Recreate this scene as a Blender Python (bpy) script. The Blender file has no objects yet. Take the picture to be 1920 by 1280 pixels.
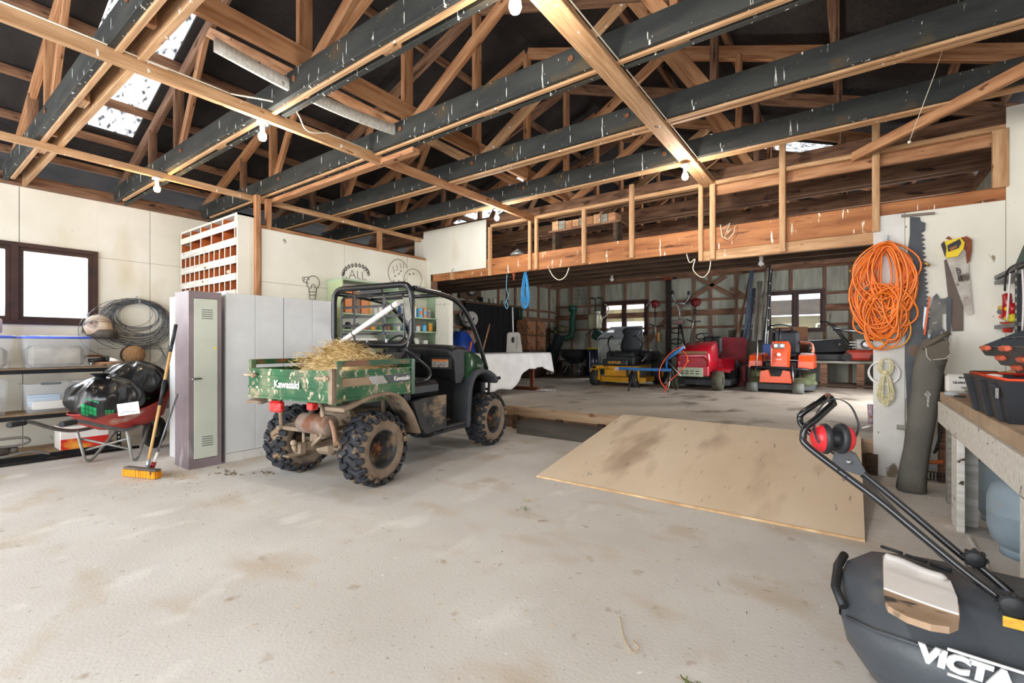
import bpy, bmesh, math, random
from mathutils import Vector, Matrix
random.seed(7)
C = bpy.context.scene.collection
SC = bpy.context.scene
PI = math.pi
# ------------------------------------------------------------------ camera, sky, large lights, exposure
F, H, HY, YAW = 875.0, 1.25, 647.0, math.atan(640/875)
cam = bpy.data.cameras.new('camera'); cam.sensor_width = 36; cam.lens = F/1920*36
cam.shift_y = (HY-640)/1920; cam.clip_start = .05
camo = bpy.data.objects.new('camera', cam); C.objects.link(camo)
camo.location = (0, 0, H); camo.rotation_euler = (PI/2, 0, YAW); SC.camera = camo
w = bpy.data.worlds.new('sky'); SC.world = w; w.use_nodes = True
bg = w.node_tree.nodes['Background']; bg.inputs[0].default_value = (.93, .96, 1, 1); bg.inputs[1].default_value = 2.2
SC.view_settings.view_transform = 'Standard'; SC.view_settings.look = 'None'
SC.view_settings.gamma = 1; SC.view_settings.exposure = .12; SC.view_settings.use_curve_mapping = False
def area(name, loc, rot, sx, sy, e, col=(1, 1, 1)):
    l = bpy.data.lights.new(name, 'AREA'); l.shape = 'RECTANGLE'; l.size = sx; l.size_y = sy; l.energy = e; l.color = col
    o = bpy.data.objects.new(name, l); C.objects.link(o); o.location = loc; o.rotation_euler = rot; return o
# daylight through the open front of the shed (behind the camera) and through the windows
area('daylight_front_opening', (-3.2, -2.9, 1.7), (math.radians(97), 0, 0), 8.8, 3.0, 400, (.96, .98, 1))
area('daylight_window_side', (-8.45, .95, 2.3), (0, math.radians(-75), 0), 1.2, 1.8, 90, (.93, .97, 1))
area('daylight_window_back_1', (-5.6, 14.7, 3.6), (math.radians(-52), 0, 0), 2.4, 1.2, 420, (.93, .97, 1))
area('daylight_window_back_2', (-1.2, 14.7, 3.6), (math.radians(-52), 0, 0), 2.4, 1.2, 420, (.93, .97, 1))
area('fill_light_back_room', (1.75, 9.4, 1.7), (0, math.radians(90), 0), 2.2, 2.8, 230, (.97, .98, 1))  # added fill lamp, out of view, brightens the back room
# ------------------------------------------------------------------ pixel of the 1920x1280 frame -> point on a real plane
_f = Vector((-math.sin(YAW), math.cos(YAW), 0)); _r = Vector((math.cos(YAW), math.sin(YAW), 0)); _c = Vector((0, 0, H))
def ray(x, y): return _f*F + _r*(x-960) + Vector((0, 0, HY-y))
def onz(x, y, z=0): v = ray(x, y); return _c + v*((z-H)/v.z)
def onx(x, y, X): v = ray(x, y); return _c + v*(X/v.x)
def ony(x, y, Y): v = ray(x, y); return _c + v*(Y/v.y)
# ------------------------------------------------------------------ materials
def lin(h):
    h = h.lstrip('#'); c = [int(h[i:i+2], 16)/255 for i in (0, 2, 4)]
    return tuple((x/12.92 if x <= .04045 else ((x+.055)/1.055)**2.4) for x in c) + (1,)
MATS = {}
def mat(name, a, b=None, rough=.6, metal=0, scale=4, stretch=(1, 1, 1), coord='Object', contrast=(.35, .65), bump=0, bscale=None,
        spots=(), emit=0, trans=0, alpha=1, coat=0, detail=4, ior=1.45):
    """a, b: colours mixed by noise; spots: (colour, scale, stretch, threshold, softness) layers of stains or droppings"""
    if name in MATS: return MATS[name]
    m = bpy.data.materials.new(name); m.use_nodes = True; MATS[name] = m
    n, l = m.node_tree.nodes, m.node_tree.links
    p = n['Principled BSDF']; p.inputs['Roughness'].default_value = rough; p.inputs['Metallic'].default_value = metal
    p.inputs['Base Color'].default_value = lin(a); m.diffuse_color = lin(a)
    p.inputs['IOR'].default_value = ior
    if trans: p.inputs['Transmission Weight'].default_value = trans
    if alpha < 1: p.inputs['Alpha'].default_value = alpha
    if coat: p.inputs['Coat Weight'].default_value = coat; p.inputs['Coat Roughness'].default_value = .15
    if emit: p.inputs['Emission Color'].default_value = lin(a); p.inputs['Emission Strength'].default_value = emit
    tc = n.new('ShaderNodeTexCoord')
    def noise(sc, st, det=4, co=None):
        mp = n.new('ShaderNodeMapping'); mp.inputs['Scale'].default_value = st
        l.new(tc.outputs[co or coord], mp.inputs[0])
        t = n.new('ShaderNodeTexNoise'); t.inputs['Scale'].default_value = sc; t.inputs['Detail'].default_value = det
        l.new(mp.outputs[0], t.inputs[0]); return t
    def ramp(src, lo, hi):
        r = n.new('ShaderNodeMapRange'); r.inputs[1].default_value = lo; r.inputs[2].default_value = hi
        l.new(src, r.inputs[0]); return r.outputs[0]
    cur = None; t = None
    if b:
        t = noise(scale, stretch, detail)
        mx = n.new('ShaderNodeMix'); mx.data_type = 'RGBA'; mx.inputs[6].default_value = lin(a); mx.inputs[7].default_value = lin(b)
        l.new(ramp(t.outputs[0], *contrast), mx.inputs[0]); cur = mx.outputs[2]
    for (col, sc, st, th, so) in spots:
        s = noise(sc, st, 3)
        mx = n.new('ShaderNodeMix'); mx.data_type = 'RGBA'; mx.inputs[7].default_value = lin(col)
        if cur: l.new(cur, mx.inputs[6])
        else: mx.inputs[6].default_value = lin(a)
        l.new(ramp(s.outputs[0], th, th+so), mx.inputs[0]); cur = mx.outputs[2]
    if cur: l.new(cur, p.inputs['Base Color'])
    if bump:
        bt = noise(bscale or scale*4, stretch, 5)
        bn = n.new('ShaderNodeBump'); bn.inputs['Strength'].default_value = bump; bn.inputs['Distance'].default_value = .01
        l.new(bt.outputs[0], bn.inputs['Height']); l.new(bn.outputs[0], p.inputs['Normal'])
    return m
G = (1, 22, 9)   # grain: sticks are built along local X, so noise is squeezed across the stick
DROP = ('#e8e4da', 26, (1, 1, .22), .66, .03)
wood_new = mat('wood_new', '#b98a63', '#946340', .7, scale=3, stretch=G, bump=.25, spots=[('#5a3418', 5, (1, 3, 3), .68, .05)])
wood_pale = mat('wood_pale', '#caa27a', '#a87d55', .7, scale=3, stretch=G, bump=.2, spots=[('#6b4222', 6, (1, 3, 3), .7, .04), ('#e8e4da', 22, (1, 1, .4), .7, .02)])
wood_old = mat('wood_old', '#8f6b51', '#634433', .8, scale=3, stretch=G, bump=.3, spots=[('#3a2417', 4, (1, 3, 3), .62, .1)])
wood_beam = mat('wood_beam', '#b57848', '#8f5730', .65, scale=2, stretch=(1, 12, 7), bump=.25, spots=[('#5f3214', 3, (1, 3, 6), .62, .08), ('#efe6d2', 30, (1, 1, .13), .665, .02)])
wood_black = mat('wood_black', '#262928', '#393a37', .72, scale=2, stretch=(1, 8, 4), bump=.25,
                 spots=[('#4a4030', 3, (1, 2, 2), .6, .12), ('#dcdcd4', 34, (1, 1, .13), .677, .02), ('#dcdcd4', 60, (1, 1, .5), .745, .02)])
wood_dark = mat('wood_dark', '#5b4432', '#3a2b20', .8, scale=3, stretch=G, bump=.2)
wood_grey = mat('wood_grey', '#97948a', '#6f6a5e', .85, scale=3, stretch=G, bump=.2)
wood_white = mat('wood_white', '#d8d6d0', '#bdb8ae', .7, scale=3, stretch=G, bump=.15, spots=[('#4a3a2c', 16, (1, 1, 1), .68, .03)])
stud_dark = mat('stud_dark', '#8a6650', '#5d4233', .85, scale=3, stretch=G, bump=.2)
white_board = mat('white_board', '#eae7dc', '#dcd8c9', .6, scale=1.2, bump=.08, bscale=30,
                  spots=[('#8d7f66', 9, (1, 1, .5), .72, .04), ('#4b4436', 30, (1, 1, .7), .755, .015), ('#cfc4a4', 1.6, (1, 1, .4), .62, .2)])
white_dirty = mat('white_dirty', '#dcdad6', '#c4c1ba', .6, scale=2, bump=.1, bscale=30,
                  spots=[('#7d6f5c', 5, (1, 1, .6), .66, .05), ('#4b4436', 26, (1, 1, .7), .72, .02)])
concrete = mat('concrete', '#d6d2cb', '#c6c0b8', .85, scale=1.3, bump=.12, bscale=60, detail=8, contrast=(.3, .7),
               spots=[('#bfb09c', 1.6, (1, 1.6, 1), .54, .2), ('#dedad3', 3.3, (1, .6, 1), .6, .14), ('#a2907a', 7, (1, 1, 1), .66, .12), ('#ebe8e3', 19, (1, .6, 1), .735, .02), ('#6a6054', 26, (1, 1, 1), .75, .02), ('#a9a39a', 45, (1, 1, 1), .66, .05)])
concrete_up = mat('concrete_up', '#c0b5a6', '#a59a8b', .7, scale=1.1, bump=.1, bscale=60, detail=8,
                  spots=[('#74685a', 1.2, (1.6, 1, 1), .56, .14), ('#b9b0a4', 3, (1, 2, 1), .66, .08), ('#55493e', 14, (1, 1, 1), .74, .03)])
ply = mat('ply', '#e2d0b6', '#d6c0a3', .75, scale=1.2, stretch=(1.2, .5, 1), bump=.15, bscale=20, detail=7,
          spots=[('#b39c84', 1.5, (1.6, .5, 1), .56, .15), ('#9a8a78', 9, (2.5, .5, 1), .66, .1), ('#6f6152', 30, (1, 1, 1), .76, .02), ('#d9c9b0', 25, (1, 1, 1), .76, .02)])
ply_edge = mat('ply_edge', '#dcbf95', '#b98f60', .7, scale=8)
roof_dark = mat('roof_dark', '#2d2827', '#1b1818', .8, scale=3, bump=.6, bscale=9, spots=[('#5c5654', 2.2, (1, 1, 1), .74, .03)])
wire_net = mat('wire_net', '#4a4240', rough=.6, metal=.5)
black_metal = mat('black_metal', '#1c1d20', '#26282b', .4, metal=.3, scale=6, bump=.05)
black_plastic = mat('black_plastic', '#1f2123', '#2a2c2e', .5, scale=5, bump=.06)
rubber = mat('rubber', '#1e1f21', '#2b2b2c', .75, scale=6, bump=.2)
steel = mat('steel', '#a9adb0', '#8e9194', .35, metal=.9, scale=5, bump=.04)
galv = mat('galv', '#b5b9ba', '#8b9092', .45, metal=.7, scale=9, bump=.05)
rust = mat('rust', '#8a5a3c', '#5d3a28', .8, metal=.2, scale=12, bump=.2)
white_plastic = mat('white_plastic', '#ecebe6', rough=.4)
chrome = mat('chrome', '#d6d8da', rough=.15, metal=1)
red_paint = mat('red_paint', '#b3141c', '#8e0f18', .3, scale=3, coat=.5)
# ------------------------------------------------------------------ mesh helpers
class MB:
    def __init__(s): s.v = []; s.f = []; s.sm = []
    def add(s, vs, fs, sm=False):
        k = len(s.v); s.v += [tuple(v) for v in vs]; s.f += [tuple(i+k for i in f) for f in fs]; s.sm += [sm]*len(fs); return s
    def box(s, c, d, rz=0, m=None, bev=0):
        x, y, z = (q/2 for q in d)
        if bev:
            b = min(bev, x*.9, y*.9, z*.9); vs = []; 
            for sx in (-1, 1):
                for sy in (-1, 1):
                    for sz in (-1, 1):
                        vs += [(sx*x, sy*(y-b), sz*(z-b)), (sx*(x-b), sy*y, sz*(z-b)), (sx*(x-b), sy*(y-b), sz*z)]
            bm = bmesh.new(); bv = [bm.verts.new(v) for v in vs]; r = bmesh.ops.convex_hull(bm, input=bv)
            bm.verts.index_update(); vs = [tuple(v.co) for v in bm.verts]; fs = [[v.index for v in f.verts] for f in bm.faces]; bm.free()
        else:
            vs = [(sx*x, sy*y, sz*z) for sx in (-1, 1) for sy in (-1, 1) for sz in (-1, 1)]
            fs = [(0, 1, 3, 2), (4, 6, 7, 5), (0, 4, 5, 1), (2, 3, 7, 6), (0, 2, 6, 4), (1, 5, 7, 3)]
        M = Matrix.Translation(Vector(c)) @ (m if m is not None else Matrix.Rotation(rz, 4, 'Z'))
        return s.add([M @ Vector(v) for v in vs], fs)
    def bx(s, a, b, bev=0):
        return s.box([(p+q)/2 for p, q in zip(a, b)], [abs(p-q) for p, q in zip(a, b)], bev=bev)
    def tube(s, pts, r, n=8, cap=True, closed=False):
        P = [Vector(p) for p in pts]; N = len(P); rs = r if isinstance(r, (list, tuple)) else [r]*N
        vs = []; up = None
        for i in range(N):
            if closed: t = P[(i+1) % N]-P[i-1]
            else: t = P[min(i+1, N-1)]-P[max(i-1, 0)]
            if t.length < 1e-9: t = Vector((0, 0, 1))
            t.normalize()
            if up is None: up = Vector((0, 0, 1)) if abs(t.z) < .9 else Vector((1, 0, 0))
            a = t.cross(up)
            if a.length < 1e-6: a = t.orthogonal()
            a.normalize(); b = a.cross(t).normalized(); up = b
            for k in range(n):
                q = 2*PI*k/n; vs.append(P[i]+(a*math.cos(q)+b*math.sin(q))*rs[i])
        fs = []
        for i in range(N if closed else N-1):
            j = (i+1) % N
            for k in range(n): fs.append((i*n+k, i*n+(k+1) % n, j*n+(k+1) % n, j*n+k))
        s.add(vs, fs, True)
        if cap and not closed:
            k0 = len(s.v)-len(vs)
            s.f += [tuple(k0+k for k in range(n))[::-1], tuple(k0+(N-1)*n+k for k in range(n))]; s.sm += [False]*2
        return s
    def cyl(s, p0, p1, r, n=16, r2=None): return s.tube([p0, p1], [r, r if r2 is None else r2], n)
    def lathe(s, prof, m=None, n=24, sm=True, arc=1.0):
        """prof: (radius, height) pairs turned about Z"""
        vs = []; fs = []; K = n if arc >= 1 else n+1
        for (r, z) in prof:
            for k in range(K): q = 2*PI*arc*k/n; vs.append(Vector((r*math.cos(q), r*math.sin(q), z)))
        for i in range(len(prof)-1):
            for k in range(n): fs.append((i*K+k, i*K+(k+1) % K, (i+1)*K+(k+1) % K, (i+1)*K+k))
        if m is not None: vs = [m @ v for v in vs]
        return s.add(vs, fs, sm)
    def prism(s, pts, h0, h1, m=None, sm=False):
        """polygon (x, y) pairs extruded from h0 to h1 along local Z"""
        n = len(pts); vs = [Vector((x, y, h0)) for x, y in pts]+[Vector((x, y, h1)) for x, y in pts]
        if m is not None: vs = [m @ v for v in vs]
        s.add(vs, [(i, (i+1) % n, n+(i+1) % n, n+i) for i in range(n)], sm)
        k = len(s.v)-2*n; s.f += [tuple(k+i for i in range(n))[::-1], tuple(k+n+i for i in range(n))]; s.sm += [False]*2
        return s
    def loft(s, rings, cap=True, sm=True, closed=True):
        n = len(rings[0]); vs = [v for r in rings for v in r]; fs = []
        for i in range(len(rings)-1):
            for k in range(n if closed else n-1): fs.append((i*n+k, i*n+(k+1) % n, (i+1)*n+(k+1) % n, (i+1)*n+k))
        s.add(vs, fs, sm)
        if cap and closed:
            k0 = len(s.v)-len(vs); s.f += [tuple(k0+k for k in range(n))[::-1], tuple(k0+(len(rings)-1)*n+k for k in range(n))]; s.sm += [False]*2
        return s
    def ell(s, c, r, n=12, m=None):
        c = Vector(c); rx, ry, rz = r if isinstance(r, (list, tuple)) else (r, r, r)
        vs = []; fs = []; R = n//2+1
        for i in range(R):
            a = PI*(.02+.96*i/(R-1)); 
            for k in range(n): q = 2*PI*k/n; v = Vector((rx*math.sin(a)*math.cos(q), ry*math.sin(a)*math.sin(q), rz*math.cos(a))); vs.append(c+(m @ v if m is not None else v))
        for i in range(R-1):
            for k in range(n): fs.append((i*n+k, (i+1)*n+k, (i+1)*n+(k+1) % n, i*n+(k+1) % n))
        s.add(vs, fs, True); k0 = len(s.v)-len(vs)
        s.f += [tuple(k0+k for k in range(n)), tuple(k0+(R-1)*n+k for k in range(n))[::-1]]; s.sm += [True]*2
        return s
    def grid(s, fn, nu, nv, th=0):
        """surface fn(u, v) -> point; th gives it thickness along -Z-ish normal"""
        vs = [Vector(fn(i/nu, j/nv)) for j in range(nv+1) for i in range(nu+1)]
        fs = [(j*(nu+1)+i, j*(nu+1)+i+1, (j+1)*(nu+1)+i+1, (j+1)*(nu+1)+i) for j in range(nv) for i in range(nu)]
        return s.add(vs, fs, True)
    def build(s, name, m, parent=None, label=None, solid=0, sub=0, bev=0, mx=None, fix=True):
        me = bpy.data.meshes.new(name); me.from_pydata(s.v, [], s.f)
        me.polygons.foreach_set('use_smooth', s.sm)
        if fix:
            bm = bmesh.new(); bm.from_mesh(me); bmesh.ops.recalc_face_normals(bm, faces=bm.faces); bm.to_mesh(me); bm.free()
        o = bpy.data.objects.new(name, me); C.objects.link(o)
        if m is not None: me.materials.append(m)
        if parent is not None: o.parent = parent
        if label: o['label'] = label
        if mx is not None: o.matrix_local = mx
        if solid: q = o.modifiers.new('solid', 'SOLIDIFY'); q.thickness = solid; q.offset = 0
        if bev: q = o.modifiers.new('bev', 'BEVEL'); q.width = bev; q.segments = 2; q.limit_method = 'ANGLE'
        if sub: q = o.modifiers.new('sub', 'SUBSURF'); q.levels = sub; q.render_levels = sub
        return o
def tag(o, label=None, cat=None, group=None, kind=None):
    for k, v in (('label', label), ('category', cat), ('group', group), ('kind', kind)):
        if v: o[k] = v
    return o
def thing(name, label, cat, loc=(0, 0, 0), rz=0, group=None, kind=None):
    o = bpy.data.objects.new(name, None); C.objects.link(o); o.location = loc; o.rotation_euler = (0, 0, rz)
    o.empty_display_size = .1
    return tag(o, label, cat, group, kind)
def align(p0, p1, roll=None):
    """matrix whose X axis runs from p0 to p1, origin at the middle; Z stays as upright as it can"""
    p0, p1 = Vector(p0), Vector(p1); x = (p1-p0).normalized(); u = Vector(roll) if roll else Vector((0, 0, 1))
    if abs(x.dot(u)) > .98: u = Vector((0, 1, 0))
    y = u.cross(x).normalized(); z = x.cross(y)
    return Matrix.Translation((p0+p1)/2) @ Matrix(((x.x, y.x, z.x), (x.y, y.y, z.y), (x.z, y.z, z.z))).to_4x4()
_SK = {}
def stick(name, p0, p1, wd, ht, m, parent=None, roll=None, label=None):
    """a sawn timber from p0 to p1, wd thick (sideways), ht high: its own mesh along local X"""
    L = (Vector(p1)-Vector(p0)).length; k = (round(L, 3), wd, ht, m.name)
    if k in _SK:
        o = bpy.data.objects.new(name, _SK[k]); C.objects.link(o)
        if parent is not None: o.parent = parent
    else:
        o = MB().box((0, 0, 0), (L, wd, ht), bev=.004).build(name, m, parent); _SK[k] = o.data
    o.matrix_local = align(p0, p1, roll)
    if label: o['label'] = label
    return o
def dup(src, name=None, parent=None, loc=None, rz=None, label=None, group=None):
    r = src.copy(); C.objects.link(r); r.parent = parent
    if loc is not None: r.location = loc
    if rz is not None: r.rotation_euler = (0, 0, rz)
    if label: r['label'] = label
    if group: r['group'] = group
    for ch in list(src.children): dup(ch, parent=r)
    return r
def arc(c, r, a0, a1, n, ax=0, bx=2):
    out = []
    for i in range(n+1):
        q = math.radians(a0+(a1-a0)*i/n); p = list(c); p[ax] += r*math.cos(q); p[bx] += r*math.sin(q); out.append(tuple(p))
    return out
def bez(pts, n=8):
    """smooth curve through points (Catmull-Rom)"""
    P = [Vector(p) for p in pts]; out = []
    for i in range(len(P)-1):
        a, b, c, d = P[max(i-1, 0)], P[i], P[i+1], P[min(i+2, len(P)-1)]
        for k in range(n):
            t = k/n; out.append(.5*((2*b)+(c-a)*t+(2*a-5*b+4*c-d)*t*t+(3*b-a-3*c+d)*t**3))
    out.append(P[-1]); return out
def rounded(pts, r=.05, n=5):
    """polyline with its inner corners rounded by radius r"""
    P = [Vector(p) for p in pts]; out = [P[0]]
    for i in range(1, len(P)-1):
        a, b, c = P[i-1], P[i], P[i+1]; u = (a-b); v = (c-b); k = min(r, u.length*.49, v.length*.49)
        p, q = b+u.normalized()*k, b+v.normalized()*k
        for j in range(n+1): t = j/n; out.append(p*(1-t)**2+b*2*t*(1-t)+q*t*t)
    out.append(P[-1]); return out
def text(s, name, m, size, mx, parent=None, ext=.002, align_x='CENTER', bold=0, shear=0, sx=1):
    cu = bpy.data.curves.new(name, 'FONT'); cu.body = s; cu.size = size; cu.extrude = ext; cu.align_x = align_x; cu.align_y = 'CENTER'
    cu.offset = bold; cu.shear = shear; cu.resolution_u = 3
    t = bpy.data.objects.new(name+'_tmp', cu); C.objects.link(t)
    me = bpy.data.meshes.new_from_object(t.evaluated_get(bpy.context.evaluated_depsgraph_get())); bpy.data.objects.remove(t)
    me.name = name; me.materials.clear(); me.materials.append(m)
    o = bpy.data.objects.new(name, me); C.objects.link(o)
    if parent is not None: o.parent = parent
    o.matrix_local = mx @ Matrix.Scale(sx, 4, (1, 0, 0)); o['kind'] = 'thing'; del o['kind']
    return o
def face_mx(o, xdir, updir):
    """matrix for flat print: text runs along xdir, its top towards updir"""
    x = Vector(xdir).normalized(); y = Vector(updir); y = (y-x*y.dot(x)).normalized(); z = x.cross(y)
    return Matrix.Translation(Vector(o)) @ Matrix(((x.x, y.x, z.x), (x.y, y.y, z.y), (x.z, y.z, z.z))).to_4x4()
def struct(o, label=None): return tag(o, label, None, None, 'structure')
# ================================================================== THE SETTING
XL, XR, YF, YB, YS, ZW, S = -8.0, 1.2, -3.0, 13.5, 5.75, 3.14, .327
ZR, SL = 3.50, .365; XM = (XL+XR)/2
def roofz(x): return ZR+SL*((x-XL) if x < XM else (XR-x))
struct(MB().bx((XL-.2, YF-4, -.15), (XR+.2, YS+.3, 0)).build('floor', concrete), 'pale worn concrete floor of the shed with dust and stains')
fu = struct(thing('floor_raised', 'raised concrete floor of the back room with a boarded step edge', None, (0, YS, 0)))
MB().bx((XL, 0.02, -.1), (XR+.1, YB-YS+.1, S)).build('slab', concrete_up, fu)
MB().bx((XL, -.02, .19), (XR, .02, S-.004)).build('edge_board', mat('edge_board', '#b59a7c', '#93765a', .8, scale=3, stretch=(.3, 1, 4), spots=[('#6f4e35', 3, (1, 1, 2), .6, .1)]), fu)
MB().bx((XL, .0, 0), (XR, .02, .19)).build('riser', mat('riser', '#7d6049', '#5b4433', .9, scale=5), fu)
for x in (-4.15, -3.4, -2.75, .1): MB().bx((x, -.07, 0), (x+.09, .0, .2)).build('peg', wood_dark, fu)
struct(MB().bx((-16, -9, -.2), (12, YF-4.01, -.02)).build('ground', mat('ground', '#a9a59c', '#8c8a7c', .9, scale=2)), 'gravel yard outside')
# --- left wall: white sheets with open joints, a brown two-light window
def panels(wall, boxes, m, n=(1, 0, 0)):
    for a, b in boxes: MB().bx(a, b, bev=.002).build('panel', m, wall)
wl = struct(thing('wall_left', 'cream painted sheet wall with scuffs and fly specks', None, (XL, 0, 0)))
W0, W1, WB, WT = .30, 1.73, 1.50, 2.47
for a, b in (((-.12, YF, 0), (-.014, W0, ZW)), ((-.12, W1, 0), (-.014, YS, ZW)), ((-.12, W0, 0), (-.014, W1, WB)), ((-.12, W0, WT), (-.014, W1, ZW))):
    MB().bx(a, b).build('backing', wood_dark, wl)
g = .003
ys = [-3, -1.8, -.6, W0]
panels(wl, [((-.012, a+g, 0), (0, b-g, ZW)) for a, b in zip(ys, ys[1:])]
       + [((-.012, W0, 0), (0, 1.05-g, .95)), ((-.012, 1.05+g, 0), (0, W1, .95)), ((-.012, W0, .95+g), (0, W1, WB)),
          ((-.012, W0, WT), (0, 1.02-g, ZW)), ((-.012, 1.02+g, WT), (0, W1, ZW)),
          ((-.012, W1, 0), (0, 2.3-g, 1.2)), ((-.012, 2.3+g, 0), (0, YS, 1.2)), ((-.012, W1, 1.2+g), (0, 2.3-g, 2.4)), ((-.012, W1, 2.4+g), (0, 2.3-g, ZW)),
          ((-.012, 2.3+g, 1.2+g), (0, YS, 2.4)), ((-.012, 2.3+g, 2.4+g), (0, YS, ZW))], white_board)
frame_brown = mat('frame_brown', '#3d2420', '#2c1a18', .5, scale=6, bump=.1)
glass = mat('glass', '#ffffff', rough=.02, alpha=.08)
def window(name, label, org, ax, w_, h_, mull, m=frame_brown, sash=.045, fr=.05):
    """org: lower corner; ax 'y' for a wall across X, 'x' for a wall across Y"""
    t = struct(thing(name, label, None, org))
    def b(nm, u0, u1, z0, z1, d0, d1, mm, par):
        a, c = ((d0, u0, z0), (d1, u1, z1)) if ax == 'y' else ((u0, d0, z0), (u1, d1, z1))
        return MB().bx(a, c).build(nm, mm, par)
    b('frame_top', 0, w_, h_-fr, h_, -.1, .03, m, t); b('frame_sill', 0, w_, 0, fr, -.1, .04, m, t)
    b('frame_side', 0, fr, fr, h_-fr, -.1, .03, m, t); b('frame_side', w_-fr, w_, fr, h_-fr, -.1, .03, m, t)
    b('mullion', mull-.03, mull+.03, fr, h_-fr, -.1, .03, m, t)
    for u0, u1 in ((fr, mull-.03), (mull+.03, w_-fr)):
        s = b('sash', u0, u1, fr, fr+sash, -.06, .0, m, t)
        b('sash_rail', u0, u1, h_-fr-sash, h_-fr, -.06, .0, m, s)
        b('sash_stile', u0, u0+sash, fr+sash, h_-fr-sash, -.06, .0, m, s); b('sash_stile', u1-sash, u1, fr+sash, h_-fr-sash, -.06, .0, m, s)
        b('pane', u0+sash, u1-sash, fr+sash, h_-fr-sash, -.035, -.031, glass, s)
    return t
window('window_1', 'brown timber window with two bright panes in the cream side wall', (XL, W0, WB), 'y', W1-W0, WT-WB, .68)
# ceiling plates
struct(stick('trim_1', (XL+.05, YF, ZW+.06), (XL+.05, YB, ZW+.06), .12, .12, wood_old), 'brown timber plate on top of the cream side wall')
struct(stick('trim_2', (XR+.03, YF, ZW+.06), (XR+.03, YB, ZW+.06), .12, .12, wood_old), 'timber plate along the top of the bench side wall')
# --- right wall
wr = struct(thing('wall_right', 'pale blue-white painted sheet wall behind the workbench', None, (XR, 0, 0)))
MB().bx((.012, YF, 0), (.1, YS, ZW)).build('backing', wood_dark, wr)
for i in range(7): MB().bx((0, YF+i*1.25+g, 0), (.012, YF+i*1.25+1.25-g, ZW), bev=.002).build('panel', white_dirty, wr)
# --- partition (runs away from the camera beside the cabinets) with the boards and marker drawings
XP = -6.0
wp = struct(thing('wall_partition', 'cream partition boards behind the cabinets, marked with black felt pen drawings', None, (XP, 0, 0)))
MB().bx((-.1, 2.87, 0), (-.012, YS, 2.70)).build('backing', wood_dark, wp)
for a, b in ((2.87, 4.06), (4.06, 5.25), (5.25, YS-.01)):
    for z0, z1 in ((0, 2.05), (2.05, 2.72)): MB().bx((-.012, a+g, z0+g), (0, b-g, z1), bev=.002).build('panel', white_board, wp)
for p, q in (((0.0, 2.82, 1.4), (0.0, 2.82, 3.12)), ((-.05, 2.98, 2.7), (-.05, 2.98, 3.12)), ((-.05, 4.72, 2.7), (-.05, 4.72, 3.05))): stick('stud', p, q, .07, .06, wood_new, wp)
stick('top_plate', (-.08, 2.85, 2.75), (-.08, YS, 2.75), .09, .045, wood_new, wp)
ink = mat('ink', '#2e2c2a', rough=.8)
def scribble(nm, pl, r=.004, par=wp):
    mb = MB()
    for pts in pl: mb.tube([(0.004, y, z) for y, z in pts], r, 4)
    return mb.build(nm, ink, par)
def wp2(x, y): p = onx(x, y, XP+.004); return (p.y, p.z)
def circ(cx, cy, rx, ry, a0=0, a1=360, n=22): return [wp2(cx+rx*math.cos(math.radians(a0+(a1-a0)*i/n)), cy-ry*math.sin(math.radians(a0+(a1-a0)*i/n))) for i in range(n+1)]
# light-bulb-balloon doodle, flourished word ALL, two round faces of dots
scribble('drawing', [circ(587, 530, 12, 13, -60, 240), [wp2(579, 541), wp2(581, 561), wp2(591, 561), wp2(594, 541)], [wp2(580, 547), wp2(593, 547)], [wp2(581, 553), wp2(592, 553)],
                     [wp2(579, 531), wp2(569, 528), wp2(567, 520), wp2(577, 519), wp2(580, 525)], [wp2(572, 521), wp2(570, 526)], [wp2(583, 541), wp2(585, 533), wp2(590, 533), wp2(591, 541)]])
fl = []
for i in range(11):
    q = math.radians(175-i*17); cx, cy = 667+24*math.cos(q), 515-18*math.sin(q); fl.append(circ(cx, cy, 2.6, 3, 0, 360, 6)); fl.append([wp2(cx, cy-5), wp2(cx+1, cy+4)])
scribble('drawing', fl+[[wp2(655, 521), wp2(660, 506), wp2(667, 522)], [wp2(657, 516), wp2(665, 516)], [wp2(670, 507), wp2(671, 522), wp2(676, 523)], [wp2(679, 509), wp2(680, 524), wp2(687, 524)],
                        circ(646, 518, 4, 5, 90, 350), circ(652, 528, 6, 6, 0, 200)])
scribble('drawing', [circ(746, 510, 18, 24, 20, 330), circ(774, 524, 17, 20, -90, 230), [wp2(737, 499), wp2(739, 512)], [wp2(743, 496), wp2(746, 505), wp2(742, 507)], [wp2(750, 493), wp2(752, 503)], [wp2(756, 492), wp2(757, 503)]]
         + [circ(x, y, 1.3, 1.6, 0, 360, 5) for x, y in ((741, 517), (748, 513), (752, 508), (738, 527), (748, 527), (744, 535), (768, 514), (775, 513))], .0035)
# --- wall plane of the loft and of the saws
ws = struct(thing('wall_saws', 'white painted board wall that carries the saws and the orange hose', None, (0, YS, 0)))
MB().bx((.17, -.03, 0), (1.2, .06, 2.34)).build('backing', wood_old, ws)
MB().bx((.155, -.046, 0), (.39, -.03, 2.49), bev=.002).build('panel', white_dirty, ws)
MB().bx((.393, -.046, .75), (1.05, -.03, 2.49), bev=.002).build('panel', white_board, ws)
MB().bx((1.053, -.05, .75), (1.197, -.03, 3.28), bev=.002).build('panel', white_board, ws)
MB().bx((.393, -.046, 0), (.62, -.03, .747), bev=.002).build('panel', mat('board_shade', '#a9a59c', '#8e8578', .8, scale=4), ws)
ww = struct(thing('wall_loft_end', 'white painted sheet at the partition end of the loft beam', None, (0, YS, 0)))
MB().bx((-6.1, -.05, 2.47), (-4.68, -.036, 3.235), bev=.002).build('panel', white_board, ww)
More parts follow.
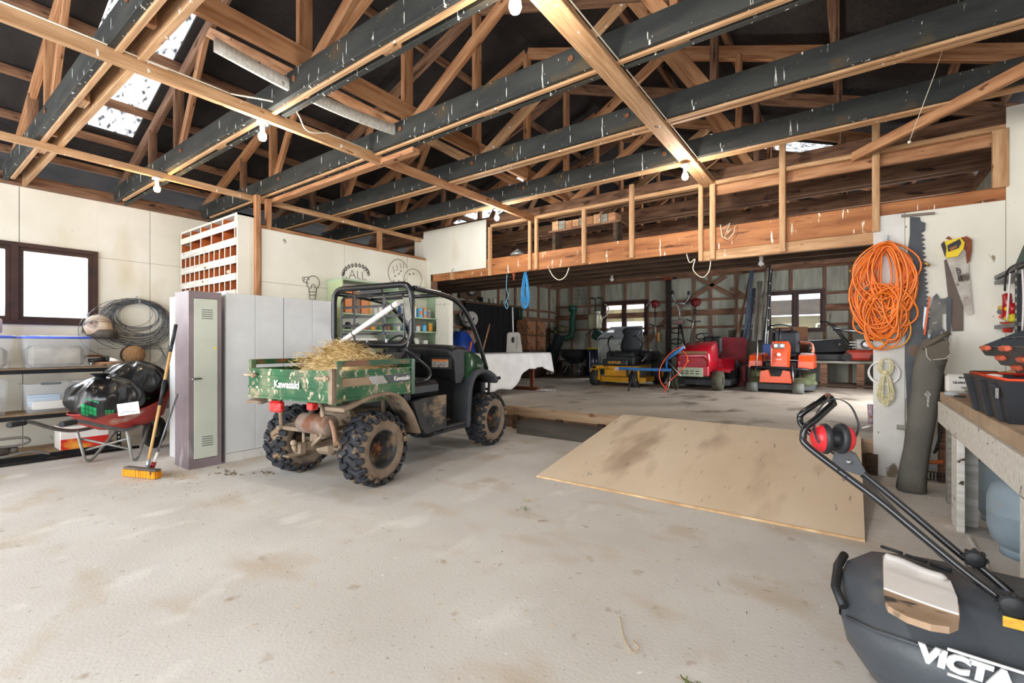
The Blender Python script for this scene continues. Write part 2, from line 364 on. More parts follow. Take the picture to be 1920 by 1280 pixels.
MB().bx((-6.1, -.05, 0), (-5.92, -.036, 2.468), bev=.002).build('panel', white_board, ww)
MB().bx((-6.35, -.03, 2.7), (-6.12, -.02, 3.12), bev=.002).build('panel', white_board, ww)
stick('post', (-5.88, 0, 0), (-5.88, 0, 2.36), .07, .09, wood_old, ww)
# --- loft front: beam of boards, studs, rail
lf = tag(thing('loft_front', 'orange timber loft balustrade with bolted posts, rail and wide edge boards above the step', 'balustrade', (0, YS, 0)), kind='structure')
stick('edge_board', (-5.9, 0, 2.48), (-1.46, 0, 2.48), .05, .26, wood_beam, lf)
stick('edge_board', (-1.46, 0, 2.48), (1.2, 0, 2.48), .05, .26, wood_beam, lf)
stick('lower_board', (-1.46, -.005, 2.29), (.16, -.005, 2.29), .05, .115, wood_pale, lf)
stick('top_rail', (-4.6, 0, 3.12), (-1.36, 0, 3.12), .09, .045, wood_pale, lf)
stick('top_rail', (-1.36, 0, 3.12), (1.08, 0, 3.12), .09, .045, wood_pale, lf)
stick('rail_backing', (-1.36, .03, 3.04), (1.08, .03, 3.04), .045, .11, wood_new, lf)
for px, z0, z1, wd in ((922, 2.34, 3.1, .06), (997, 2.36, 3.1, .05), (1009, 2.36, 3.1, .05), (1098, 2.36, 3.1, .06), (1187, 2.36, 3.3, .06), (1316, 2.23, 3.12, .05), (1338, 2.24, 3.12, .06),
                       (1468, 2.24, 3.4, .06), (1642, 2.34, 3.4, .06), (1873, 2.6, 3.1, .1), (852, 2.34, 2.46, .07)):
    x = ony(px, 450, YS).x; p = stick('stud', (x, -.045, z0), (x, -.045, z1), .04, wd, wood_pale, lf, roll=(1, 0, 0))
    if z0 < 2.4 and z1 > 2.9:
        for zz in (2.42, 2.52): MB().cyl((x, -.075, zz), (x, -.064, zz), .012, 8).build('bolt', rust, p, mx=p.matrix_local.inverted())
# loft floor joists behind the beam
for k in range(4):
    tag(stick('loft_joist', (-7.9, YS+.35+k*.38, 2.43), (1.1, YS+.35+k*.38, 2.43), .045, .16, wood_dark),
        ('loft floor joist first behind the orange beam', 'loft floor joist second behind the orange beam', 'loft floor joist third behind the orange beam',
         'loft floor joist deepest under the loft')[k], 'joist', 'loft floor joists')
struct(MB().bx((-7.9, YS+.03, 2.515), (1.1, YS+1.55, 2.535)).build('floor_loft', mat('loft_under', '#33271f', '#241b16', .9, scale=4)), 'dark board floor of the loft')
# --- back room walls: grey sheets between brown studs and rails
sheet = mat('sheet', '#a5a596', '#8b8c80', .6, scale=2.5, stretch=(3, 3, .5), bump=.2, bscale=8, spots=[('#5f5a4c', 4, (2, 2, .4), .64, .12)])
def framed(name, label, org, ax, u0, u1, z0, z1, studs, rails, holes=(), diag=()):
    t = struct(thing(name, label, None, org))
    def P(u, z, d=0): return (d, u, z) if ax == 'y' else (u, d, z)
    sg = -1 if ax == 'y' else 1
    cuts = sorted(set([u0, u1]+[s for s in studs]))
    for a, b in zip(cuts, cuts[1:]):
        segs = [(z0, z1)]
        for (ha, hb, za, zb) in holes:
            if a >= ha-.02 and b <= hb+.02: segs = [(z0, za), (zb, z1)]
        for q, r in segs:
            MB().bx(P(a+.004, q, sg*.03), P(b-.004, r, sg*.04)).build('sheet_panel', sheet, t)
    for s in studs:
        segs = [(z0, z1)]
        for (ha, hb, za, zb) in holes:
            if ha+.05 < s < hb-.05: segs = [(z0, za), (zb, z1)]
        for q, r in segs: stick('stud', P(s, q), P(s, r), .06, .05, stud_dark, t, roll=(1, 0, 0) if ax == 'y' else None)
    for z, wd in rails:
        segs = [(u0, u1)]
        for (ha, hb, za, zb) in holes:
            if za < z < zb: segs = [(u0, ha), (hb, u1)]
        for a, b in segs: stick('rail', P(a, z, -sg*.025), P(b, z, -sg*.025), .05, wd, stud_dark, t)
    for (a, b, c, d_) in diag: stick('brace', P(a, b, -sg*.04), P(c, d_, -sg*.04), .03, .1, stud_dark, t)
    return t
W = [(-6.3, -4.9, 1.55, 2.60), (-1.78, -.55, 1.58, 2.60)]
framed('wall_back', 'back wall of grey sheets between brown studs and rails', (0, YB, 0), 'x', XL-.12, XR+.1, S, 5.0,
       [-7.95, -7.45, -6.8, -6.3, -5.6, -4.9, -4.35, -3.57, -3.14, -2.5, -1.78, -1.25, -.55, -.05, .5, 1.15], [(3.18, .1), (3.6, .06), (2.5, .06), (2.15, .16), (1.75, .06), (.95, .06)],
       W, [(-3.45, 3.1, -2.55, 2.55), (-2.75, 3.1, -4.4, 2.1), (-2.6, 2.75, -1.85, 2.2), (-4.9, 1.3, -4.2, 2.2)])
framed('wall_left_back', 'side wall of the back room with grey sheets, studs and a high shelf rail', (XL, 0, 0), 'y', YS+.05, YB, S, 3.2,
       [5.85, 6.6, 7.4, 8.4, 9.0, 9.5, 10.3, 10.7, 11.1, 11.76, 12.36, 13.0], [(3.14, .1), (2.33, .06), (2.06, .1), (1.7, .06), (.95, .06)])
struct(MB().bx((XR, YS, 0), (XR+.08, 8.0, ZW)).bx((XR, 10.8, 0), (XR+.08, YB, ZW)).bx((XR, 8.0, 2.8), (XR+.08, 10.8, ZW)).build('wall_right_back', sheet), 'side wall of the back room with an unseen opening added to let light in')  # gap left out of view so the added fill lamp reaches the room
MB().bx((XL-.06, -.02, S), (XL+.03, .1, 4.2)).build('corner_post', stud_dark, bpy.data.objects['wall_back'])
window('window_2', 'brown back window in the corner half, seen over the yellow mower', (W[0][0], YB, W[0][2]), 'x', 1.4, 1.05, .68)
window('window_3', 'brown back window with two panes beside the ladder', (W[1][0], YB, W[1][2]), 'x', 1.23, 1.02, .62)
# outside behind the back windows: a lean-to eave with gutter, olive wall, white pipes, pale wall
ot = struct(thing('neighbouring_shed', 'olive shed wall with a brown eave and white pipes outside the back windows', None, (0, YB+3, 0)))
MB().bx((-4.5, .4, 0), (4, .5, 2.15)).build('wall', mat('olive', '#8c8258', '#75704a', .8, scale=3), ot)
MB().bx((-4.5, -.1, 2.2), (4, .5, 2.62)).build('eave', mat('eave', '#4a3a2c', '#2f241b', .8, scale=4), ot)
MB().bx((-12, .4, 2.15), (-4.6, .5, 2.62)).build('eave', mat('eave2', '#8a7d50', '#5b5030', .8, scale=4), ot)
MB().bx((-9.3, .38, 0), (-8.7, .48, 2.15)).build('post', mat('pale_post', '#c9cbcc'), ot)
for a in (-2.1, -.9): MB().tube(rounded([(a, .33, 1.72), (a, .33, 1.9), (a+.55, .33, 1.9)], .05), .03, 6).build('pipe', white_plastic, ot)
for xx in (-12, 4): pass
struct(MB().bx((-16, YB+.3, -.3), (10, YB+9, -.1)).build('ground_back', MATS['ground']), 'pale ground behind the shed')
# ================================================================== ROOF
rf = struct(thing('ceiling', 'black roofing underlay held by wire netting under the pitched roof', None, (0, 0, 0)))
def roofstrip(y0, y1, xs):
    for x0, x1 in xs:
        mb = MB(); n = 6
        for i in range(n):
            pass
        a = [(x0, y0, roofz(x0)), (x1, y0, roofz(x1)), (x1, y0, roofz(x1)+.03), (x0, y0, roofz(x0)+.03)]
        b = [(x, y1, z) for x, _, z in a]
        mb.add(a+b, [(0, 1, 2, 3), (4, 7, 6, 5), (0, 4, 5, 1), (1, 5, 6, 2), (2, 6, 7, 3), (3, 7, 4, 0)])
        mb.build('underlay', roof_dark, rf)
SK1 = (1.27, 1.89, -7.2, -4.95); SK2 = (7.35, 8.15, -7.0, -5.0); SK3 = (7.85, 8.75, -1.9, .35)
E_ = .5
for y0, y1, xs in ((YF-1.5, SK1[0], [(XL-E_, XM), (XM, XR+E_)]), (SK1[0], SK1[1], [(XL-E_, SK1[2]), (SK1[3], XM), (XM, XR+E_)]), (SK1[1], SK2[0], [(XL-E_, XM), (XM, XR+E_)]),
                   (SK2[0], SK3[0], [(XL-E_, SK2[2]), (SK2[3], XM), (XM, XR+E_)]), (SK3[0], SK2[1], [(XL-E_, SK2[2]), (SK2[3], XM), (XM, SK3[2]), (SK3[3], XR+E_)]),
                   (SK2[1], SK3[1], [(XL-E_, XM), (XM, SK3[2]), (SK3[3], XR+E_)]), (SK3[1], YB+.4, [(XL-E_, XM), (XM, XR+E_)])):
    roofstrip(y0, y1, xs)
# corrugated translucent skylight sheets with moss shadows
def skylight_mat():
    m = bpy.data.materials.new('skylight_sheet'); m.use_nodes = True; n, l = m.node_tree.nodes, m.node_tree.links; n.clear()
    o = n.new('ShaderNodeOutputMaterial'); tr = n.new('ShaderNodeBsdfTranslucent'); tp = n.new('ShaderNodeBsdfTransparent'); mx = n.new('ShaderNodeMixShader')
    tc = n.new('ShaderNodeTexCoord'); mp = n.new('ShaderNodeMapping'); mp.inputs['Scale'].default_value = (.8, 1.6, 1); t = n.new('ShaderNodeTexNoise'); t.inputs['Scale'].default_value = 12; t.inputs['Detail'].default_value = 4
    r = n.new('ShaderNodeMapRange'); r.inputs[1].default_value = .5; r.inputs[2].default_value = .66; r.inputs[3].default_value = .8; r.inputs[4].default_value = .07
    l.new(tc.outputs['Object'], mp.inputs[0]); l.new(mp.outputs[0], t.inputs[0]); l.new(t.outputs[0], r.inputs[0])
    c = n.new('ShaderNodeCombineColor'); 
    for i in range(3): l.new(r.outputs[0], c.inputs[i])
    l.new(c.outputs[0], tr.inputs[0]); l.new(c.outputs[0], tp.inputs[0]); mx.inputs[0].default_value = .45
    l.new(tr.outputs[0], mx.inputs[1]); l.new(tp.outputs[0], mx.inputs[2]); l.new(mx.outputs[0], o.inputs[0]); return m
skm = skylight_mat()
for i, (y0, y1, x0, x1) in enumerate((SK1, SK2, SK3)):
    n = int((y1-y0)/.02)
    def fn(u, v): x = x0-.05+(x1-x0+.1)*v; y = y0-.03+(y1-y0+.06)*u; return (x, y, roofz(x)+.055+.018*math.sin(y*2*PI/.076))
    struct(MB().grid(fn, n, 1).build('window_%d' % (4+i), skm, fix=False), ('corrugated clear skylight sheet speckled with moss above the cream side wall', 'clear skylight strip over the back room beyond the partition', 'clear skylight strip over the back room above the loft rail')[i])
# wire netting: fine geometry joined into one part
nm = MB(); 
def netline(pts):
    for a, b in zip(pts, pts[1:]):
        a, b = Vector(a), Vector(b); q = Vector((0, 0, .0028)); s_ = (b-a).cross(Vector((0, 0, 1))).normalized()*.0022
        nm.add([a-s_, b-s_, b+s_, a+s_], [(0, 1, 2, 3)])
for side in (0, 1):
    xs = [XL+.1+i*.075*math.sqrt(1) for i in range(60)] if side == 0 else [XM+.1+i*.075 for i in range(60)]
    yr = (.8, 4.6) if side == 0 else (1.5, 9)
    for j, x in enumerate(xs):
        pts = []; y = yr[0]; k = 0
        while y < yr[1]:
            off = .019*(1 if (k % 4 in (1, 2)) else -1)*(1 if j % 2 == 0 else -1); xx = x+off
            pts.append((xx, y, roofz(xx)-.006)); y += .028 if k % 2 == 0 else .05; k += 1
        if not (side == 0 and SK1[2] < x < SK1[3]): netline(pts)
tag(nm.build('wire_netting', wire_net, rf, fix=False), kind='stuff')
# purlins
LP_, RP_ = [-7.85, -7.28, -6.66, -5.85, -5.0, -4.2], [-2.65, -1.86, -1.0, -.14, .7, 1.1]
n_ = 0
for x in LP_+RP_:
    z = roofz(x)-.05
    n_ += 1
    stick('purlin', (x, YF, z), (x, YB, z), .05, .085, wood_old, rf)
# trusses
TY = [.95, 1.95, 2.97, 3.98, 4.98, 6.0, 7.0, 8.0, 9.0, 10.0, 11.0, 12.0, 13.0]
ORD = 'first second third fourth fifth sixth seventh eighth ninth tenth eleventh twelfth thirteenth'.split()
def rz_(x): return roofz(x)-.092   # top of rafter under the purlins
for i, y in enumerate(TY):
    rear = y > 5.5
    t = thing('roof_truss', '%s timber roof truss from the open front%s' % (ORD[i], ', over the back room' if rear else ', black painted bottom chord above the shed floor'), 'truss', (0, y, 0), 0, 'roof trusses')
    cf = wood_old if rear else wood_black
    dy = .055; dr = .10 if i == 0 else .055
    stick('chord_plank', (XL+.02, -dy, 3.245), (XR, -dy, 3.245), .045, .19, cf, t)
    stick('chord_plank', (XL+.02, dr, 3.235), (XR, dr, 3.235), .045, .19, wood_old if rear else (wood_black if i in (1, 2) else wood_pale), t)
    if not rear: stick('chord_batten', (XL+.3, -.02, 3.148), (XR, -.02, 3.148), .035, .03, wood_pale, t)
    for sx in (1, -1):
        xe = XL if sx == 1 else XR
        stick('rafter', (xe+sx*.02, 0, rz_(xe)-.08), (XM-sx*.01, 0, roofz(XM)-.092-.08), .05, .13, wood_old if i % 2 else wood_new, t)
        q = lambda k: XM-sx*k
        stick('diagonal_brace', (q(.08), 0, 3.32), (q(1.75), 0, rz_(q(1.75))-.1), .045, .1, wood_new if i % 3 else wood_pale, t)
        stick('diagonal_brace', (q(2.45), 0, 3.32), (q(1.8), 0, rz_(q(1.8))-.1), .045, .09, wood_new, t)
        stick('web_post', (q(2.5), 0, 3.16), (q(2.5), 0, rz_(q(2.5))-.1), .05, .09, wood_old if i % 2 else wood_new, t)
        stick('web_post', (q(3.3), 0, 3.16), (q(3.3), 0, rz_(q(3.3))-.1), .045, .08, wood_old, t)
    stick('king_post', (XM, 0, 3.16), (XM, 0, roofz(XM)-.2), .05, .11, wood_new, t)
    if not rear:
        for bx_ in (-6.4, -4.9, -2.4, -.9, .3): stick('spacer_block', (bx_-.08, 0.02, 3.2), (bx_+.08, 0.02, 3.2), .06, .11, wood_pale, t)
        for bx_ in (-5.6, -3.4, -1.6): 
            mb = MB().cyl((bx_, -.09, 3.26), (bx_, -.078, 3.26), .022, 8); mb.build('bolt', rust, t)
# binders on top of the chords, battens under them
tag(stick('roof_binder', (XM+.03, .3, 3.43), (XM+.03, YB, 3.43), .045, .15, wood_new), 'orange timber binder laid on edge across the truss chords beside the king posts', 'timber')
tag(MB().loft([[(-3.49+a, y, 3.285-.05*math.sin((y-1.36)*1.95)+b) for a, b in ((-.015, -.045), (.015, -.045), (.015, .045), (-.015, .045))] for y in [1.36+.1*k for k in range(18)]]).build('white_plank', wood_white),
    'bowed plank with flaking white paint laid across the trusses', 'plank')
tag(stick('batten', (-3.85, .2, 3.11), (-3.85, 3.04, 3.11), .045, .09, wood_pale), 'long pale batten carrying the white bulb and its cable over the shed floor', 'batten')
tag(stick('batten', (-3.83, 3.0, 3.11), (-3.8, 5.75, 3.11), .045, .09, wood_new), 'batten from the ledger to the loft rail, carrying a bulb at its far end', 'batten')
tag(stick('batten', (-6.1, .5, 3.11), (-6.2, 5.9, 3.11), .045, .07, wood_pale), 'thin batten above the partition carrying the warm yellow bulb', 'batten')
tag(stick('batten', (-1.32, .2, 3.12), (-1.36, 5.78, 3.12), .14, .04, wood_pale), 'wide flat board with knots running from above the camera to the loft rail', 'batten')
tag(stick('batten', (.0, 5.72, 3.11), (1.2, 4.25, 3.11), .045, .09, wood_new), 'slanting batten with droppings from the loft rail towards the workbench wall', 'batten')
tag(stick('batten', (-6.15, 3.04, 3.1), (-3.35, 3.04, 3.1), .09, .05, wood_new), 'orange ledger nailed below the third black chord, ending in a sawn butt', 'batten')
# light bulbs
def bulb(x, y, label, col, e, z=3.07, glow=14):
    t = thing('ceiling_bulb', label, 'light bulb', (x, y, z), 0, 'bare bulbs on the battens')
    MB().lathe([(.0, 0), (.045, 0), (.045, -.018), (.02, -.026), (.019, -.065), (0, -.066)], n=16).build('lamp_holder', white_plastic, t)
    m = mat('bulb_'+('warm' if col == 'w' else 'white'), '#ffb860' if col == 'w' else '#fdfbf4', emit=glow)
    MB().lathe([(0.014, -.066), (.017, -.08), (.03, -.1), (.033, -.125), (.024, -.148), (.0, -.158)], n=16).build('bulb', m, t)
    l = bpy.data.lights.new('bulb_light', 'POINT'); l.energy = e*2; l.shadow_soft_size = .04; l.color = (1, .72, .4) if col == 'w' else (1, .95, .86)
    o = bpy.data.objects.new('bulb_light', l); C.objects.link(o); o.location = (x, y, z-.22)
bulb(-3.89, 1.87, 'white ceiling bulb on the long batten nearest the skylight', 'c', 16)
bulb(-6.12, 1.82, 'warm yellow bulb above the cream side wall', 'w', 10)
bulb(-3.85, 4.92, 'white bulb close to the loft rail near the partition', 'c', 14)
bulb(-1.37, 4.83, 'white bulb under the wide flat board next to the loft rail', 'c', 16)
bulb(-1.37, 1.9, 'white bulb under the wide flat board high above the camera', 'c', 16)
# cables along the battens
cable = mat('cable', '#e4dcc8', rough=.5)
tag(MB().tube([(-3.82, .2, 3.155), (-3.82, 1.6, 3.16)]+bez([(-3.82, 1.6, 3.16), (-3.7, 2.0, 3.19), (-3.8, 2.2, 3.1), (-3.82, 2.4, 3.155)])+[(-3.82, 3.0, 3.155)], .006, 6).build('cable', cable), 'white cable clipped along the long batten with a slack loop at the bulb', 'cable')
tag(MB().tube([(-1.25, .3, 3.145), (-1.26, 3, 3.147), (-1.28, 5.7, 3.145)], .005, 6).build('cable', cable), 'white cable along the edge of the wide flat board', 'cable')

pa = MB(); pc = Vector((-7.55, 1.22, roofz(-7.55)-.012)); rp = random.Random(3)
for k in range(7): q_ = [(rp.uniform(-.05, .05), rp.uniform(-.1, .1)) for _ in range(1)][0]; pa.ell((pc.x+q_[0], pc.y+q_[1], roofz(pc.x+q_[0])-.012), (.04, .03, .008), 8)
pa.build('torn_patch', mat('patch_pale', '#b9babd', '#8f9092', .8, scale=12), rf)
tag(MB().tube([ony(1802, -12, 4.4), ony(1752, 140, 4.5), ony(1706, 262, 4.6)], .0022, 4).ell(ony(1705, 266, 4.6), .012, 8).build('pull_cord', cable), 'thin pull cord with a small knob hanging in front of the loft rail', 'cord')
# ================================================================== THE GREEN UTILITY VEHICLE
UO, UA = Vector((-3.988, 2.595, 0)), math.radians(97.83)
UM = Matrix.Translation(UO) @ Matrix.Rotation(UA, 4, 'Z'); UI = UM.inverted()
def ul(px, py, ax, val):
    a = UI @ _c; b = UI.to_3x3() @ ray(px, py); return a+b*((val-a[ax])/b[ax])
mud = ('#9c8468', 5, (1, 1, 1), .5, .12)
green = mat('green_paint', '#1f5b34', '#17472a', .4, scale=3, coat=.3, spots=[('#a08b70', 7, (1, 1, 1), .6, .06), ('#8b9a80', 3, (1, 1, 2), .66, .1)])
green_muddy = mat('green_muddy', '#2a6a3d', '#1d5331', .55, scale=3, spots=[('#8f8f72', 4.5, (1, 1, 1.2), .46, .3), ('#a8967c', 14, (1, 1, .6), .58, .1), ('#c2b8a2', 18, (1, 1, .5), .6, .06), ('#8c6a4a', 3, (1, 1, 3), .62, .08)])
panel_mud = mat('panel_mud', '#a9927a', '#8d775f', .9, scale=5, bump=.2)
plast_mud = mat('plast_mud', '#383838', '#2b2c2c', .7, scale=5, bump=.1, spots=[('#8d7a64', 4, (1, 1, 1), .56, .14)])
flare_mud = mat('flare_mud', '#988470', '#7c6b5b', .85, scale=5, bump=.2, spots=[('#3c3b3a', 4, (1, 1, 1), .58, .1)])
flare_dk = mat('flare_dark', '#3f444a', '#33373c', .55, scale=3, spots=[('#85796a', 4, (1, 1, 1), .6, .12)])
plast = mat('utv_plastic', '#1e2022', '#292b2d', .5, scale=8, bump=.06, spots=[('#7d7468', 10, (1, 1, 1), .68, .05)])
frame_mud = mat('frame_mud', '#a3917c', '#7b6a58', .85, scale=7, bump=.2)
tyre_m = mat('tyre', '#24262b', '#303238', .7, scale=7, bump=.15, spots=[('#8b7359', 6, (1, 1, 1), .56, .1)])
tyre_side = mat('tyre_side', '#8d7b6a', '#756656', .9, scale=9, bump=.15, spots=[('#4a433d', 5, (1, 1, 1), .62, .1)])
rim_m = mat('rim', '#3a3c3e', '#2d2e30', .5, scale=8, spots=[('#8c755c', 5, (1, 1, 1), .5, .14)])
utv = thing('utility_vehicle', 'muddy green farm utility vehicle with a black roll cage and straw in its bed', 'vehicle', UO, UA)
# ---- wheels
def make_tyre(r=.325, wd=.25, rr=.165):
    mb = MB(); Ry = Matrix.Rotation(-PI/2, 4, 'X')
    h = wd/2; body = r-.02
    prof = [(rr, -h+.03), (rr+.01, -h+.01), (rr+.05, -h-.002), (body-.06, -h-.004), (body-.02, -h+.03), (body, -h+.07), (body+.004, 0), (body, h-.07), (body-.02, h-.03), (body-.06, h+.004), (rr+.05, h+.002), (rr+.01, h-.01), (rr, h-.03)]
    side = MB().lathe(prof[:5], Ry, 36).lathe(prof[8:], Ry, 36); mb.lathe(prof[4:9], Ry, 36)
    N = 18
    for s_ in (-1, 1):
        for k in range(N):
            q = 2*PI*(k+(.5 if s_ > 0 else 0))/N
            M = Matrix.Rotation(-q, 4, 'Y')
            # chevron lug across the crown
            a = M @ Matrix.Translation((0, s_*.055, body+.008)) @ Matrix.Rotation(s_*.55, 4, 'Z')
            mb.box((0, 0, 0), (.044, .115, .036), m=a, bev=.008)
            b = M @ Matrix.Translation((0, s_*(h-.015), body-.015)) @ Matrix.Rotation(s_*-.75, 4, 'X')
            mb.box((0, 0, 0), (.05, .085, .036), m=b, bev=.008)
            c = M @ Matrix.Rotation(-PI/N*1.0, 4, 'Y') @ Matrix.Translation((0, s_*(h-.03), body-.0)) @ Matrix.Rotation(s_*-.4, 4, 'X')
            mb.box((0, 0, 0), (.03, .05, .022), m=c, bev=.005)
    return side, mb
def wheel(parent, pos, proto=None, mirror=1):
    if proto: return dup(proto, parent=parent, loc=pos)
    side, lugs = make_tyre()
    Ry = Matrix.Rotation(-PI/2, 4, 'X')
    rim = MB().lathe([(.165, -.1), (.172, -.112), (.16, -.105), (.15, -.05), (.145, .02), (.07, .03), (.06, -.02), (.03, -.03), (.0, -.03)], Ry, 28)
    rim.lathe([(.165, .1), (.172, .112), (.16, .105), (.15, .05), (.145, .02)], Ry, 28)
    w_ = rim.build('wheel', rim_m, parent); w_.location = pos
    side.build('tyre', tyre_side, w_); t = lugs.build('tread', tyre_m, w_)
    hb = MB().lathe([(0, -.07), (.022, -.07), (.03, -.05), (.045, -.03), (.05, -.02)], Ry, 12)
    for k in range(5):
        q = 2*PI*k/5; hb.cyl((.055*math.cos(q), -.025, .055*math.sin(q)), (.055*math.cos(q), -.045, .055*math.sin(q)), .009, 6)
    hb.build('hub', rust, w_)
    return w_
w0 = wheel(utv, (0, -.505, .325))
for p in ((1.93, -.505, .325), (0, .505, .325), (1.93, .505, .325)):
    k = wheel(utv, p, w0)
    if p[1] > 0: k.rotation_euler = (0, 0, PI)
# ---- chassis
fr = MB()
for s_ in (-1, 1):
    fr.tube(rounded([(-.4, s_*.28, .5), (0, s_*.28, .52), (.5, s_*.3, .36), (2.0, s_*.3, .36), (2.2, s_*.25, .5)], .08), .022, 8)
    fr.tube([(-.36, s_*.28, .5), (-.38, s_*.28, .78)], .02, 8); fr.tube([(.35, s_*.28, .45), (.35, s_*.28, .78)], .02, 8)
fr.tube([(-.36, -.3, .5), (-.36, .3, .5)], .02, 8); fr.box((.25, 0, .48), (.5, .5, .3), bev=.03)
fr.build('chassis', frame_mud, utv)
ax = MB()
for X_ in (0, 1.93):
    if X_ > 1: ax.box((1.0, 0, .34), (1.9, .05, .04))
    ax.cyl((X_, -.42, .33), (X_, .42, .33), .022, 10)
    for s_ in (-1, 1):
        ax.tube([(X_-.12, s_*.12, .3), (X_, s_*.4, .27)], .016, 8); ax.tube([(X_+.12, s_*.12, .3), (X_, s_*.4, .27)], .016, 8)
        ax.tube([(X_-.05, s_*.15, .55), (X_-.02, s_*.38, .40)], .016, 8)
ax.box((0, 0, .33), (.3, .24, .2), bev=.04)
ax.build('axle', frame_mud, utv)
for X_ in (-.05, 1.9):
    for s_ in (-1, 1):
        sp = MB(); a, b = Vector((X_, s_*.3, .40)), Vector((X_-.02, s_*.24, .74)); sp.cyl(a, b, .018, 8)
        pts = []
        for i in range(56):
            t = i/55; q = t*2*PI*6; c = a.lerp(b, t); pts.append((c.x+.038*math.cos(q), c.y+.038*math.sin(q), c.z))
        sp.tube(pts, .006, 5); sp.build('shock_absorber', frame_mud, utv)
# muffler and tail pipe
mu = MB(); mu.lathe([(0, -.20), (.08, -.195), (.088, -.18), (.088, .15), (.08, .165), (0, .17)], Matrix.Translation((-.34, -.15, .565)) @ Matrix.Rotation(-PI/2, 4, 'X'), 24)
o = mu.build('muffler', mat('muffler', '#83716a', '#9a8878', .75, metal=.2, scale=6, bump=.15, spots=[('#7a4f38', 4, (1, 1, 1), .55, .1)]), utv)
MB().tube(bez([(-.34, -.33, .59), (-.36, -.37, .60), (-.37, -.41, .54), (-.37, -.43, .46), (-.39, -.46, .43), (-.41, -.49, .44)], 6), .02, 10).build('tail_pipe', mat('pipe_rust', '#9c7a62', '#7d5e4a', .8, scale=9, bump=.2), o)
hb = MB(); hb.box((-.3, -.1, .37), (.34, .06, .06), bev=.006).box((-.46, -.1, .37), (.07, .09, .09), bev=.01).box((-.3, -.1, .45), (.05, .1, .12), bev=.008)
hb.tube([(-.5, -.1, .35), (-.52, -.1, .40)], .02, 8).ell((-.52, -.1, .425), .027, 10).box((-.5, -.08, .32), (.16, .08, .012))
for s_ in (-1, 1): hb.tube([(-.3, -.1+s_*.16, .52), (-.38, -.1+s_*.05, .38)], .014, 6)
hb.build('tow_hitch', frame_mud, utv)
# ---- cargo bed
B0, B1, BL, BR, Z0, Z1 = -.52, .42, .50, -.60, .79, 1.12
MB().bx((B0+.02, BR+.02, Z0), (B1-.02, BL-.02, Z0+.03)).bx((B0+.1, BR+.1, Z0-.05), (B1-.1, BR+.16, Z0)).bx((B0+.1, BL-.16, Z0-.05), (B1-.1, BL-.1, Z0)).build('bed_floor', green_muddy, utv)
for s_, yy in ((-1, BR), (1, BL)):
    sp = MB(); d_ = s_*.012
    sp.bx((B0+.04, yy-.006, Z0), (B1-.03, yy+.006, 1.035))
    for z in (.80, .895, .985, 1.03): sp.bx((B0+.04, yy-.004, z), (B1-.03, yy+s_*.018, z+.014))
    side = sp.build('bed_side', green_muddy if s_ < 0 else green, utv)
    MB().bx((B0+.02, yy-.012, 1.075), (B1-.02, yy+.016, 1.112)).bx((B0+.02, yy-.014, 1.112), (B1-.02, yy+.02, 1.122)).build('top_rail', mat('rail_rust', '#24603a', '#1c4e2d', .5, spots=[('#7d5438', 4, (1, 1, 3), .5, .12)]), side)
    for x0 in (B0, B1-.05): MB().bx((x0, yy-.018, Z0-.01), (x0+.05, yy+s_*.022, 1.12), bev=.004).build('bed_post', green_muddy if x0 < 0 else green, side)
    if s_ < 0:
        y_ = yy-.0085
        MB().prism([(B0+.06, .905), (.04, .905), (-.02, .98), (B0+.06, .98)], 0, .003, Matrix(((1, 0, 0, 0), (0, 0, -1, y_), (0, 1, 0, 0), (0, 0, 0, 1)))).build('mud_coat', panel_mud, side)
        MB().prism([(-.12, .905), (.06, .905), (.0, .98), (-.18, .98)], 0.001, .004, Matrix(((1, 0, 0, 0), (0, 0, -1, y_), (0, 1, 0, 0), (0, 0, 0, 1)))).build('decal_grey', mat('decal_grey', '#b5b6b8', '#9d9a96', .4, scale=5), side)
        MB().prism([(.085, .905), (B1-.06, .905), (B1-.06, .98), (.03, .98)], 0, .003, Matrix(((1, 0, 0, 0), (0, 0, -1, y_), (0, 1, 0, 0), (0, 0, 0, 1)))).build('decal_black', mat('decal_black', '#17181b', rough=.35), side)
        MB().bx((B0+.3, y_-.005, .983), (B1-.06, y_, .993)).bx((.0, y_-.005, .893), (B1-.06, y_, .901)).build('decal_stripe', MATS['decal_grey'], side)
        text('Kawasaki', 'lettering', mat('letter_white', '#f2f2ee', rough=.5), .058, face_mx((.245, y_-.005, .943), (1, 0, 0), (0, 0, 1)), side, .001, bold=.0012)
MB().bx((B1-.02, BR, Z0), (B1, BL, 1.1)).build('bed_front', green, utv)
tg = MB(); tg.bx((B0-.012, BR+.045, .785), (B0, BL-.01, 1.04))
for z in (.785, .87, .965, 1.025): tg.bx((B0-.026, BR+.045, z), (B0, BL-.01, z+.02))
tgo = tg.build('tailgate', green_muddy, utv)
text('Kawasaki', 'lettering', MATS['letter_white'], .088, face_mx((B0-.028, -.045, .915), (0, -1, 0), (0, 0, 1)), tgo, .002, bold=.002)
for yy in (BR+.11, BL-.06): MB().box((B0-.035, yy, .985), (.025, .16, .022), bev=.003).box((B0-.04, yy-.05, .985), (.03, .03, .045), bev=.003).build('latch', mat('latch', '#b5a48c', '#8c7a62', .7, scale=9), tgo)
MB().bx((B0-.03, BR+.0, .78), (B0+.03, BR+.045, 1.06)).build('hinge_post', frame_mud, tgo)
tl = mat('tail_light', '#c4141a', '#e23a3a', .2, scale=30, coat=.8)
MB().box((-.50, .15, .715), (.07, .15, .1), bev=.02).build('tail_light', tl, utv)
MB().box((-.50, -.31, .745), (.07, .07, .06), bev=.008).build('tail_light', tl, utv)
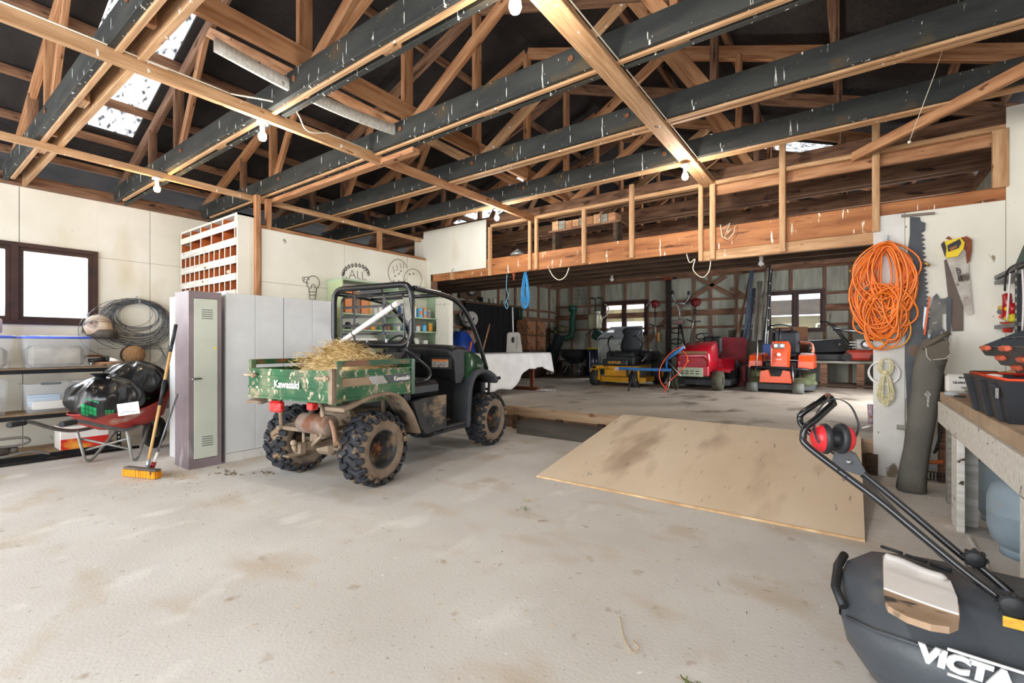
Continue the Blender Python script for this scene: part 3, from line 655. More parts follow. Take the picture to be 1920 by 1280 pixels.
# ---- rear flare, side panels
def flare(name, path, y0, y1, th, m, n=4):
    P = bez([(x, 0, z) for x, z in path], n); rings = []
    for p in P: rings.append(p)
    mb = MB(); N = len(P); inn = []
    for i, p in enumerate(P):
        t = (P[min(i+1, N-1)]-P[max(i-1, 0)]).normalized(); nrm = Vector((-t.z, 0, t.x)); 
        if nrm.z < 0 and abs(nrm.z) > .7: nrm = -nrm
        inn.append(p-nrm*th)
    mb.loft([[Vector((p.x, y0, p.z)), Vector((p.x, y1*.97, p.z)), Vector((p.x, y1, p.z-.004)), Vector((q.x, y1, q.z)), Vector((q.x, y0, q.z))] for p, q in zip(P, inn)])
    return mb.build(name, m, utv)
RA = [(-.47, .74), (-.36, .765), (-.15, .82), (.06, .83), (.22, .775), (.36, .63), (.44, .5), (.49, .40)]
flare('rear_flare', RA, -.42, -.64, .028, flare_mud); flare('rear_flare', RA, .42, .64, .028, flare_mud)
FA = [(1.34, .31), (1.36, .55), (1.4, .78), (1.5, .92), (1.66, .965), (1.82, .945), (1.98, .875), (2.04, .80)]
for s_ in (-1, 1):
    flare('front_flare', FA, s_*.40, s_*.62, .055, flare_dk if s_ < 0 else plast)
    # lower body side behind the door opening
    b = MB().prism([(.40, .70), (.56, .72), (.93, .725), (.93, .37), (.60, .36), (.50, .45)], -.02, .02, Matrix(((1, 0, 0, 0), (0, 0, -1, s_*.60), (0, 1, 0, 0), (0, 0, 0, 1))))
    for z in (.47, .55, .63): b.bx((.62, s_*.62, z), (.90, s_*.635, z+.035))
    b.build('side_panel', plast_mud, utv)
    MB().bx((.9, s_*.28, .33), (1.42, s_*.60, .36)).bx((.9, s_*.57, .34), (1.42, s_*.60, .385)).build('floor_sill', plast_mud, utv)
MB().bx((.5, -.56, .36), (.92, .56, .70)).bx((.40, -.5, .6), (.5, .5, .86)).build('seat_box', plast, utv)
MB().bx((.8, -.55, .30), (1.5, .55, .335)).bx((1.42, -.5, .33), (1.46, .5, .95)).build('floor_pan', plast, utv)
# seats
st = MB().box((.72, 0, .80), (.46, 1.06, .15), bev=.04).box((.66, -.28, .84), (.40, .46, .12), bev=.045).box((.66, .28, .84), (.40, .46, .12), bev=.045)
st.build('seat', mat('seat_vinyl', '#25282b', '#2f3235', .45, scale=4, bump=.05, spots=[('#8d8272', 5, (1, 1, 1), .66, .06)]), utv)
for yy in (-.27, .27): MB().box((.48, yy, 1.05), (.09, .46, .26), m=Matrix.Translation((0, 0, 0)) @ Matrix.Rotation(-.12, 4, 'Y'), bev=.04).build('backrest', MATS['seat_vinyl'], utv)
# ---- dash, hood
dash = MB(); prof = [(1.24, .86), (1.22, 1.12), (1.16, 1.18), (1.18, 1.225), (1.3, 1.25), (1.5, 1.23), (1.52, .86)]
dash.loft([[Vector((x, y, z+dz)) for x, z in prof] for y, dz in ((-.52, -.04), (-.45, 0), (-.1, .015), (.3, .015), (.52, -.04))])
d_o = dash.build('dashboard', plast, utv)
MB().box((1.205, -.34, 1.04), (.02, .3, .14), bev=.008).build('glove_lid', plast, d_o)
MB().box((1.193, -.34, 1.04), (.004, .23, .085)).build('warning_label', mat('warn_a', '#bdb9b0', '#6a6560', .5, scale=28), d_o)
MB().box((1.191, -.34, 1.078), (.004, .23, .018)).build('warning_stripe', mat('warn_b', '#e07b2a', rough=.5), d_o)
MB().box((1.19, .02, 1.1), (.05, .16, .14), bev=.02).box((1.15, .1, 1.02), (.1, .05, .16), bev=.015).build('shift_console', plast, d_o)
hoodm = MB(); ring = lambda x, zt, w_, zb: [Vector((x, -w_, zb)), Vector((x, -w_, zt-.07)), Vector((x, -w_+.05, zt-.015)), Vector((x, -w_*.5, zt+.01)), Vector((x, 0, zt+.015)), Vector((x, w_*.5, zt+.01)), Vector((x, w_-.05, zt-.015)), Vector((x, w_, zt-.07)), Vector((x, w_, zb))]
hoodm.loft([ring(1.44, 1.215, .55, .82), ring(1.6, 1.19, .545, .86), ring(1.8, 1.13, .53, .90), ring(1.95, 1.06, .50, .86), ring(2.08, .95, .46, .80), ring(2.12, .84, .42, .76)])
ho = hoodm.build('hood', mat('green_clean', '#1d4a2a', '#173d22', .35, scale=3, coat=.4, spots=[('#8a8a78', 8, (1, 1, 1), .7, .05)]), utv)
text('MULE', 'lettering', mat('letter_grey', '#9aa09c', rough=.5), .055, face_mx((1.72, -.549, 1.0), (1, 0, 0), (0, 0, 1)), ho, .001)
text('SX', 'lettering', MATS['letter_grey'], .05, face_mx((1.76, -.549, .955), (1, 0, 0), (0, 0, 1)), ho, .001)
for s_ in (-1, 1): MB().ell((2.06, s_*.36, .93), (.05, .06, .045), 10).build('headlamp', mat('lamp_glass', '#dfe3e4', rough=.15), ho)
bp = MB(); bp.tube(rounded([(2.05, -.34, .50), (2.25, -.34, .52), (2.28, -.34, .80), (2.28, .34, .80), (2.25, .34, .52), (2.05, .34, .50)], .06), .018, 8); bp.tube([(2.28, -.34, .66), (2.28, .34, .66)], .016, 8)
bp.tube([(2.15, -.42, .80), (2.35, -.46, .81)], .022, 10)
bp.build('bumper', black_metal, utv)
MB().bx((2.0, -.4, .42), (2.1, .4, .8), bev=.02).build('nose', plast, utv)
# steering wheel
sw = MB(); sm_ = Matrix.Translation((1.12, .27, 1.22)) @ Matrix.Rotation(math.radians(-62), 4, 'Y')
sw.tube([sm_ @ Vector((.165*math.cos(q*PI/12), .165*math.sin(q*PI/12), 0)) for q in range(24)], .013, 8, closed=True)
for q in (90, 210, 330): sw.tube([sm_ @ Vector((0, 0, -.03)), sm_ @ Vector((.16*math.cos(math.radians(q)), .16*math.sin(math.radians(q)), 0))], .011, 6)
sw.tube([sm_ @ Vector((0, 0, 0)), (1.3, .27, 1.1)], .02, 8); sw.build('steering_wheel', plast, utv)
# ---- roll cage
cage_m = mat('cage', '#17191c', '#1f2124', .3, metal=.2, scale=6, coat=.4)
y0, y1, zt, zb, hx = -.53, .57, 1.86, 1.25, .48
hp = rounded([(hx, 0, zt), (hx, y1, zt), (hx, y1, zb), (hx, 0, zb), (hx, y0, zb), (hx, y0, zt), (hx, 0, zt)], .14, 6)[:-1]
ro = MB().tube(hp, .031, 12, closed=True).build('roll_cage', cage_m, utv)
for s_ in (y0, y1):
    mb = MB(); mb.tube(bez([(hx+.03, s_, 1.82), (.75, s_*.98, 1.815), (1.0, s_*.96, 1.80), (1.25, s_*.94, 1.765), (1.42, s_*.94, 1.68), (1.6, s_*.94, 1.52), (1.78, s_*.95, 1.25), (1.93, s_*.96, .95)], 5), .027, 10)
    mb.build('front_tube', cage_m, ro)
MB().tube([(1.02, y0*.96, 1.80), (1.02, y1*.96, 1.80)], .02, 8).build('cross_tube', cage_m, ro)
MB().tube([(hx+.1, y0+.08, 1.79), (hx+.1, y1-.1, 1.79)], .018, 8).build('cross_tube', cage_m, ro)
for s_ in (y0, y1):
    sg = -1 if s_ < 0 else 1
    MB().tube(rounded([(hx, s_, 1.36), (hx-.02, s_*.93, 1.22), (.36, s_*.8, 1.05), (.36, s_*.8, .7)], .06), .022, 8).build('cage_leg', cage_m, ro)
    MB().tube(rounded([(.36, s_*1.04, 1.22), (.52, s_*1.1, 1.107), (.66, s_*1.12, 1.02), (.70, s_*1.12, .95), (.64, s_*1.12, .905), (.46, s_*1.1, .885)], .05), .018, 8).build('hip_guard', cage_m, ro)
gd = MB(); gp = rounded([(hx+.04, 0, 1.77), (hx+.04, .50, 1.77), (hx+.04, .50, 1.29), (hx+.04, -.40, 1.29), (hx+.04, -.40, 1.77), (hx+.04, 0, 1.77)], .07, 4)[:-1]
gd.tube(gp, .012, 8, closed=True); go = gd.build('rear_screen', cage_m, ro)
for z in (1.37, 1.46, 1.555, 1.66): MB().bx((hx+.036, -.40, z-.013), (hx+.046, .50, z+.013)).build('bar', cage_m, go)
for yy in (.29, -.13): MB().bx((hx+.03, yy-.016, 1.27), (hx+.04, yy+.016, 1.79)).build('upright', cage_m, go)
MB().bx((hx-.01, -.14, 1.785), (hx+.02, .17, 1.83), bev=.005).build('plate', plast, ro)
for yy in (.07, -.2): MB().box((hx-.0, yy, 1.29), (.02, .02, .045)).build('clip', galv, ro)
# mirror bracket loop
m_ = MB().tube(bez([ul(*p, 1, -.5) for p in ((868, 573), (863, 586), (865, 598), (872, 604), (883, 602), (889, 596))], 5), .011, 8).build('mirror_bracket', cage_m, ro)
# ---- things carried
straw_m = mat('straw', '#dcc594', '#bd9f68', .8, scale=20, contrast=(.3, .7), bump=.3)
random.seed(3)
sb = MB()
def straw(mb, c, spread, n, ln=(.06, .16), up=.4, r=.0022):
    for _ in range(n):
        p = Vector(c)+Vector([random.uniform(-1, 1)*s for s in spread]); q = random.uniform(0, 2*PI)
        d = Vector((math.cos(q), math.sin(q), random.uniform(-up, up))).normalized()*random.uniform(*ln)
        s_ = d.cross(Vector((random.random()-.5, random.random()-.5, random.random()))).normalized()*r
        mb.add([p-s_, p+s_, p+d+s_, p+d-s_], [(0, 1, 2, 3)])
W_ = lambda x, y, z: UM @ Vector((x, y, z))
def mound(mb, x0, x1, y0_, y1_, zb_, h, n=12):
    def fn(u, v):
        e = (1-abs(2*u-1)**6)*(1-abs(2*v-1)**6); x = x0+(x1-x0)*u; y = y0_+(y1_-y0_)*v
        return UM @ Vector((x, y, zb_+h*e+.02*math.sin(9*x+7*y)+.02*math.sin(17*y-5*x)))
    mb.grid(fn, n, n)
mb = MB(); mound(mb, -.28, .38, -.5, .36, .83, .30)
for _ in range(1):
    for k in range(2600):
        x, y = random.uniform(-.26, .36), random.uniform(-.5, .34); p = UM @ Vector((x, y, random.uniform(1.05, 1.15)+.03*math.sin(9*x+7*y)))
        q = random.uniform(0, 2*PI); d = Vector((math.cos(q), math.sin(q), random.uniform(-.35, .35))).normalized()*random.uniform(.03, .09); s_ = d.orthogonal().normalized()*.0022
        mb.add([p-s_, p+s_, p+d+s_, p+d-s_], [(0, 1, 2, 3)])
    for k in range(1500):
        x, y = random.gauss(.2, .09), random.gauss(.1, .16); hgt = max(0, .14-abs(y-.12)*.35)
        p = UM @ Vector((x, y, random.uniform(1.12, 1.16+hgt))); q = random.uniform(0, 2*PI); d = Vector((math.cos(q), math.sin(q), random.uniform(-.5, .5))).normalized()*random.uniform(.05, .13); s_ = d.orthogonal().normalized()*.0022
        mb.add([p-s_, p+s_, p+d+s_, p+d-s_], [(0, 1, 2, 3)])
    def fn(u, v): y = -.35+.8*u; x = .02+.34*v; return UM @ Vector((x, y, 1.1+max(0, .13-abs(y-.1)*.33)*math.sin(PI*min(1, v*1.2))))
    mb.grid(fn, 10, 6)
tag(mb.build('straw', straw_m, None, fix=False), 'loose golden straw heaped in the green cargo bed', 'straw', kind='stuff')
pv = thing('pvc_pipe', 'white plastic pipe with black bands leaning on the roll cage above the straw', 'pipe')
a, b = W_(.36, .40, 1.245), W_(.36, -.46, 1.665); MB().cyl(a, b, .027, 20).build('tube', white_plastic, pv)
for t in (.3, .93): c = a.lerp(b, t); d = (b-a).normalized()*.006; MB().cyl(c-d, c+d, .0285, 20).build('band', black_plastic, pv)
MB().cyl(a+(a-b).normalized()*.012, a, .03, 20).build('end_cap', white_plastic, pv)
bl = MB().prism([(0, 0), (.07, .0), (.10, -.2), (.07, -.24), (.03, -.21)], 0, .004, face_mx(W_(.43, -.46, 1.72), UM.to_3x3() @ Vector((.2, -1, 0)), (0, 0, 1)))
tag(bl.build('metal_plate', mat('dull_plate', '#8c8b84', '#77756c', .7, scale=6)), 'thin steel blade hanging beside the upper end of the white pipe', 'blade')
# ================================================================== CREAM WALL SIDE: locker, cabinets, pigeonholes, shelves
grey_enamel = mat('grey_enamel', '#d6d8d8', '#c9cbcc', .45, scale=2, bump=.02, spots=[('#a59f94', 3, (1, 1, .4), .7, .08)])
t = thing('locker', 'narrow mauve steel locker with a pale green vented door and a yellow dot', 'locker', (-5.61, 2.01, 0))
mauve = mat('mauve', '#8d7f83', '#7a6d70', .5, metal=.2, scale=3, spots=[('#b6b0b4', 3, (1, 1, .4), .62, .1)])
lk = MB(); lk.bx((-.12, -.15, 0), (.214, .15, 1.8)).bx((.214, -.15, 0), (.24, -.105, 1.8)).bx((.214, .115, 0), (.24, .15, 1.8)).bx((.214, -.105, 1.73), (.24, .115, 1.8)).bx((.214, -.105, 0), (.24, .115, .09))
lk.build('body', mauve, t)
d = MB().bx((.222, -.103, .095), (.243, .113, 1.725), bev=.003).build('door', mat('locker_green', '#c3c8ba', '#b7bcae', .5, scale=3), t)
for z0 in (1.52, .22):
    for k in range(5): MB().bx((.243, -.035, z0+k*.022), (.247, .065, z0+k*.022+.009)).build('vent_slot', mat('vent_dark', '#7e8279', rough=.6), d)
MB().box((.25, -.07, .91), (.014, .06, .018), bev=.003).cyl((.25, -.10, .91), (.25, -.125, .91), .012, 8).build('handle', chrome, d)
MB().cyl((.243, .088, 1.22), (.2445, .088, 1.22), .011, 12).build('sticker', mat('yellow_dot', '#f0d010', rough=.5), d, 'round yellow sticker')
o = MB().bx((-.17, -.08, 0), (.17, .08, 1.79), bev=.004); tag(o.build('tall_cabinet', grey_enamel, None, mx=Matrix.Translation((-6.06, 2.05, 0))), 'plain white cabinet standing edge-on behind the mauve locker', 'cabinet')
# white double-door cabinets
def cupboard(y0, y1, ym, lab):
    t = thing('cabinet', lab, 'cabinet', (-5.4, y0, 0), 0, 'white cabinets along the partition')
    w_ = y1-y0; MB().bx((-.54, .002, .0), (-.02, w_-.002, 1.81)).build('body', grey_enamel, t)
    for a, b in ((0.002, ym-y0), (ym-y0, w_)): MB().bx((-.018, a+.002, .095), (0, b-.002, 1.81), bev=.002).build('door', grey_enamel, t)
    MB().bx((-.02, .0, 0), (-.005, w_, .09)).build('kickboard', white_dirty, t)
    return t
cupboard(2.212, 2.84, 2.52, 'white two-door cabinet beside the mauve locker')
cupboard(2.845, 3.50, 3.20, 'white two-door cabinet behind the vehicle tailgate')
# pigeonholes
px_ = mat('pigeon_wood', '#b4602e', '#95481f', .7, scale=4, stretch=(4, 1, 1))
t = thing('pigeonhole_rack', 'white pigeonhole rack of raw-wood compartments above the locker', 'rack', (-6.9, 2.6, 0))
MB().bx((-.87, .24, 1.84), (.87, .26, 2.85)).build('back', px_, t)
MB().bx((.85, .0, 1.84), (.88, .26, 2.86)).bx((.80, -.006, 2.76), (.88, 0, 2.86)).build('side', white_board, t)
MB().bx((-.88, .0, 1.84), (-.865, .26, 2.86)).build('side', white_board, t)
MB().bx((-.88, -.004, 2.835), (.88, .26, 2.86)).build('top', white_board, t)
rows = [(2.835, 2.76, 2.68, 5), (2.68, 2.56, 2.47, 5), (2.47, 2.34, 2.25, 11), (2.25, 2.13, 2.045, 11), (2.045, 1.93, 1.84, 11)]
for i, (zt_, zb_, zl, n_) in enumerate(rows):
    s_ = MB().bx((-.865, .0, zb_-.012), (.85, .24, zb_)).build('shelf', px_, t)
    MB().bx((-.865, -.012, zl), (.85, 0, zb_)).build('lip', wood_white if i else white_board, s_)
    for k in range(n_+1):
        x = -.86+1.71*k/n_ if n_ > 5 else -.86+k*.335
        if x < .85:
            if i < 2 and False: pass
            dv = MB().bx((x-.005, .0, zb_), (x+.005, .24, zt_)).build('divider', px_, t); MB().bx((x-.007, -.006, zb_), (x+.007, 0, zt_)).build('edge', white_board, dv)
tag(MB().ell((-6.35, 2.66, 2.17), (.06, .05, .035), 8).build('rag', mat('rag', '#c9bda8', '#a89a84', .9, scale=20), None), 'crumpled pale rag stuffed in a pigeonhole', 'rag')
# green shelves with their jars
gs = mat('sage', '#a9bfa2', '#9bb196', .55, scale=3, spots=[('#c8cfb8', 4, (1, 1, .5), .62, .1)])
t = thing('open_shelf', 'sage green open shelf unit on the partition, filled with jars and boxes', 'shelf', (-5.99, 3.8, 0))
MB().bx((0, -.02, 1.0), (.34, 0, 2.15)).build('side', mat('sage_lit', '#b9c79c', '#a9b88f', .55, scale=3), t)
MB().bx((0, 1.86, .9), (.34, 1.88, 2.15)).build('side', gs, t)
MB().bx((0, .95, .9), (.33, .965, 2.15)).build('divider', gs, t)
MB().bx((0, -.02, 2.15), (.34, 1.88, 2.175)).build('top', gs, t)
for z in (1.70, 1.475, 1.25, 1.0): MB().bx((0.01, 0, z-.02), (.33, 1.86, z)).build('shelf', gs, t)
MB().bx((0, 0, .9), (.012, 1.86, 2.15)).build('back', white_board, t)
random.seed(11)
cols = dict(orange='#c8783a', amber='#d9952e', yellow='#e3c13c', white='#e6e4dc', blue='#2c4f96', cyan='#5fa9cf', red='#b8342c', black='#24262a', brown='#7a5236', clear='#c9cdc6', green='#4d7a4a', grey='#8c8f90')
CM = {k: mat('jar_'+k, v, None, .45) for k, v in cols.items()}
def jar(x, y, z, r, h, body, lid, lab, cat='jar', nm='jar'):
    t = thing(nm, lab, cat, (x, y, z+.001), 0, 'containers on the green shelf')
    MB().lathe([(0, 0), (r*.95, 0), (r, .008), (r, h*.75), (r*.75, h*.83), (r*.75, h*.88)], n=12).build('body', CM[body], t)
    MB().lathe([(r*.78, h*.86), (r*.8, h*.88), (r*.8, h), (0, h)], n=12).build('lid', CM[lid], t)
def carton(x, y, z, d, body, lab, nm='carton', stripe=None):
    t = thing(nm, lab, nm, (x, y, z+.001), 0, 'containers on the green shelf')
    MB().bx((-d[0]/2, -d[1]/2, 0), (d[0]/2, d[1]/2, d[2]), bev=.002).build('box', CM[body], t)
    if stripe: MB().bx((d[0]/2, -d[1]/2+.004, d[2]*.3), (d[0]/2+.002, d[1]/2-.004, d[2]*.7)).build('print', CM[stripe], t)
gx = -5.76
for y, h, b, l in ((3.9, .30, 'orange', 'upright orange folder box at the locker end of the green top shelf'), (4.03, .31, 'brown', 'brown folder box between two orange ones on the green top shelf'), (4.16, .29, 'orange', 'second orange folder box on the green top shelf, beside the amber bottle')):
    carton(gx, y, 1.70, (.2, .11, h), b, l, 'box_file')
jar(gx, 4.28, 1.70, .045, .27, 'amber', 'yellow', 'tall amber bottle with a yellow cap on the green top shelf', 'bottle', 'bottle')
for y, b, l2, lab, h in ((4.40, 'clear', 'grey', 'clear jar after the amber bottle on the green top shelf', .12), (4.49, 'white', 'red', 'white tub with a red lid on the green top shelf', .14), (4.58, 'clear', 'white', 'clear jar with a white lid on the green top shelf', .13),
                          (4.85, 'blue', 'blue', 'dark blue tin by the shelf divider on the green top shelf', .17), (5.16, 'white', 'yellow', 'white bottle with a yellow cap on the far half of the green top shelf', .19)):
    jar(gx+.02, y, 1.70, .038, h, b, l2, lab)
carton(gx, 5.27, 1.70, (.14, .07, .15), 'cyan', 'blue and orange carton on the far half of the green top shelf', stripe='orange')
carton(gx, 5.36, 1.70, (.14, .07, .16), 'orange', 'orange carton beside the blue one on the green top shelf', stripe='cyan')
jar(gx, 5.48, 1.70, .06, .13, 'grey', 'clear', 'squat bag-shaped pot at the end of the green top shelf')
mids = [('black', 'black', 'black pot first on the green middle shelf', .10), ('grey', 'black', 'grey tin with a black lid on the green middle shelf', .09), ('red', 'white', 'red jar on the near half of the green middle shelf', .08), ('amber', 'brown', 'amber jar on the green middle shelf', .09),
        ('green', 'yellow', 'green jar with a yellow lid on the green middle shelf', .10), ('brown', 'grey', 'brown jar by the divider of the green middle shelf', .11), ('white', 'brown', 'white jar with a brown lid just past the divider on the middle shelf', .12),
        ('cyan', 'white', 'pale blue jar on the far half of the middle shelf', .10), ('blue', 'clear', 'blue jar on the far half of the middle shelf', .11), ('clear', 'red', 'clear jar with a red lid on the far half of the middle shelf', .10), ('cyan', 'blue', 'light blue jar with a dark blue lid on the middle shelf', .12), ('amber', 'yellow', 'amber cup with a yellow rim at the end of the middle shelf', .14)]
for k, (b, l2, lab, h) in enumerate(mids): jar(gx+.03, 3.93+k*.139+(.05 if k > 5 else 0), 1.475, .04, h, b, l2, lab)
carton(gx, 4.15, 1.25, (.2, .45, .10), 'white', 'long white carton on the lower green shelf')
jar(gx, 4.95, 1.25, .06, .09, 'brown', 'grey', 'brown pot on the lower green shelf'); jar(gx, 5.2, 1.25, .07, .11, 'clear', 'clear', 'clear glass bowl jar on the lower green shelf'); jar(gx, 5.42, 1.25, .05, .10, 'clear', 'black', 'clear jar with a black lid on the lower green shelf')
jar(gx, 4.55, 1.25, .08, .08, 'black', 'black', 'flat black pot on the lower green shelf')
tb = thing('white_cupboard', 'white tall cupboard at the end of the green shelf, next to the doorway post', 'cupboard', (-5.54, 5.62, 0))
MB().bx((-.17, .0, 0), (.16, .07, 2.04)).build('body', white_board, tb); MB().bx((-.165, -.016, .1), (.155, -.001, 1.93), bev=.002).build('door', white_board, tb); MB().bx((-.165, -.016, 1.935), (.155, -.001, 2.03), bev=.002).build('door', white_board, tb)
MB().tube(bez([(-.16, -.02, 1.66), (-.15, -.025, 1.55), (-.16, -.02, 1.48)], 4), .012, 6).build('strap', black_plastic, tb)
# ---- slotted steel shelving under the window
t = thing('shelving_unit', 'black slotted-angle shelving unit with particle board shelves under the window', 'shelving', (-7.5, .6, 0))
def slotted(x, y, z0, z1, par):
    p = MB().bx((x-.02, y-.002, z0), (x+.02, y+.002, z1)).bx((x+.018, y-.04, z0), (x+.022, y, z1)).build('post', black_metal, par)
    k = z0+.03; h = MB()
    while k < z1-.03: h.bx((x+.0222, y-.028, k), (x+.0232, y-.012, k+.02)); k += .05
    tag(h.build('slots', mat('slot', '#c9c7c2', rough=.7), p), kind='stuff')
for x in (.3, -.28):
    for y in (-1.2, 1.17): slotted(x, y, 0, 1.0, t)
for z in (.06, .49, .985):
    s_ = MB().bx((-.28, -1.2, z-.005), (.29, 1.15, z+.008)).build('shelf', mat('particle', '#a98f72', '#8f7659', .8, scale=12), t)
    MB().bx((.30, -1.2, z-.045), (.32, 1.17, z+.0)).bx((.298, -1.2, z-.012), (.335, 1.17, z-.002)).build('shelf_rail', black_metal, s_)
def tub(x, y, z, wx, wy, h, lid, lab, cont):
    t = thing('storage_tub', lab, 'storage tub', (x, y, z))
    cl = mat('clear_plastic', '#dfe6ee', rough=.25, alpha=.25)
    def ring(s, zz): return [Vector((a*wx/2*s, b*wy/2*s, zz)) for a, b in ((-1, -.9), (-.9, -1), (.9, -1), (1, -.9), (1, .9), (.9, 1), (-.9, 1), (-1, .9))]
    m_ = MB(); m_.loft([ring(.86, 0), ring(.88, .01), ring(1, h)], cap=False); k = MB(); m_.add(ring(.86, .0), [tuple(range(8))]); m_.build('tub', cl, t)
    if lid: MB().loft([ring(1.03, h), ring(1.04, h+.012), ring(1.04, h+.022), ring(.95, h+.03)]).build('lid', mat('lid_blue', '#5f78e0', '#4a63cf', .35, scale=5) if lid == 'b' else mat('lid_clear', '#cfd6dd', rough=.3, alpha=.7), t)
    else:
        m_ = MB().loft([ring(1, h-.01), ring(1.04, h-.01), ring(1.04, h), ring(1, h)], cap=False); m_.build('rim', cl, t)
        MB().box((wx/2+.012, 0, h+.005), (.02, wy*.42, .022), bev=.004).build('handle', mat('handle_grey', '#5c6468', rough=.5), t)
    return t
cloth_m = mat('tub_cloth', '#b9b1a2', '#8f8778', .9, scale=6, bump=.3)
t = tub(-7.5, 1.24, .995, .42, .56, .33, 'b', 'clear tub with a blue lid holding crumpled cream fabric, beside the wire coils', 1)
MB().box((0, 0, .13), (.34, .46, .24), bev=.04).build('contents', cloth_m, t)
t = tub(-7.5, .62, .995, .42, .56, .33, 'b', 'clear tub with a blue lid cut by the frame edge, under the window', 1); MB().box((0, 0, .12), (.34, .46, .22), bev=.04).build('contents', cloth_m, t)
o = MB().box((0, 0, .10), (.3, .4, .19), bev=.03).build('white_bag', mat('bag_white', '#e6dfe0', '#b6a8a4', .6, scale=5)); o.location = (-7.55, .62, 1.36); tag(o, 'see-through bag with brown content lying on a blue-lidded tub', 'bag')
t = tub(-7.47, 1.17, .498, .42, .40, .32, '', 'open clear tub on the lower shelf holding a blue packet and a white carton', 1)
MB().box((.1, 0, .08), (.12, .27, .09), bev=.004).build('white_carton', CM['white'], t); MB().box((.03, -.03, .13), (.1, .26, .13), bev=.004).build('blue_packet', mat('packet_blue', '#3f8fc4', '#dfe8ee', .4, scale=4, stretch=(.1, .1, 8)), t)
t = tub(-7.47, .64, .498, .42, .42, .38, '', 'tall clear tub on the lower shelf cut by the frame edge', 1); MB().box((0, 0, .1), (.3, .3, .18), bev=.03).build('contents', cloth_m, t)
t = tub(-7.5, 1.56, .498, .42, .34, .34, '', 'clear tub with green and white packets behind the black sacks', 1); MB().box((.06, -.05, .12), (.15, .1, .2), bev=.004).build('packet', mat('pk', '#d8e0d0', '#7fb35a', .5, scale=14), t); MB().box((.0, .07, .09), (.2, .1, .16), bev=.004).build('packet', CM['grey'], t)
t = thing('carton', 'red and white carton with flame print on the bottom shelf behind the barrow', 'carton', (-7.3, 1.45, .07)); MB().bx((-.15, -.22, 0), (.15, .2, .26), bev=.004).build('box', mat('flame', '#e8e4de', '#dcd6cf', .5), t)
MB().bx((.151, -.218, .002), (.153, .198, .12)).build('print', mat('flame2', '#c9281c', '#e9a23a', .5, scale=9, contrast=(.5, .7)), t)
t = thing('hand_pump', 'grimy grey pump with curled hoses on the bottom shelf', 'pump', (-7.15, .78, .07))
MB().cyl((0, -.4, .07), (0, .05, .075), .045, 14).cyl((0, .05, .075), (0, .12, .075), .03, 12).build('barrel', mat('grime', '#4d4a46', '#77716a', .7, metal=.3, scale=12), t)
MB().tube(bez([(.0, -.4, .16), (.02, -.1, .2), (.02, .15, .2), (.02, .2, .15), (.02, .1, .12), (.03, -.1, .13)], 6), .014, 8).tube(bez([(.08, -.4, .02), (.1, 0, .03), (.1, .2, .05), (.1, .35, .0)], 6), .013, 8).build('hose', mat('hose_grey', '#6d6a66', rough=.7), t)
tag(MB().tube([(-7.05, -.3, .02), (-7.0, 1.9, .02)], .016, 8).build('pipe', black_metal), 'long grimy black pipe lying along the floor in front of the shelving', 'pipe')
# tools lying on the upper shelf
def rod(nm, lab, cat, a, b, r, m, n=8): return tag(MB().tube([a, b], r, n).build(nm, m), lab, cat)
t = thing('hammer', 'hammer with a pale wooden handle lying on the upper black shelf', 'hammer', (-7.25, 1.62, 1.02)); MB().tube([(0, -.1, .01), (.02, .19, .02)], .015, 8).build('handle', wood_new, t); MB().box((0, -.11, .015), (.1, .03, .03), bev=.006).build('head', steel, t)
t = thing('torch', 'black torch lying behind the hammer', 'torch', (-7.4, 1.6, 1.03)); MB().cyl((0, -.08, .03), (0, .07, .05), .028, 12).cyl((0, .07, .05), (0, .1, .053), .04, 12).build('body', black_plastic, t)
t = thing('caulking_tube', 'white caulking tube on the pile of tools', 'tube', (-7.33, 1.74, 1.06)); MB().cyl((0, -.04, .02), (.02, .05, -.01), .022, 10).build('body', white_plastic, t)
t = thing('spirit_level', 'thin grey metal ruler sticking out beyond the shelf end', 'ruler', (-7.22, 1.85, 1.0)); MB().box((0, 0, .004), (.03, .42, .006), rz=.1).build('blade', steel, t)
t = thing('clamp', 'black clamp heaped behind the torch', 'clamp', (-7.6, 1.6, 1.0)); MB().tube(rounded([(0, -.1, .02), (0, -.08, .12), (.03, .08, .12), (.03, .1, .03)], .03), .014, 8).build('frame', rust, t)
# ---- things hanging on the cream wall
wire = mat('wire', '#6a6f76', '#7d8288', .45, metal=.6, scale=20)
random.seed(5)
t = thing('wire_coil', 'large coil of grey fencing wire hung on a nail beside the window', 'coil', (-7.97, 2.13, 1.87))
for j in range(34):
    ry = random.uniform(.24, .40); rzz = ry*random.uniform(.72, .86); cy = random.gauss(0, .03); top = random.uniform(-.04, .02); dd = random.uniform(.0, .07)
    pts = [(dd+.01*math.sin(3*a), cy+ry*math.sin(a), top-rzz+rzz*math.cos(a)) for a in [2*PI*k/30 for k in range(30)]]
    MB().tube(pts, .0032, 4, closed=True).build('wire_loop', wire, t)
for j, (cy, ry) in enumerate(((-.1, .42), (-.22, .38))): MB().tube([(.03, cy+ry*math.sin(a), -.34-.1*j+.34*math.cos(a)) for a in [-.3-2.6*k/20 for k in range(21)]], .0035, 4).build('loose_end', wire, t)
MB().tube(bez([(.05, .05, .0), (.05, .2, -.02), (.05, .3, -.12), (.05, .36, -.25)], 6), .005, 5).build('red_wire', mat('red_wire', '#8c2f28', rough=.5), t)
MB().box((.06, .02, -.02), (.03, .02, .04)).cyl((0, 0, .04), (.06, 0, .05), .006, 6).build('nail', galv, t)
t = thing('wire_coil', 'small thin wire coil hanging under the large coil', 'coil', (-7.97, 2.3, 1.25))
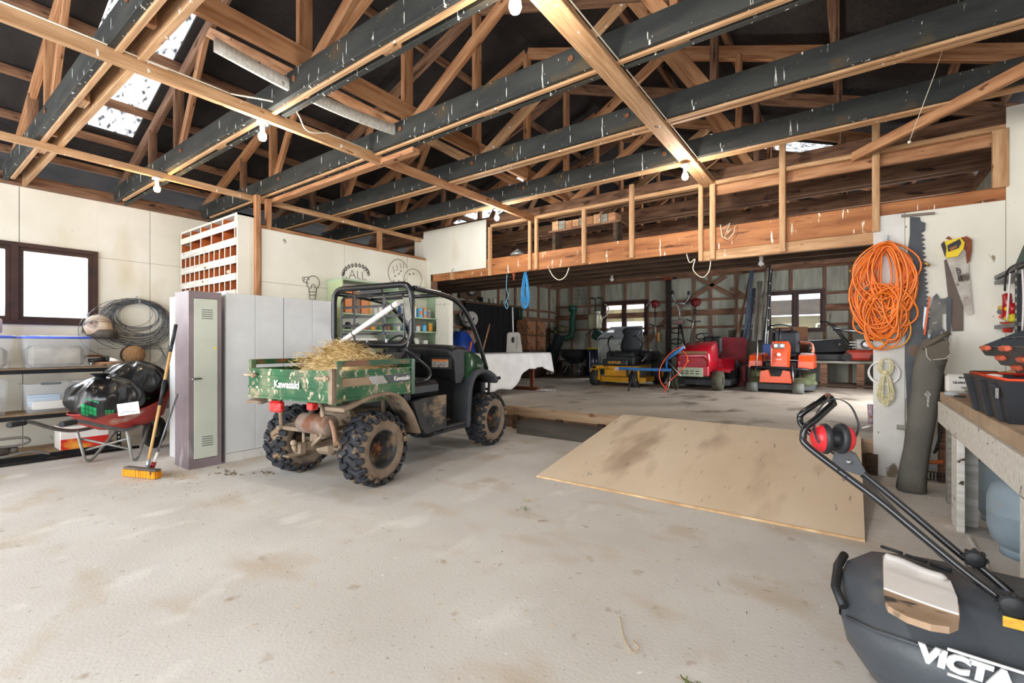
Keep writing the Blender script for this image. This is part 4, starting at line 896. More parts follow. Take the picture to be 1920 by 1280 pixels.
for j in range(5): MB().tube([(.02+.01*j, .13*math.sin(a)*(1+.05*j), .02-.02*j-.13+.14*math.cos(a)) for a in [2*PI*k/20 for k in range(20)]], .0028, 4, closed=True).build('wire_loop', wire, t)
t = thing('cable_reel', 'wooden cable reel with black cable hung on the wall', 'reel', (-7.93, 2.08, 1.12)); M = Matrix.Rotation(PI/2, 4, 'Y') @ Matrix.Rotation(.12, 4, 'X')
MB().lathe([(0, -.03), (.13, -.03), (.13, -.015), (0, -.015)], M, 24).build('flange', wood_dark, t); MB().lathe([(0, .10), (.12, .10), (.125, .115), (0, .118)], M, 24).build('flange', wood_pale, t)
MB().lathe([(.11, -.015), (.118, .02), (.11, .05), (.116, .08), (.09, .1)], M, 24).build('cable', black_plastic, t)
t = thing('cable_reel', 'round reel wrapped in rusty and white tape on the wall next to the window', 'reel', (-7.86, 1.72, 1.45))
MB().ell((.05, -.02, .04), (.1, .15, .15), 14).build('bundle', mat('bundle', '#c9a37a', '#e8ddcc', .7, scale=6, spots=[('#6a4a33', 6, (1, 1, 1), .55, .1)]), t)
MB().lathe([(0, -.06), (.15, -.05), (.155, .0), (.14, .06), (0, .07)], Matrix.Translation((.02, .03, -.06)), 20).build('base', mat('reel_dark', '#4a4440', '#6b625a', .7, scale=8), t)
for k in range(5): MB().tube([(.06+.105*math.sin(a)*.9, -.02+.16*math.cos(a), .04+.16*math.sin(a)*(1-.15*k)) for a in [2*PI*q/16 for q in range(16)]], .003, 4, closed=True).build('wire_loop', wire, t)
tag(MB().prism([(0, 0), (.07, 0), (.13, .9), (.06, .9)], 0, .012, face_mx((-7.9, 2.42, .35), (0, 1, 0), (0, 0, 1))).build('metal_strip', galv), 'long galvanised flashing strip leaning on the cream wall behind the sacks', 'metal strip')
rod('steel_rod', 'black steel rod leaning beside the galvanised strip', 'rod', (-7.8, 2.62, .02), (-7.9, 2.7, 1.25), .014, black_metal)
# ---- wheelbarrow
def cr(name, lab, cat, *a, **k): return thing(name, lab, cat, *a, **k)
BA = math.atan2(.62, -.56); BO = Vector((-6.40, 1.49, 0)); BMx = Matrix.Translation(BO) @ Matrix.Rotation(BA, 4, 'Z')
t = thing('wheelbarrow', 'red-tray wheelbarrow with grey tube frame, loaded with black sacks', 'wheelbarrow', BO, BA)
tubem = mat('barrow_tube', '#7f8280', '#696c6a', .5, metal=.5, scale=8)
for s_ in (-1, 1):
    MB().tube(bez([(-.84, s_*.21, .55), (-.68, s_*.21, .545), (-.4, s_*.25, .44), (-.15, s_*.25, .37), (.1, s_*.2, .37), (.45, s_*.1, .42), (.62, s_*.06, .30)], 6), .018, 10).build('frame_tube', tubem, t)
    g_ = MB().tube([(-.88, s_*.21, .55), (-.73, s_*.21, .548)], .024, 12)
    for k in range(5): g_.tube([(-.87+.03*k, s_*.21, .55), (-.86+.03*k, s_*.21, .55)], .027, 12)
    g_.build('grip', rubber, t)
    lm = mat('leg_galv', '#a9aba6', '#85857e', .6, metal=.5, scale=10)
    MB().tube(rounded([(-.12, s_*.24, .37), (-.02, s_*.23, .02), (.06, s_*.23, .015), (.42, s_*.14, .38)], .04), .015, 6).build('leg', lm, t)
for s_ in (-1, 1): MB().tube([(-.06, s_*.24, .27), (-.03, -s_*.23, .14)], .012, 6).build('brace', MATS['leg_galv'], t)
rim_ = []; N = 28
def barrow_ring(sc, z, sx=0):
    out = []
    for k in range(N):
        q = 2*PI*k/N; cx, cy = math.cos(q), math.sin(q); x = .50*sc*(abs(cx)**.7)*(1 if cx > 0 else -1)+.20+sx; y = .34*sc*(abs(cy)**.7)*(1 if cy > 0 else -1)
        out.append(Vector((x, y, z-.045+(.20*max(0, (x+.2)/.9)**1.5 if z > .5 else 0))))
    return out
MB().loft([barrow_ring(.5, .40, .0), barrow_ring(.82, .48), barrow_ring(1, .60), barrow_ring(1.03, .605), barrow_ring(1.03, .59), barrow_ring(.99, .59)], cap=False).add(barrow_ring(.5, .40), [tuple(range(N))]).build('tray', mat('tray_red', '#b0322c', '#98403a', .55, scale=3, spots=[('#b89888', 4, (1, 1, 1), .58, .1)]), t)
w_ = MB().lathe([(.08, -.035), (.09, -.04), (.13, -.045), (.18, -.03), (.195, 0), (.18, .03), (.13, .045), (.09, .04), (.08, .035)], Matrix.Translation((.72, 0, .195)) @ Matrix.Rotation(PI/2, 4, 'X'), 28).build('wheel', rubber, t)
MB().lathe([(0, -.03), (.085, -.03), (.085, .03), (0, .03)], Matrix.Translation((.72, 0, .195)) @ Matrix.Rotation(PI/2, 4, 'X'), 20).build('hub', tubem, w_)
# sacks
sackm = mat('sack_black', '#121315', '#1c1e21', .3, scale=5, bump=.8, bscale=9, coat=.3)
sgreen = mat('sack_green', '#1fa563', '#188a50', .4, scale=8)
def sack(lab, c, r, seed, knot=None, tilt=0):
    t = thing('sack', lab, 'sack', c); rnd = random.Random(seed); mb = MB(); nu, nv = 96, 48
    ph = [rnd.uniform(0, 6) for _ in range(6)]
    def fn(u, v):
        a = 2*PI*u; b = PI*(.02+.96*v)
        fold = 1+.05*math.sin(9*a+ph[0]+6*v)+.028*abs(math.sin(17*a+ph[1]+4*v))+.03*math.sin(5*a-9*v+ph[2])+.02*math.sin(23*v+6*a+ph[4])
        e = lambda q: (abs(q)**.8)*(1 if q > 0 else -1)
        x, y, z = r[0]*e(math.sin(b)*math.cos(a))*fold, r[1]*e(math.sin(b)*math.sin(a))*fold, r[2]*math.cos(b)*(1+.05*math.sin(7*a+ph[3]))
        x += tilt*z
        return (x, y, z+r[2])
    mb.grid(fn, nu, nv); mb.build('plastic', sackm, t)
    if knot: k = Vector(knot); mb = MB(); mb.loft([[k+Vector((rr*math.cos(q*PI/5), rr*math.sin(q*PI/5), h)) for q in range(10)] for rr, h in ((.08, -.05), (.03, 0), (.05, .04), (.09, .07))], cap=False); mb.build('neck', sackm, t)
    return t
def at_b(x, y, z): return BMx @ Vector((x, y, z))
t1 = sack('plump black plastic sack with green squares lying at the handle end of the red barrow', at_b(-.08, .0, .49), (.36, .30, .21), 2, (.08, -.05, .40))
t2 = sack('tall black plastic sack at the wheel end of the red barrow', at_b(.38, .02, .56), (.33, .29, .25), 4, tilt=.15)
def onsack(px, py, D, dx, dy, mtl, t_, nm, grid=0):
    c = _c+ray(px, py)*(D/F); v = ray(px, py).normalized(); r_ = Vector((v.y, -v.x, 0)).normalized(); u_ = r_.cross(v)
    pts = [(c+r_*a*dx/2+u_*b*dy/2) for a, b in ((-1, 1), (1, .8), (.95, -1), (-1.05, -.8))]
    o = t_.location; mb = MB(); mb.loft([[p-o for p in pts], [p-o-v*.002 for p in pts]], sm=False); return mb.build(nm, mtl, t_)
from mathutils.bvhtree import BVHTree
def decal(t_, px_, py_, w_, h_, m_, nm, skew=0, n=4):
    o = [c for c in t_.children if c.name.startswith('plastic')][0]; bv = BVHTree.FromPolygons([tuple(Vector(v.co)+t_.location) for v in o.data.vertices], [tuple(q.vertices) for q in o.data.polygons])
    mb = MB(); P_ = {}
    for j in range(n+1):
        for i in range(n+1):
            v = ray(px_+w_*i/n, py_+h_*j/n+skew*w_*i/n).normalized(); hit = bv.ray_cast(_c, v)[0]
            if hit is None: return
            P_[i, j] = hit-v*.006-t_.location
    mb.add([P_[i, j] for j in range(n+1) for i in range(n+1)], [(j*(n+1)+i, j*(n+1)+i+1, (j+1)*(n+1)+i+1, (j+1)*(n+1)+i) for j in range(n) for i in range(n)], True); mb.build(nm, m_, t_)
for i in range(4):
    for j in range(3): decal(t1, 152+7.4*i, 756+8.2*j+2.2*i, 6.6, 7.4, sgreen, 'print_square', .3, 2)
for i in range(5): decal(t1, 161+5*i, 746+1.6*i, 4, 2.5, sgreen, 'print_letter', .3, 2)
for i in range(3): decal(t1, 197+6*i, 768, 4.6, 12, sgreen, 'print_letter', 0, 2)
for i in range(7): decal(t2, 234+7*i, 757-2*i, 5.5, 4, sgreen, 'print_dot', -.2, 2)
for i in range(3): decal(t2, 268+6*i, 765-2*i, 5, 4, sgreen, 'print_dot', -.2, 2)
sack_D = (at_b(-.12, -.3, .65)-_c).dot(_f)
# written card standing between the sack and the tray rim
cm_ = face_mx(_c+ray(241, 766)*(4.3/F), _r*.98+Vector((0, 0, .14)), Vector((0, 0, 1)))
t = thing('paper_card', 'white drawn-on card propped against the sacks in the barrow', 'card'); t.matrix_world = cm_
MB().bx((-.10, -.055, 0), (.10, .055, .003)).build('sheet', white_plastic, t); MB().tube([(.0, .02, .004), (.02, .03, .004), (.04, .02, .004), (.02, .0, .004)], .0015, 4).tube([(-.08, -.04, .004), (-.03, -.02, .004), (.03, -.035, .004), (.06, -.03, .004)], .0025, 4).build('drawing', ink, t)
# ---- broom and squeegee leaning on the locker
t = thing('broom', 'push broom with orange-yellow bristles and a pale wooden handle leaning on the locker', 'broom', (-5.36, 1.50, 0))
top = onx(330, 608, -5.44)-Vector((-5.36, 1.50, 0)); base = Vector((-.04, .03, .10)); hd = (top-base)
ha = base+hd*.02
MB().tube([base+hd*.05, base+hd*.80], .0135, 10).build('handle', mat('broom_wood', '#d9b27a', '#c79b60', .5, scale=4, stretch=(1, 1, .1)), t)
MB().tube([base+hd*.42, base+hd*.60], .017, 10).build('sleeve', black_plastic, t); MB().tube([base+hd*.86, base+hd*1.0], .0165, 10).tube([base+hd*.80, base+hd*.86], .0145, 10).build('grip', black_plastic, t)
MB().tube([base-Vector((0, 0, .02)), base+hd*.05], .018, 10).build('socket', galv, t)
a, b = onz(236, 878, .07), onz(297, 884, .07); a -= t.location; b -= t.location; dirx = (b-a).normalized(); mxx = align(a, b)
L_ = (b-a).length
MB().box((0, 0, .012), (L_, .06, .02), bev=.005).build('head', mat('broom_head', '#6d655c', '#4f4943', .6, scale=9), t, mx=mxx)
br = MB()
rb = random.Random(4)
for i in range(34):
    for j in range(5):
        x = -L_/2+.01+(L_-.02)*i/33; y = -.025+.0125*j; br.box((x+rb.uniform(-.003, .003), y*1.15+rb.uniform(-.003, .003), -.03), (.009, .009, .065), m=None)
tag(br.build('bristles', mat('bristle', '#f0a21c', '#e08a10', .7, scale=30, spots=[('#5b4f40', 9, (1, 1, .6), .64, .06)]), t, mx=mxx), kind='stuff')
t = thing('squeegee', 'grey metal pole with a red collar leaning beside the broom', 'pole', (-5.45, 1.58, 0)); top = onx(333, 738, -5.40)-t.location; bs = onz(284, 872, .09)-t.location; bs = Vector((.03, .0, .10)); hd = top-bs
MB().tube([bs, bs+hd*1.0], .010, 8).build('pole', mat('pole_grey', '#7a7c80', rough=.4, metal=.6), t); MB().tube([bs-hd*.0, bs+hd*.18], .0125, 8).build('sleeve', white_plastic, t); MB().tube([bs-hd.normalized()*.02, bs+hd.normalized()*.03], .021, 10).build('collar', red_paint, t); MB().tube([(.03, -.02, .06), (.03, .0, .09)], .018, 8).build('hinge', black_plastic, t)
# ================================================================== BACK ROOM
def U(px, py, Y): p = ony(px, py, Y); return p
# table with white cloth
t = thing('trestle_table', 'brown timber trestle table standing under the white cloth', 'table', (-5.65, 7.4, S))
brown_t = mat('table_brown', '#6f3a22', '#54291a', .5, scale=3, stretch=G)
MB().bx((-.42, -1.1, .73), (.38, 1.1, .76)).build('tabletop', brown_t, t)
for y in (-.75, .6):
    l_ = MB().bx((.28, y-.03, .05), (.35, y+.03, .73)).bx((-.38, y-.03, .05), (-.31, y+.03, .73)).build('trestle_leg', brown_t, t)
    MB().bx((-.48, y-.04, 0), (.48, y+.04, .06)).build('foot', brown_t, l_); MB().bx((-.31, y-.02, .4), (.28, y+.02, .47)).build('rail', brown_t, l_)
cl = MB()
def clothfn(u, v):
    y = -1.18+2.36*u
    hem = .66-.36*min(1, max(0, (u-.34)/.26))**1.3+(.10*max(0, u-.8)/.2)+.015*math.sin(21*u)
    drop = .0
    L_ = hem; s = v*(.84+2*L_); x0 = -.44
    w_ = .012*math.sin(38*u+3*math.sin(9*u))
    if s < L_: return (x0-w_*1.0-.02, y, .765-(L_-s))
    if s < L_+.84: return (x0+(s-L_), y, .768)
    q = (s-L_-.84)/L_; return (.41+.05*q+w_*2.2*q, y, .765-(s-L_-.84))
cl.grid(clothfn, 110, 40)
o = cl.build('tablecloth', mat('cloth_white', '#e9e7e4', '#dcd9d6', .85, scale=4, bump=.1), None, solid=.003); o.location = (-5.65, 7.4, S)
tag(o, 'white cloth draped unevenly over the brown trestle table behind the vehicle', 'tablecloth')
# front hanging end of the cloth
o = MB().grid(lambda u, v: (-.44+.88*u, -1.185-.05*v-.02*math.sin(30*u)*v, .765-(.62-.1*u)*v), 40, 8).build('cloth_end', MATS['cloth_white'], o, solid=.003)
t = thing('floor_cloth', 'crumpled white cloth end lying on the raised floor by the table foot', 'cloth'); MB().grid(lambda u, v: (-5.2+.34*u, 7.9+.3*v, S+.012+.012*math.sin(20*u)*math.sin(17*v)), 14, 14).build('cloth', MATS['cloth_white'], t)
# things on the table
tarp = mat('tarp_blue', '#1746a8', '#0f3583', .45, scale=6, bump=.5, bscale=9)
t = thing('blue_bag', 'bulging bright blue plastic bag behind the vehicle hood', 'bag', (-6.95, 7.6, .33))
def bagfn(u, v):
    a = 2*PI*u; r = (.30+.04*math.sin(5*a+2*v))*(math.sin(PI*(.05+.93*v))**.55); return (r*math.cos(a)*1.15, r*math.sin(a), (1.22*(1-v))+.01*math.sin(9*a))
MB().grid(bagfn, 30, 16).build('plastic', tarp, t)
t = thing('plastic_chair_back', 'pale grey moulded plastic panel with a black handle hole on the table', 'panel', (-5.75, 7.95, 1.10))
M = face_mx((0, 0, 0), _r+Vector((0, 0, 0)), Vector((0, 0, 1)))
MB().prism([(-.17, 0), (.17, 0), (.12, .38), (.08, .42), (-.12, .42), (-.155, .38)], -.02, .02, M).build('panel', mat('pale_plastic', '#b7b3aa', '#a39f96', .5, scale=4), t)
MB().lathe([(0, .0), (.04, .0), (.04, .006), (0, .006)], M @ Matrix.Translation((-.03, .26, .02)) @ Matrix.Diagonal((.8, 1.6, 1, 1)), 16).build('hole', black_plastic, t); MB().box((0, 0, 0), (.03, .3, .01), m=M @ Matrix.Translation((.07, .2, .024)), bev=.004).build('rib', MATS['pale_plastic'], t)
a, b = U(903, 665, 7.0), U(918, 608, 7.3); rod('wooden_stick', 'short pale wooden handle leaning against the grey plastic panel', 'handle', a, b, .016, wood_new)
a, b = U(878, 660, 6.6), U(884, 640, 6.6); rod('orange_stick', 'orange tool handle poking up beside the blue bag', 'handle', a-Vector((0, 0, .1)), b, .018, mat('orange_p', '#d8622a', rough=.5))
a, b = U(961, 576, 8.6), U(963, 662, 8.6); t = thing('white_upright', 'thin white upright tube with a yellow-green foot standing behind the table', 'pole'); MB().tube([a, a.lerp(b, .78)], .016, 8).build('tube', white_plastic, t); MB().tube([a.lerp(b, .78), Vector((b.x, b.y, S))], .018, 8).build('foot', mat('yellow_green', '#b9c56a', rough=.5), t)  # pale upright line drawn as a thin white tube, yellow-green below
# things on the side wall of the back room
t = thing('wall_clock', 'round white wall clock with a black rim on a brown board', 'clock', (-7.90, 9.03, 2.70)); M = Matrix.Rotation(PI/2, 4, 'Y')
MB().lathe([(0, -.02), (.19, -.02), (.19, .03), (.165, .03), (.16, .015), (0, .015)], M, 28).build('rim', black_plastic, t); MB().lathe([(0, .016), (.16, .016), (0, .018)], M, 28).build('dial', mat('dial', '#c9c6bd', rough=.6), t)
MB().box((.022, .0, .05), (.004, .012, .1)).box((.022, .03, -.02), (.004, .07, .012)).build('hands', black_plastic, t)
tag(MB().box((0, 0, 0), (.03, .8, .5)).build('brown_board', wood_dark, None, mx=Matrix.Translation((-7.95, 9.05, 2.68))), 'brown board behind the wall clock', 'board')
dark = mat('dark_panel', '#08090a', '#101112', .9, scale=3)
t = thing('black_roller_screen', 'large black screen panel covering the side wall under a brown shelf', 'screen', (-7.86, 9.9, 1.7))
for k in range(9): MB().bx((-.02, -1.15+k*.262+.004, -.95), (.02, -.893+k*.262, .62), bev=.003).build('slat', dark, t)
MB().bx((-.03, -1.2, .62), (.05, 1.25, .68)).build('shelf', wood_dark, t); MB().bx((-.03, -1.2, -.99), (.04, 1.25, -.95)).build('rail', wood_dark, t)
MB().bx((.0, 1.25, -1.0), (.04, 1.33, .62)).build('green_post', mat('dkgreen', '#12402f', rough=.5), t)
t = thing('hose_reel', 'white and red hose reel hanging in front of the black screen', 'reel', (-7.7, 8.75, 1.9)); MB().box((-.15, 0, 0), (.26, .05, .05)).build('bracket', black_metal, t); M = Matrix.Rotation(PI/2, 4, 'Y') @ Matrix.Rotation(.3, 4, 'X')
MB().lathe([(0, -.08), (.19, -.08), (.19, -.065), (.06, -.06), (.06, .06), (.19, .065), (.19, .08), (0, .08)], M, 24).build('spool', mat('reel_white', '#b9b5ae', rough=.5), t); MB().lathe([(.06, -.05), (.13, -.04), (.13, .04), (.06, .05)], M, 24).build('hose', mat('red_hose', '#8d2320', rough=.5), t)
t = thing('hose_reel', 'lower red and beige reel partly behind the blue bag', 'reel', (-7.65, 8.6, 1.42)); MB().box((-.17, 0, 0), (.32, .05, .05)).build('bracket', black_metal, t); MB().lathe([(0, -.1), (.2, -.1), (.2, -.085), (.1, -.08), (.1, .06), (.2, .085), (.2, .1), (0, .1)], M, 24).build('spool', mat('reel_beige', '#a8937f', '#8d2a24', .5, scale=6), t)
for k in range(5):
    z = 2.45; y = 9.35+k*.28
    if k in (0, 2, 4): t = thing('shelf_jar', ('dark jar', 'pale jar', 'brown jar')[k//2]+' on the shelf above the black screen', 'jar', (-7.83, y, 2.385)); MB().lathe([(0, 0), (.05, 0), (.05, .1), (.035, .12), (0, .125)], n=12).build('body', (dark, MATS['reel_white'], wood_dark)[k//2], t)
# stacked log-wrapped cartons
carton_m = mat('carton_brown', '#94694a', '#7c5439', .8, scale=7, bump=.2, spots=[('#3e2c20', 9, (1, 1, 1), .62, .04)])
cb = U(995, 668, 11.2)
for j in range(2):
    for i in range(2):
        t = thing('carton', ('lower', 'upper')[j]+(' brown carton nearest the black screen', ' brown carton on the window side')[i]+', in the stack behind the table', 'carton', (-7.55+.05*i, 11.0+.45*i, 1.12+j*.43)); MB().bx((-.2, -.21, 0), (.2, .21, .42), bev=.01).build('box', carton_m, t); MB().bx((.2, -.2, .385), (.203, .2, .41)).build('tape', wood_dark, t)
tag(MB().bx((-7.84, 10.78, S), (-7.3, 11.7, 1.118)).build('dark_crate', wood_dark), 'dark crate carrying the four brown cartons', 'crate')
# green hose on hook, blower vac bag
t = thing('leaf_blower', 'green and beige leaf blower vacuum with a long dark sack against the back wall', 'leaf blower')
MB().tube(bez([U(1076, 583, 13.2), U(1073, 600, 13.1), U(1072, 625, 13.0), U(1064, 633, 12.9), U(1052, 634, 12.8)], 6), .085, 12).build('blow_tube', mat('tube_green', '#1d4a3c', rough=.5), t)
MB().ell(U(1055, 617, 12.8), (.22, .18, .12), 12).ell(U(1043, 620, 12.8), (.1, .12, .13), 10).build('housing', mat('olive_p', '#6f6f52', '#4a4a38', .6, scale=6), t)
MB().tube(bez([U(1050, 628, 12.75), U(1044, 645, 12.7), U(1036, 662, 12.6), U(1032, 682, 12.5)], 6), [.16]*8+[.19]*8+[.17]*9, 12).build('sack', mat('sack_dark', '#1c2626', '#243030', .8, scale=6), t)
t = thing('green_funnel', 'dark green funnel hung on the brown rail', 'funnel'); c = U(1074, 580, 13.3); MB().lathe([(.02, -.12), (.13, -.05), (.14, .1), (.12, .12)], Matrix.Translation(c), 14).build('cone', MATS['tube_green'], t)
# spreader
t = thing('seed_spreader', 'black two-wheel seed spreader standing by the back wall', 'spreader', (U(1078, 660, 12.3).x, 12.3, S))
MB().loft([[Vector((sx*r*.36, sy*r*.26, z)) for sx, sy in ((-1, -1), (1, -1), (1, 1), (-1, 1))] for r, z in ((.35, .38), (.9, .58), (1, .78), (1.05, .8))], sm=False).build('hopper', black_plastic, t)
for s_ in (-1, 1): MB().lathe([(0, -.03), (.1, -.03), (.16, -.035), (.16, .035), (.1, .03), (0, .03)], Matrix.Translation((s_*.3, 0, .16)) @ Matrix.Rotation(PI/2, 4, 'Y'), 20).build('wheel', rubber, t)
MB().tube([(-.3, 0, .16), (.3, 0, .16)], .015, 8).tube([(-.15, 0, .16), (-.15, 0, .5)], .015, 8).tube([(.15, 0, .16), (.15, 0, .5)], .015, 8).tube([(.0, 0, .7), (-.1, -.5, .12)], .012, 8).build('frame', steel, t)
# low bench behind
t = thing('low_bench', 'low dark plank bench along the back wall left of the barrel', 'bench', (-7.0, 13.05, S)); MB().bx((-.8, -.25, .4), (.9, .25, .44)).build('plank', wood_dark, t)
for x in (-.7, .8): MB().bx((x-.04, -.2, 0), (x+.04, .2, .4)).build('leg', wood_dark, t)
for k, (x0, x1, y, r_) in enumerate(((-7.6, -5.2, 12.0, .03), (-7.3, -5.6, 11.75, .025))): tag(stick('board', (x0, y, S+.02+.0*k), (x1, y+.25, S+.02), .12, .03, wood_dark), ('dark board lying on the raised floor under the spreader', 'second dark board lying on the floor in front of the first')[k], 'board')
# blue barrel with yellow lid
bx_ = U(1113, 660, 12.4)
t = thing('barrel', 'dark blue barrel with a yellow rim and a white level strip', 'barrel', (bx_.x, 12.4, S)); MB().lathe([(0, 0), (.2, 0), (.21, .02), (.215, .3), (.21, .32), (.215, .34), (.21, .78), (.17, .8)], n=24).build('body', mat('barrel_blue', '#10182c', '#18223c', .35, scale=3, coat=.3), t)
MB().lathe([(.0, .8), (.21, .8), (.215, .81), (.215, .85), (0, .86)], n=24).build('lid', mat('lid_yellow', '#c9b53a', '#a8962c', .6, scale=9), t); MB().bx((-.02, -.225, .15), (.0, -.213, .75)).build('level_strip', mat('level', '#c9ccd0', rough=.3), t)
# sprayer hanging, two handles
t = thing('sprayer', 'cream knapsack sprayer hanging on the back wall beside the window', 'sprayer'); c = U(1115, 603, 13.2); MB().box(c, (.42, .22, .5), bev=.06).build('tank', mat('tank_cream', '#9c9a80', '#8a8870', .4, scale=4), t)
MB().cyl(c+Vector((.12, -.02, .24)), c+Vector((.12, -.02, .32)), .08, 14).cyl(c+Vector((.14, -.13, -.2)), c+Vector((.14, -.13, .2)), .035, 10).build('lid', mat('cap_white', '#c9c8b9', rough=.5), t)
for dx in (-.05, .17): MB().tube(rounded([c+Vector((dx+.05, .06, .2)), c+Vector((dx+.05, .06, .72)), c+Vector((dx-.13, .06, .75))], .05), .02, 8).build('hook_handle', black_metal, t)
t = thing('lance', 'thin curved white spray lance beside the sprayer', 'lance'); MB().tube(bez([U(1134, 570, 13.2), U(1141, 577, 13.2), U(1138, 590, 13.2), U(1129, 597, 13.2), U(1128, 605, 13.2)], 5), .018, 6).build('tube', mat('cap_white'), t) if 'cap_white' in MATS and False else MB().tube(bez([U(1134, 570, 13.2), U(1141, 577, 13.2), U(1138, 590, 13.2), U(1129, 597, 13.2), U(1128, 605, 13.2)], 5), .018, 6).build('tube', MATS['cap_white'], t)
t = thing('watering_can', 'dark green box-shaped can hanging low on a strap', 'can'); c = U(1120, 628, 13.1); MB().box(c, (.28, .2, .3), m=Matrix.Rotation(.4, 4, 'Y'), bev=.03).build('body', mat('vdgreen', '#12322a', rough=.5), t); MB().tube([c+Vector((-.6, .36, -.0)), c+Vector((-.1, 0, .2)), c+Vector((.1, 0, .15))], .012, 6).build('strap', black_plastic, t)
# ---- zero-turn yellow mower (faces the camera)
yel = mat('mower_yellow', '#e0a21c', '#c98c14', .4, scale=4, coat=.3, spots=[('#6b5a3a', 7, (1, 1, 1), .64, .06)])
MY = 9.9
t = thing('zero_turn_mower', 'yellow zero-turn mower with a black high-back seat and twin levers', 'mower', (-4.37, 9.9, S))
for x in (-.47, .47):
    w_ = MB().lathe([(.06, -.07), (.12, -.08), (.165, -.06), (.17, 0), (.165, .06), (.12, .08), (.06, .07)], Matrix.Translation((x, -.02, .17)) @ Matrix.Rotation(PI/2, 4, 'Y'), 24).build('caster_wheel', rubber, t)
    MB().lathe([(0, -.06), (.07, -.06), (.07, .06), (0, .06)], Matrix.Translation((x, -.02, .17)) @ Matrix.Rotation(PI/2, 4, 'Y'), 16).build('hub', yel, w_)
    MB().box((x-.0, .0, .37), (.05, .05, .08)).box((x+.095, -.0, .25), (.02, .07, .26)).box((x-.095, -.0, .25), (.02, .07, .26)).box((x, 0, .375), (.21, .07, .02)).build('caster_fork', yel, t)
    MB().bx((x-.05, -.06, .38), (x+.05, .95, .45), bev=.01).build('frame_arm', yel, t)
    w_ = MB().lathe([(.12, -.11), (.2, -.13), (.27, -.11), (.28, 0), (.27, .11), (.2, .13), (.12, .11)], Matrix.Translation((x*1.25, 1.25, .28)) @ Matrix.Rotation(PI/2, 4, 'Y'), 26).build('drive_wheel', rubber, t)
    MB().lathe([(0, -.1), (.13, -.1), (.13, .1), (0, .1)], Matrix.Translation((x*1.25, 1.25, .28)) @ Matrix.Rotation(PI/2, 4, 'Y'), 16).build('hub', yel, w_)
    MB().box((x*.98, 1.15, .66), (.2, .8, .26), bev=.06).build('fender', black_plastic, t)
    lv = bez([(x*.75, .75, .5), (x*.82, .62, .8), (x*.9, .6, .98), (x*.7, .5, 1.12), (x*.5, .48, 1.13)], 6); MB().tube(lv, .02, 8).build('steering_lever', black_metal, t)
MB().bx((-.52, -.06, .385), (.52, .0, .455), bev=.01).build('front_beam', yel, t)
MB().bx((-.3, -.0, .46), (.3, .1, .60), bev=.02).build('foot_plate', black_plastic, t); text('HUSTLER', 'lettering', mat('letter_gold', '#d39a2a', rough=.5), .075, face_mx((.0, -.004, .53), (1, 0, 0), (0, 0, 1)), t, .002, bold=.002)
MB().bx((-.25, .0, .22), (.28, .05, .38), bev=.01).build('front_plate', yel, t)
MB().prism([(-.62, .2), (-.5, .12), (.5, .12), (.66, .2), (.66, .75), (.5, .95), (-.5, .95), (-.62, .75)], .1, .2).build('deck', yel, t)
MB().bx((-.62, .13, .085), (.6, .15, .12)).build('deck_edge', mat('yel_bright', '#f0c814', rough=.5), t)
MB().box((0, .72, .70), (.52, .5, .14), bev=.05).build('seat', black_plastic, t); 
MB().loft([[Vector((a*w_, .92+.10*h+.04*(a*a), .76+h)) for a in (-1, -.6, 0, .6, 1)]+[Vector((a*w_, 1.02+.10*h, .76+h)) for a in (1, .6, 0, -.6, -1)] for w_, h in ((.22, 0), (.27, .1), (.25, .25), (.19, .40), (.24, .50), (.21, .56), (.14, .59))]).build('backrest', mat('seat_blk', '#25282d', '#2d3138', .5, scale=4), t)
MB().box((0, .68, .56), (.7, .8, .22), bev=.04).bx((-.35, 1.05, .45), (.35, 1.6, .8), bev=.06).build('body', mat('mower_dark', '#26292c', '#34373a', .5, scale=6, spots=[('#6d6558', 7, (1, 1, 1), .66, .05)]), t)
MB().tube(rounded([(-.45, 1.2, .6), (-.45, 1.25, .95), (-.3, 1.25, .97)], .05), .02, 8).tube([(.5, 1.0, .8), (.42, .6, .55)], .018, 8).build('side_bar', galv, t)
# clear-fronted cart (golf-cart style screen) behind it
cx_ = U(1180, 650, 11.6)
t = thing('cart_cab', 'light frame with a clear sloped windscreen standing behind the yellow mower', 'cab')
p = lambda x, y, Y=11.7: U(x, y, Y)
fm = mat('cab_frame', '#8f9492', rough=.5, metal=.4)
MB().tube([p(1121, 634), p(1146, 614, 12.2), p(1204, 612, 12.2), p(1201, 634), p(1124, 634)], .022, 8).tube([p(1121, 634), p(1124, 686)], .024, 8).tube([p(1203, 613, 12.2), p(1206, 640, 12.2)], .02, 8).tube([p(1174, 634), p(1200, 612, 12.2)], .015, 8).build('frame', fm, t)
q = [p(1123, 634), p(1175, 634), p(1203, 613, 12.2), p(1147, 614, 12.2)]; n_v = (q[1]-q[0]).cross(q[3]-q[0]).normalized()*.006
MB().loft([q, [v+n_v for v in q]], sm=False).build('windscreen', mat('screen_clear', '#cfd8dc', rough=.12, alpha=.45), t)
q = [p(1150, 632, 11.8), p(1173, 632, 11.8), p(1187, 617, 12.15), p(1152, 617, 12.15)]; MB().loft([q, [v+n_v for v in q]], sm=False).build('blue_cloth', mat('dkblue', '#1d3566', '#142749', .6, scale=6), t)
q = [p(1124, 636), p(1172, 636), p(1166, 690), p(1127, 690)]; MB().loft([q, [v+Vector((0, .01, 0)) for v in q]], sm=False).build('lower_screen', mat('screen_clear2', '#b9c0bc', rough=.3, alpha=.35), t)
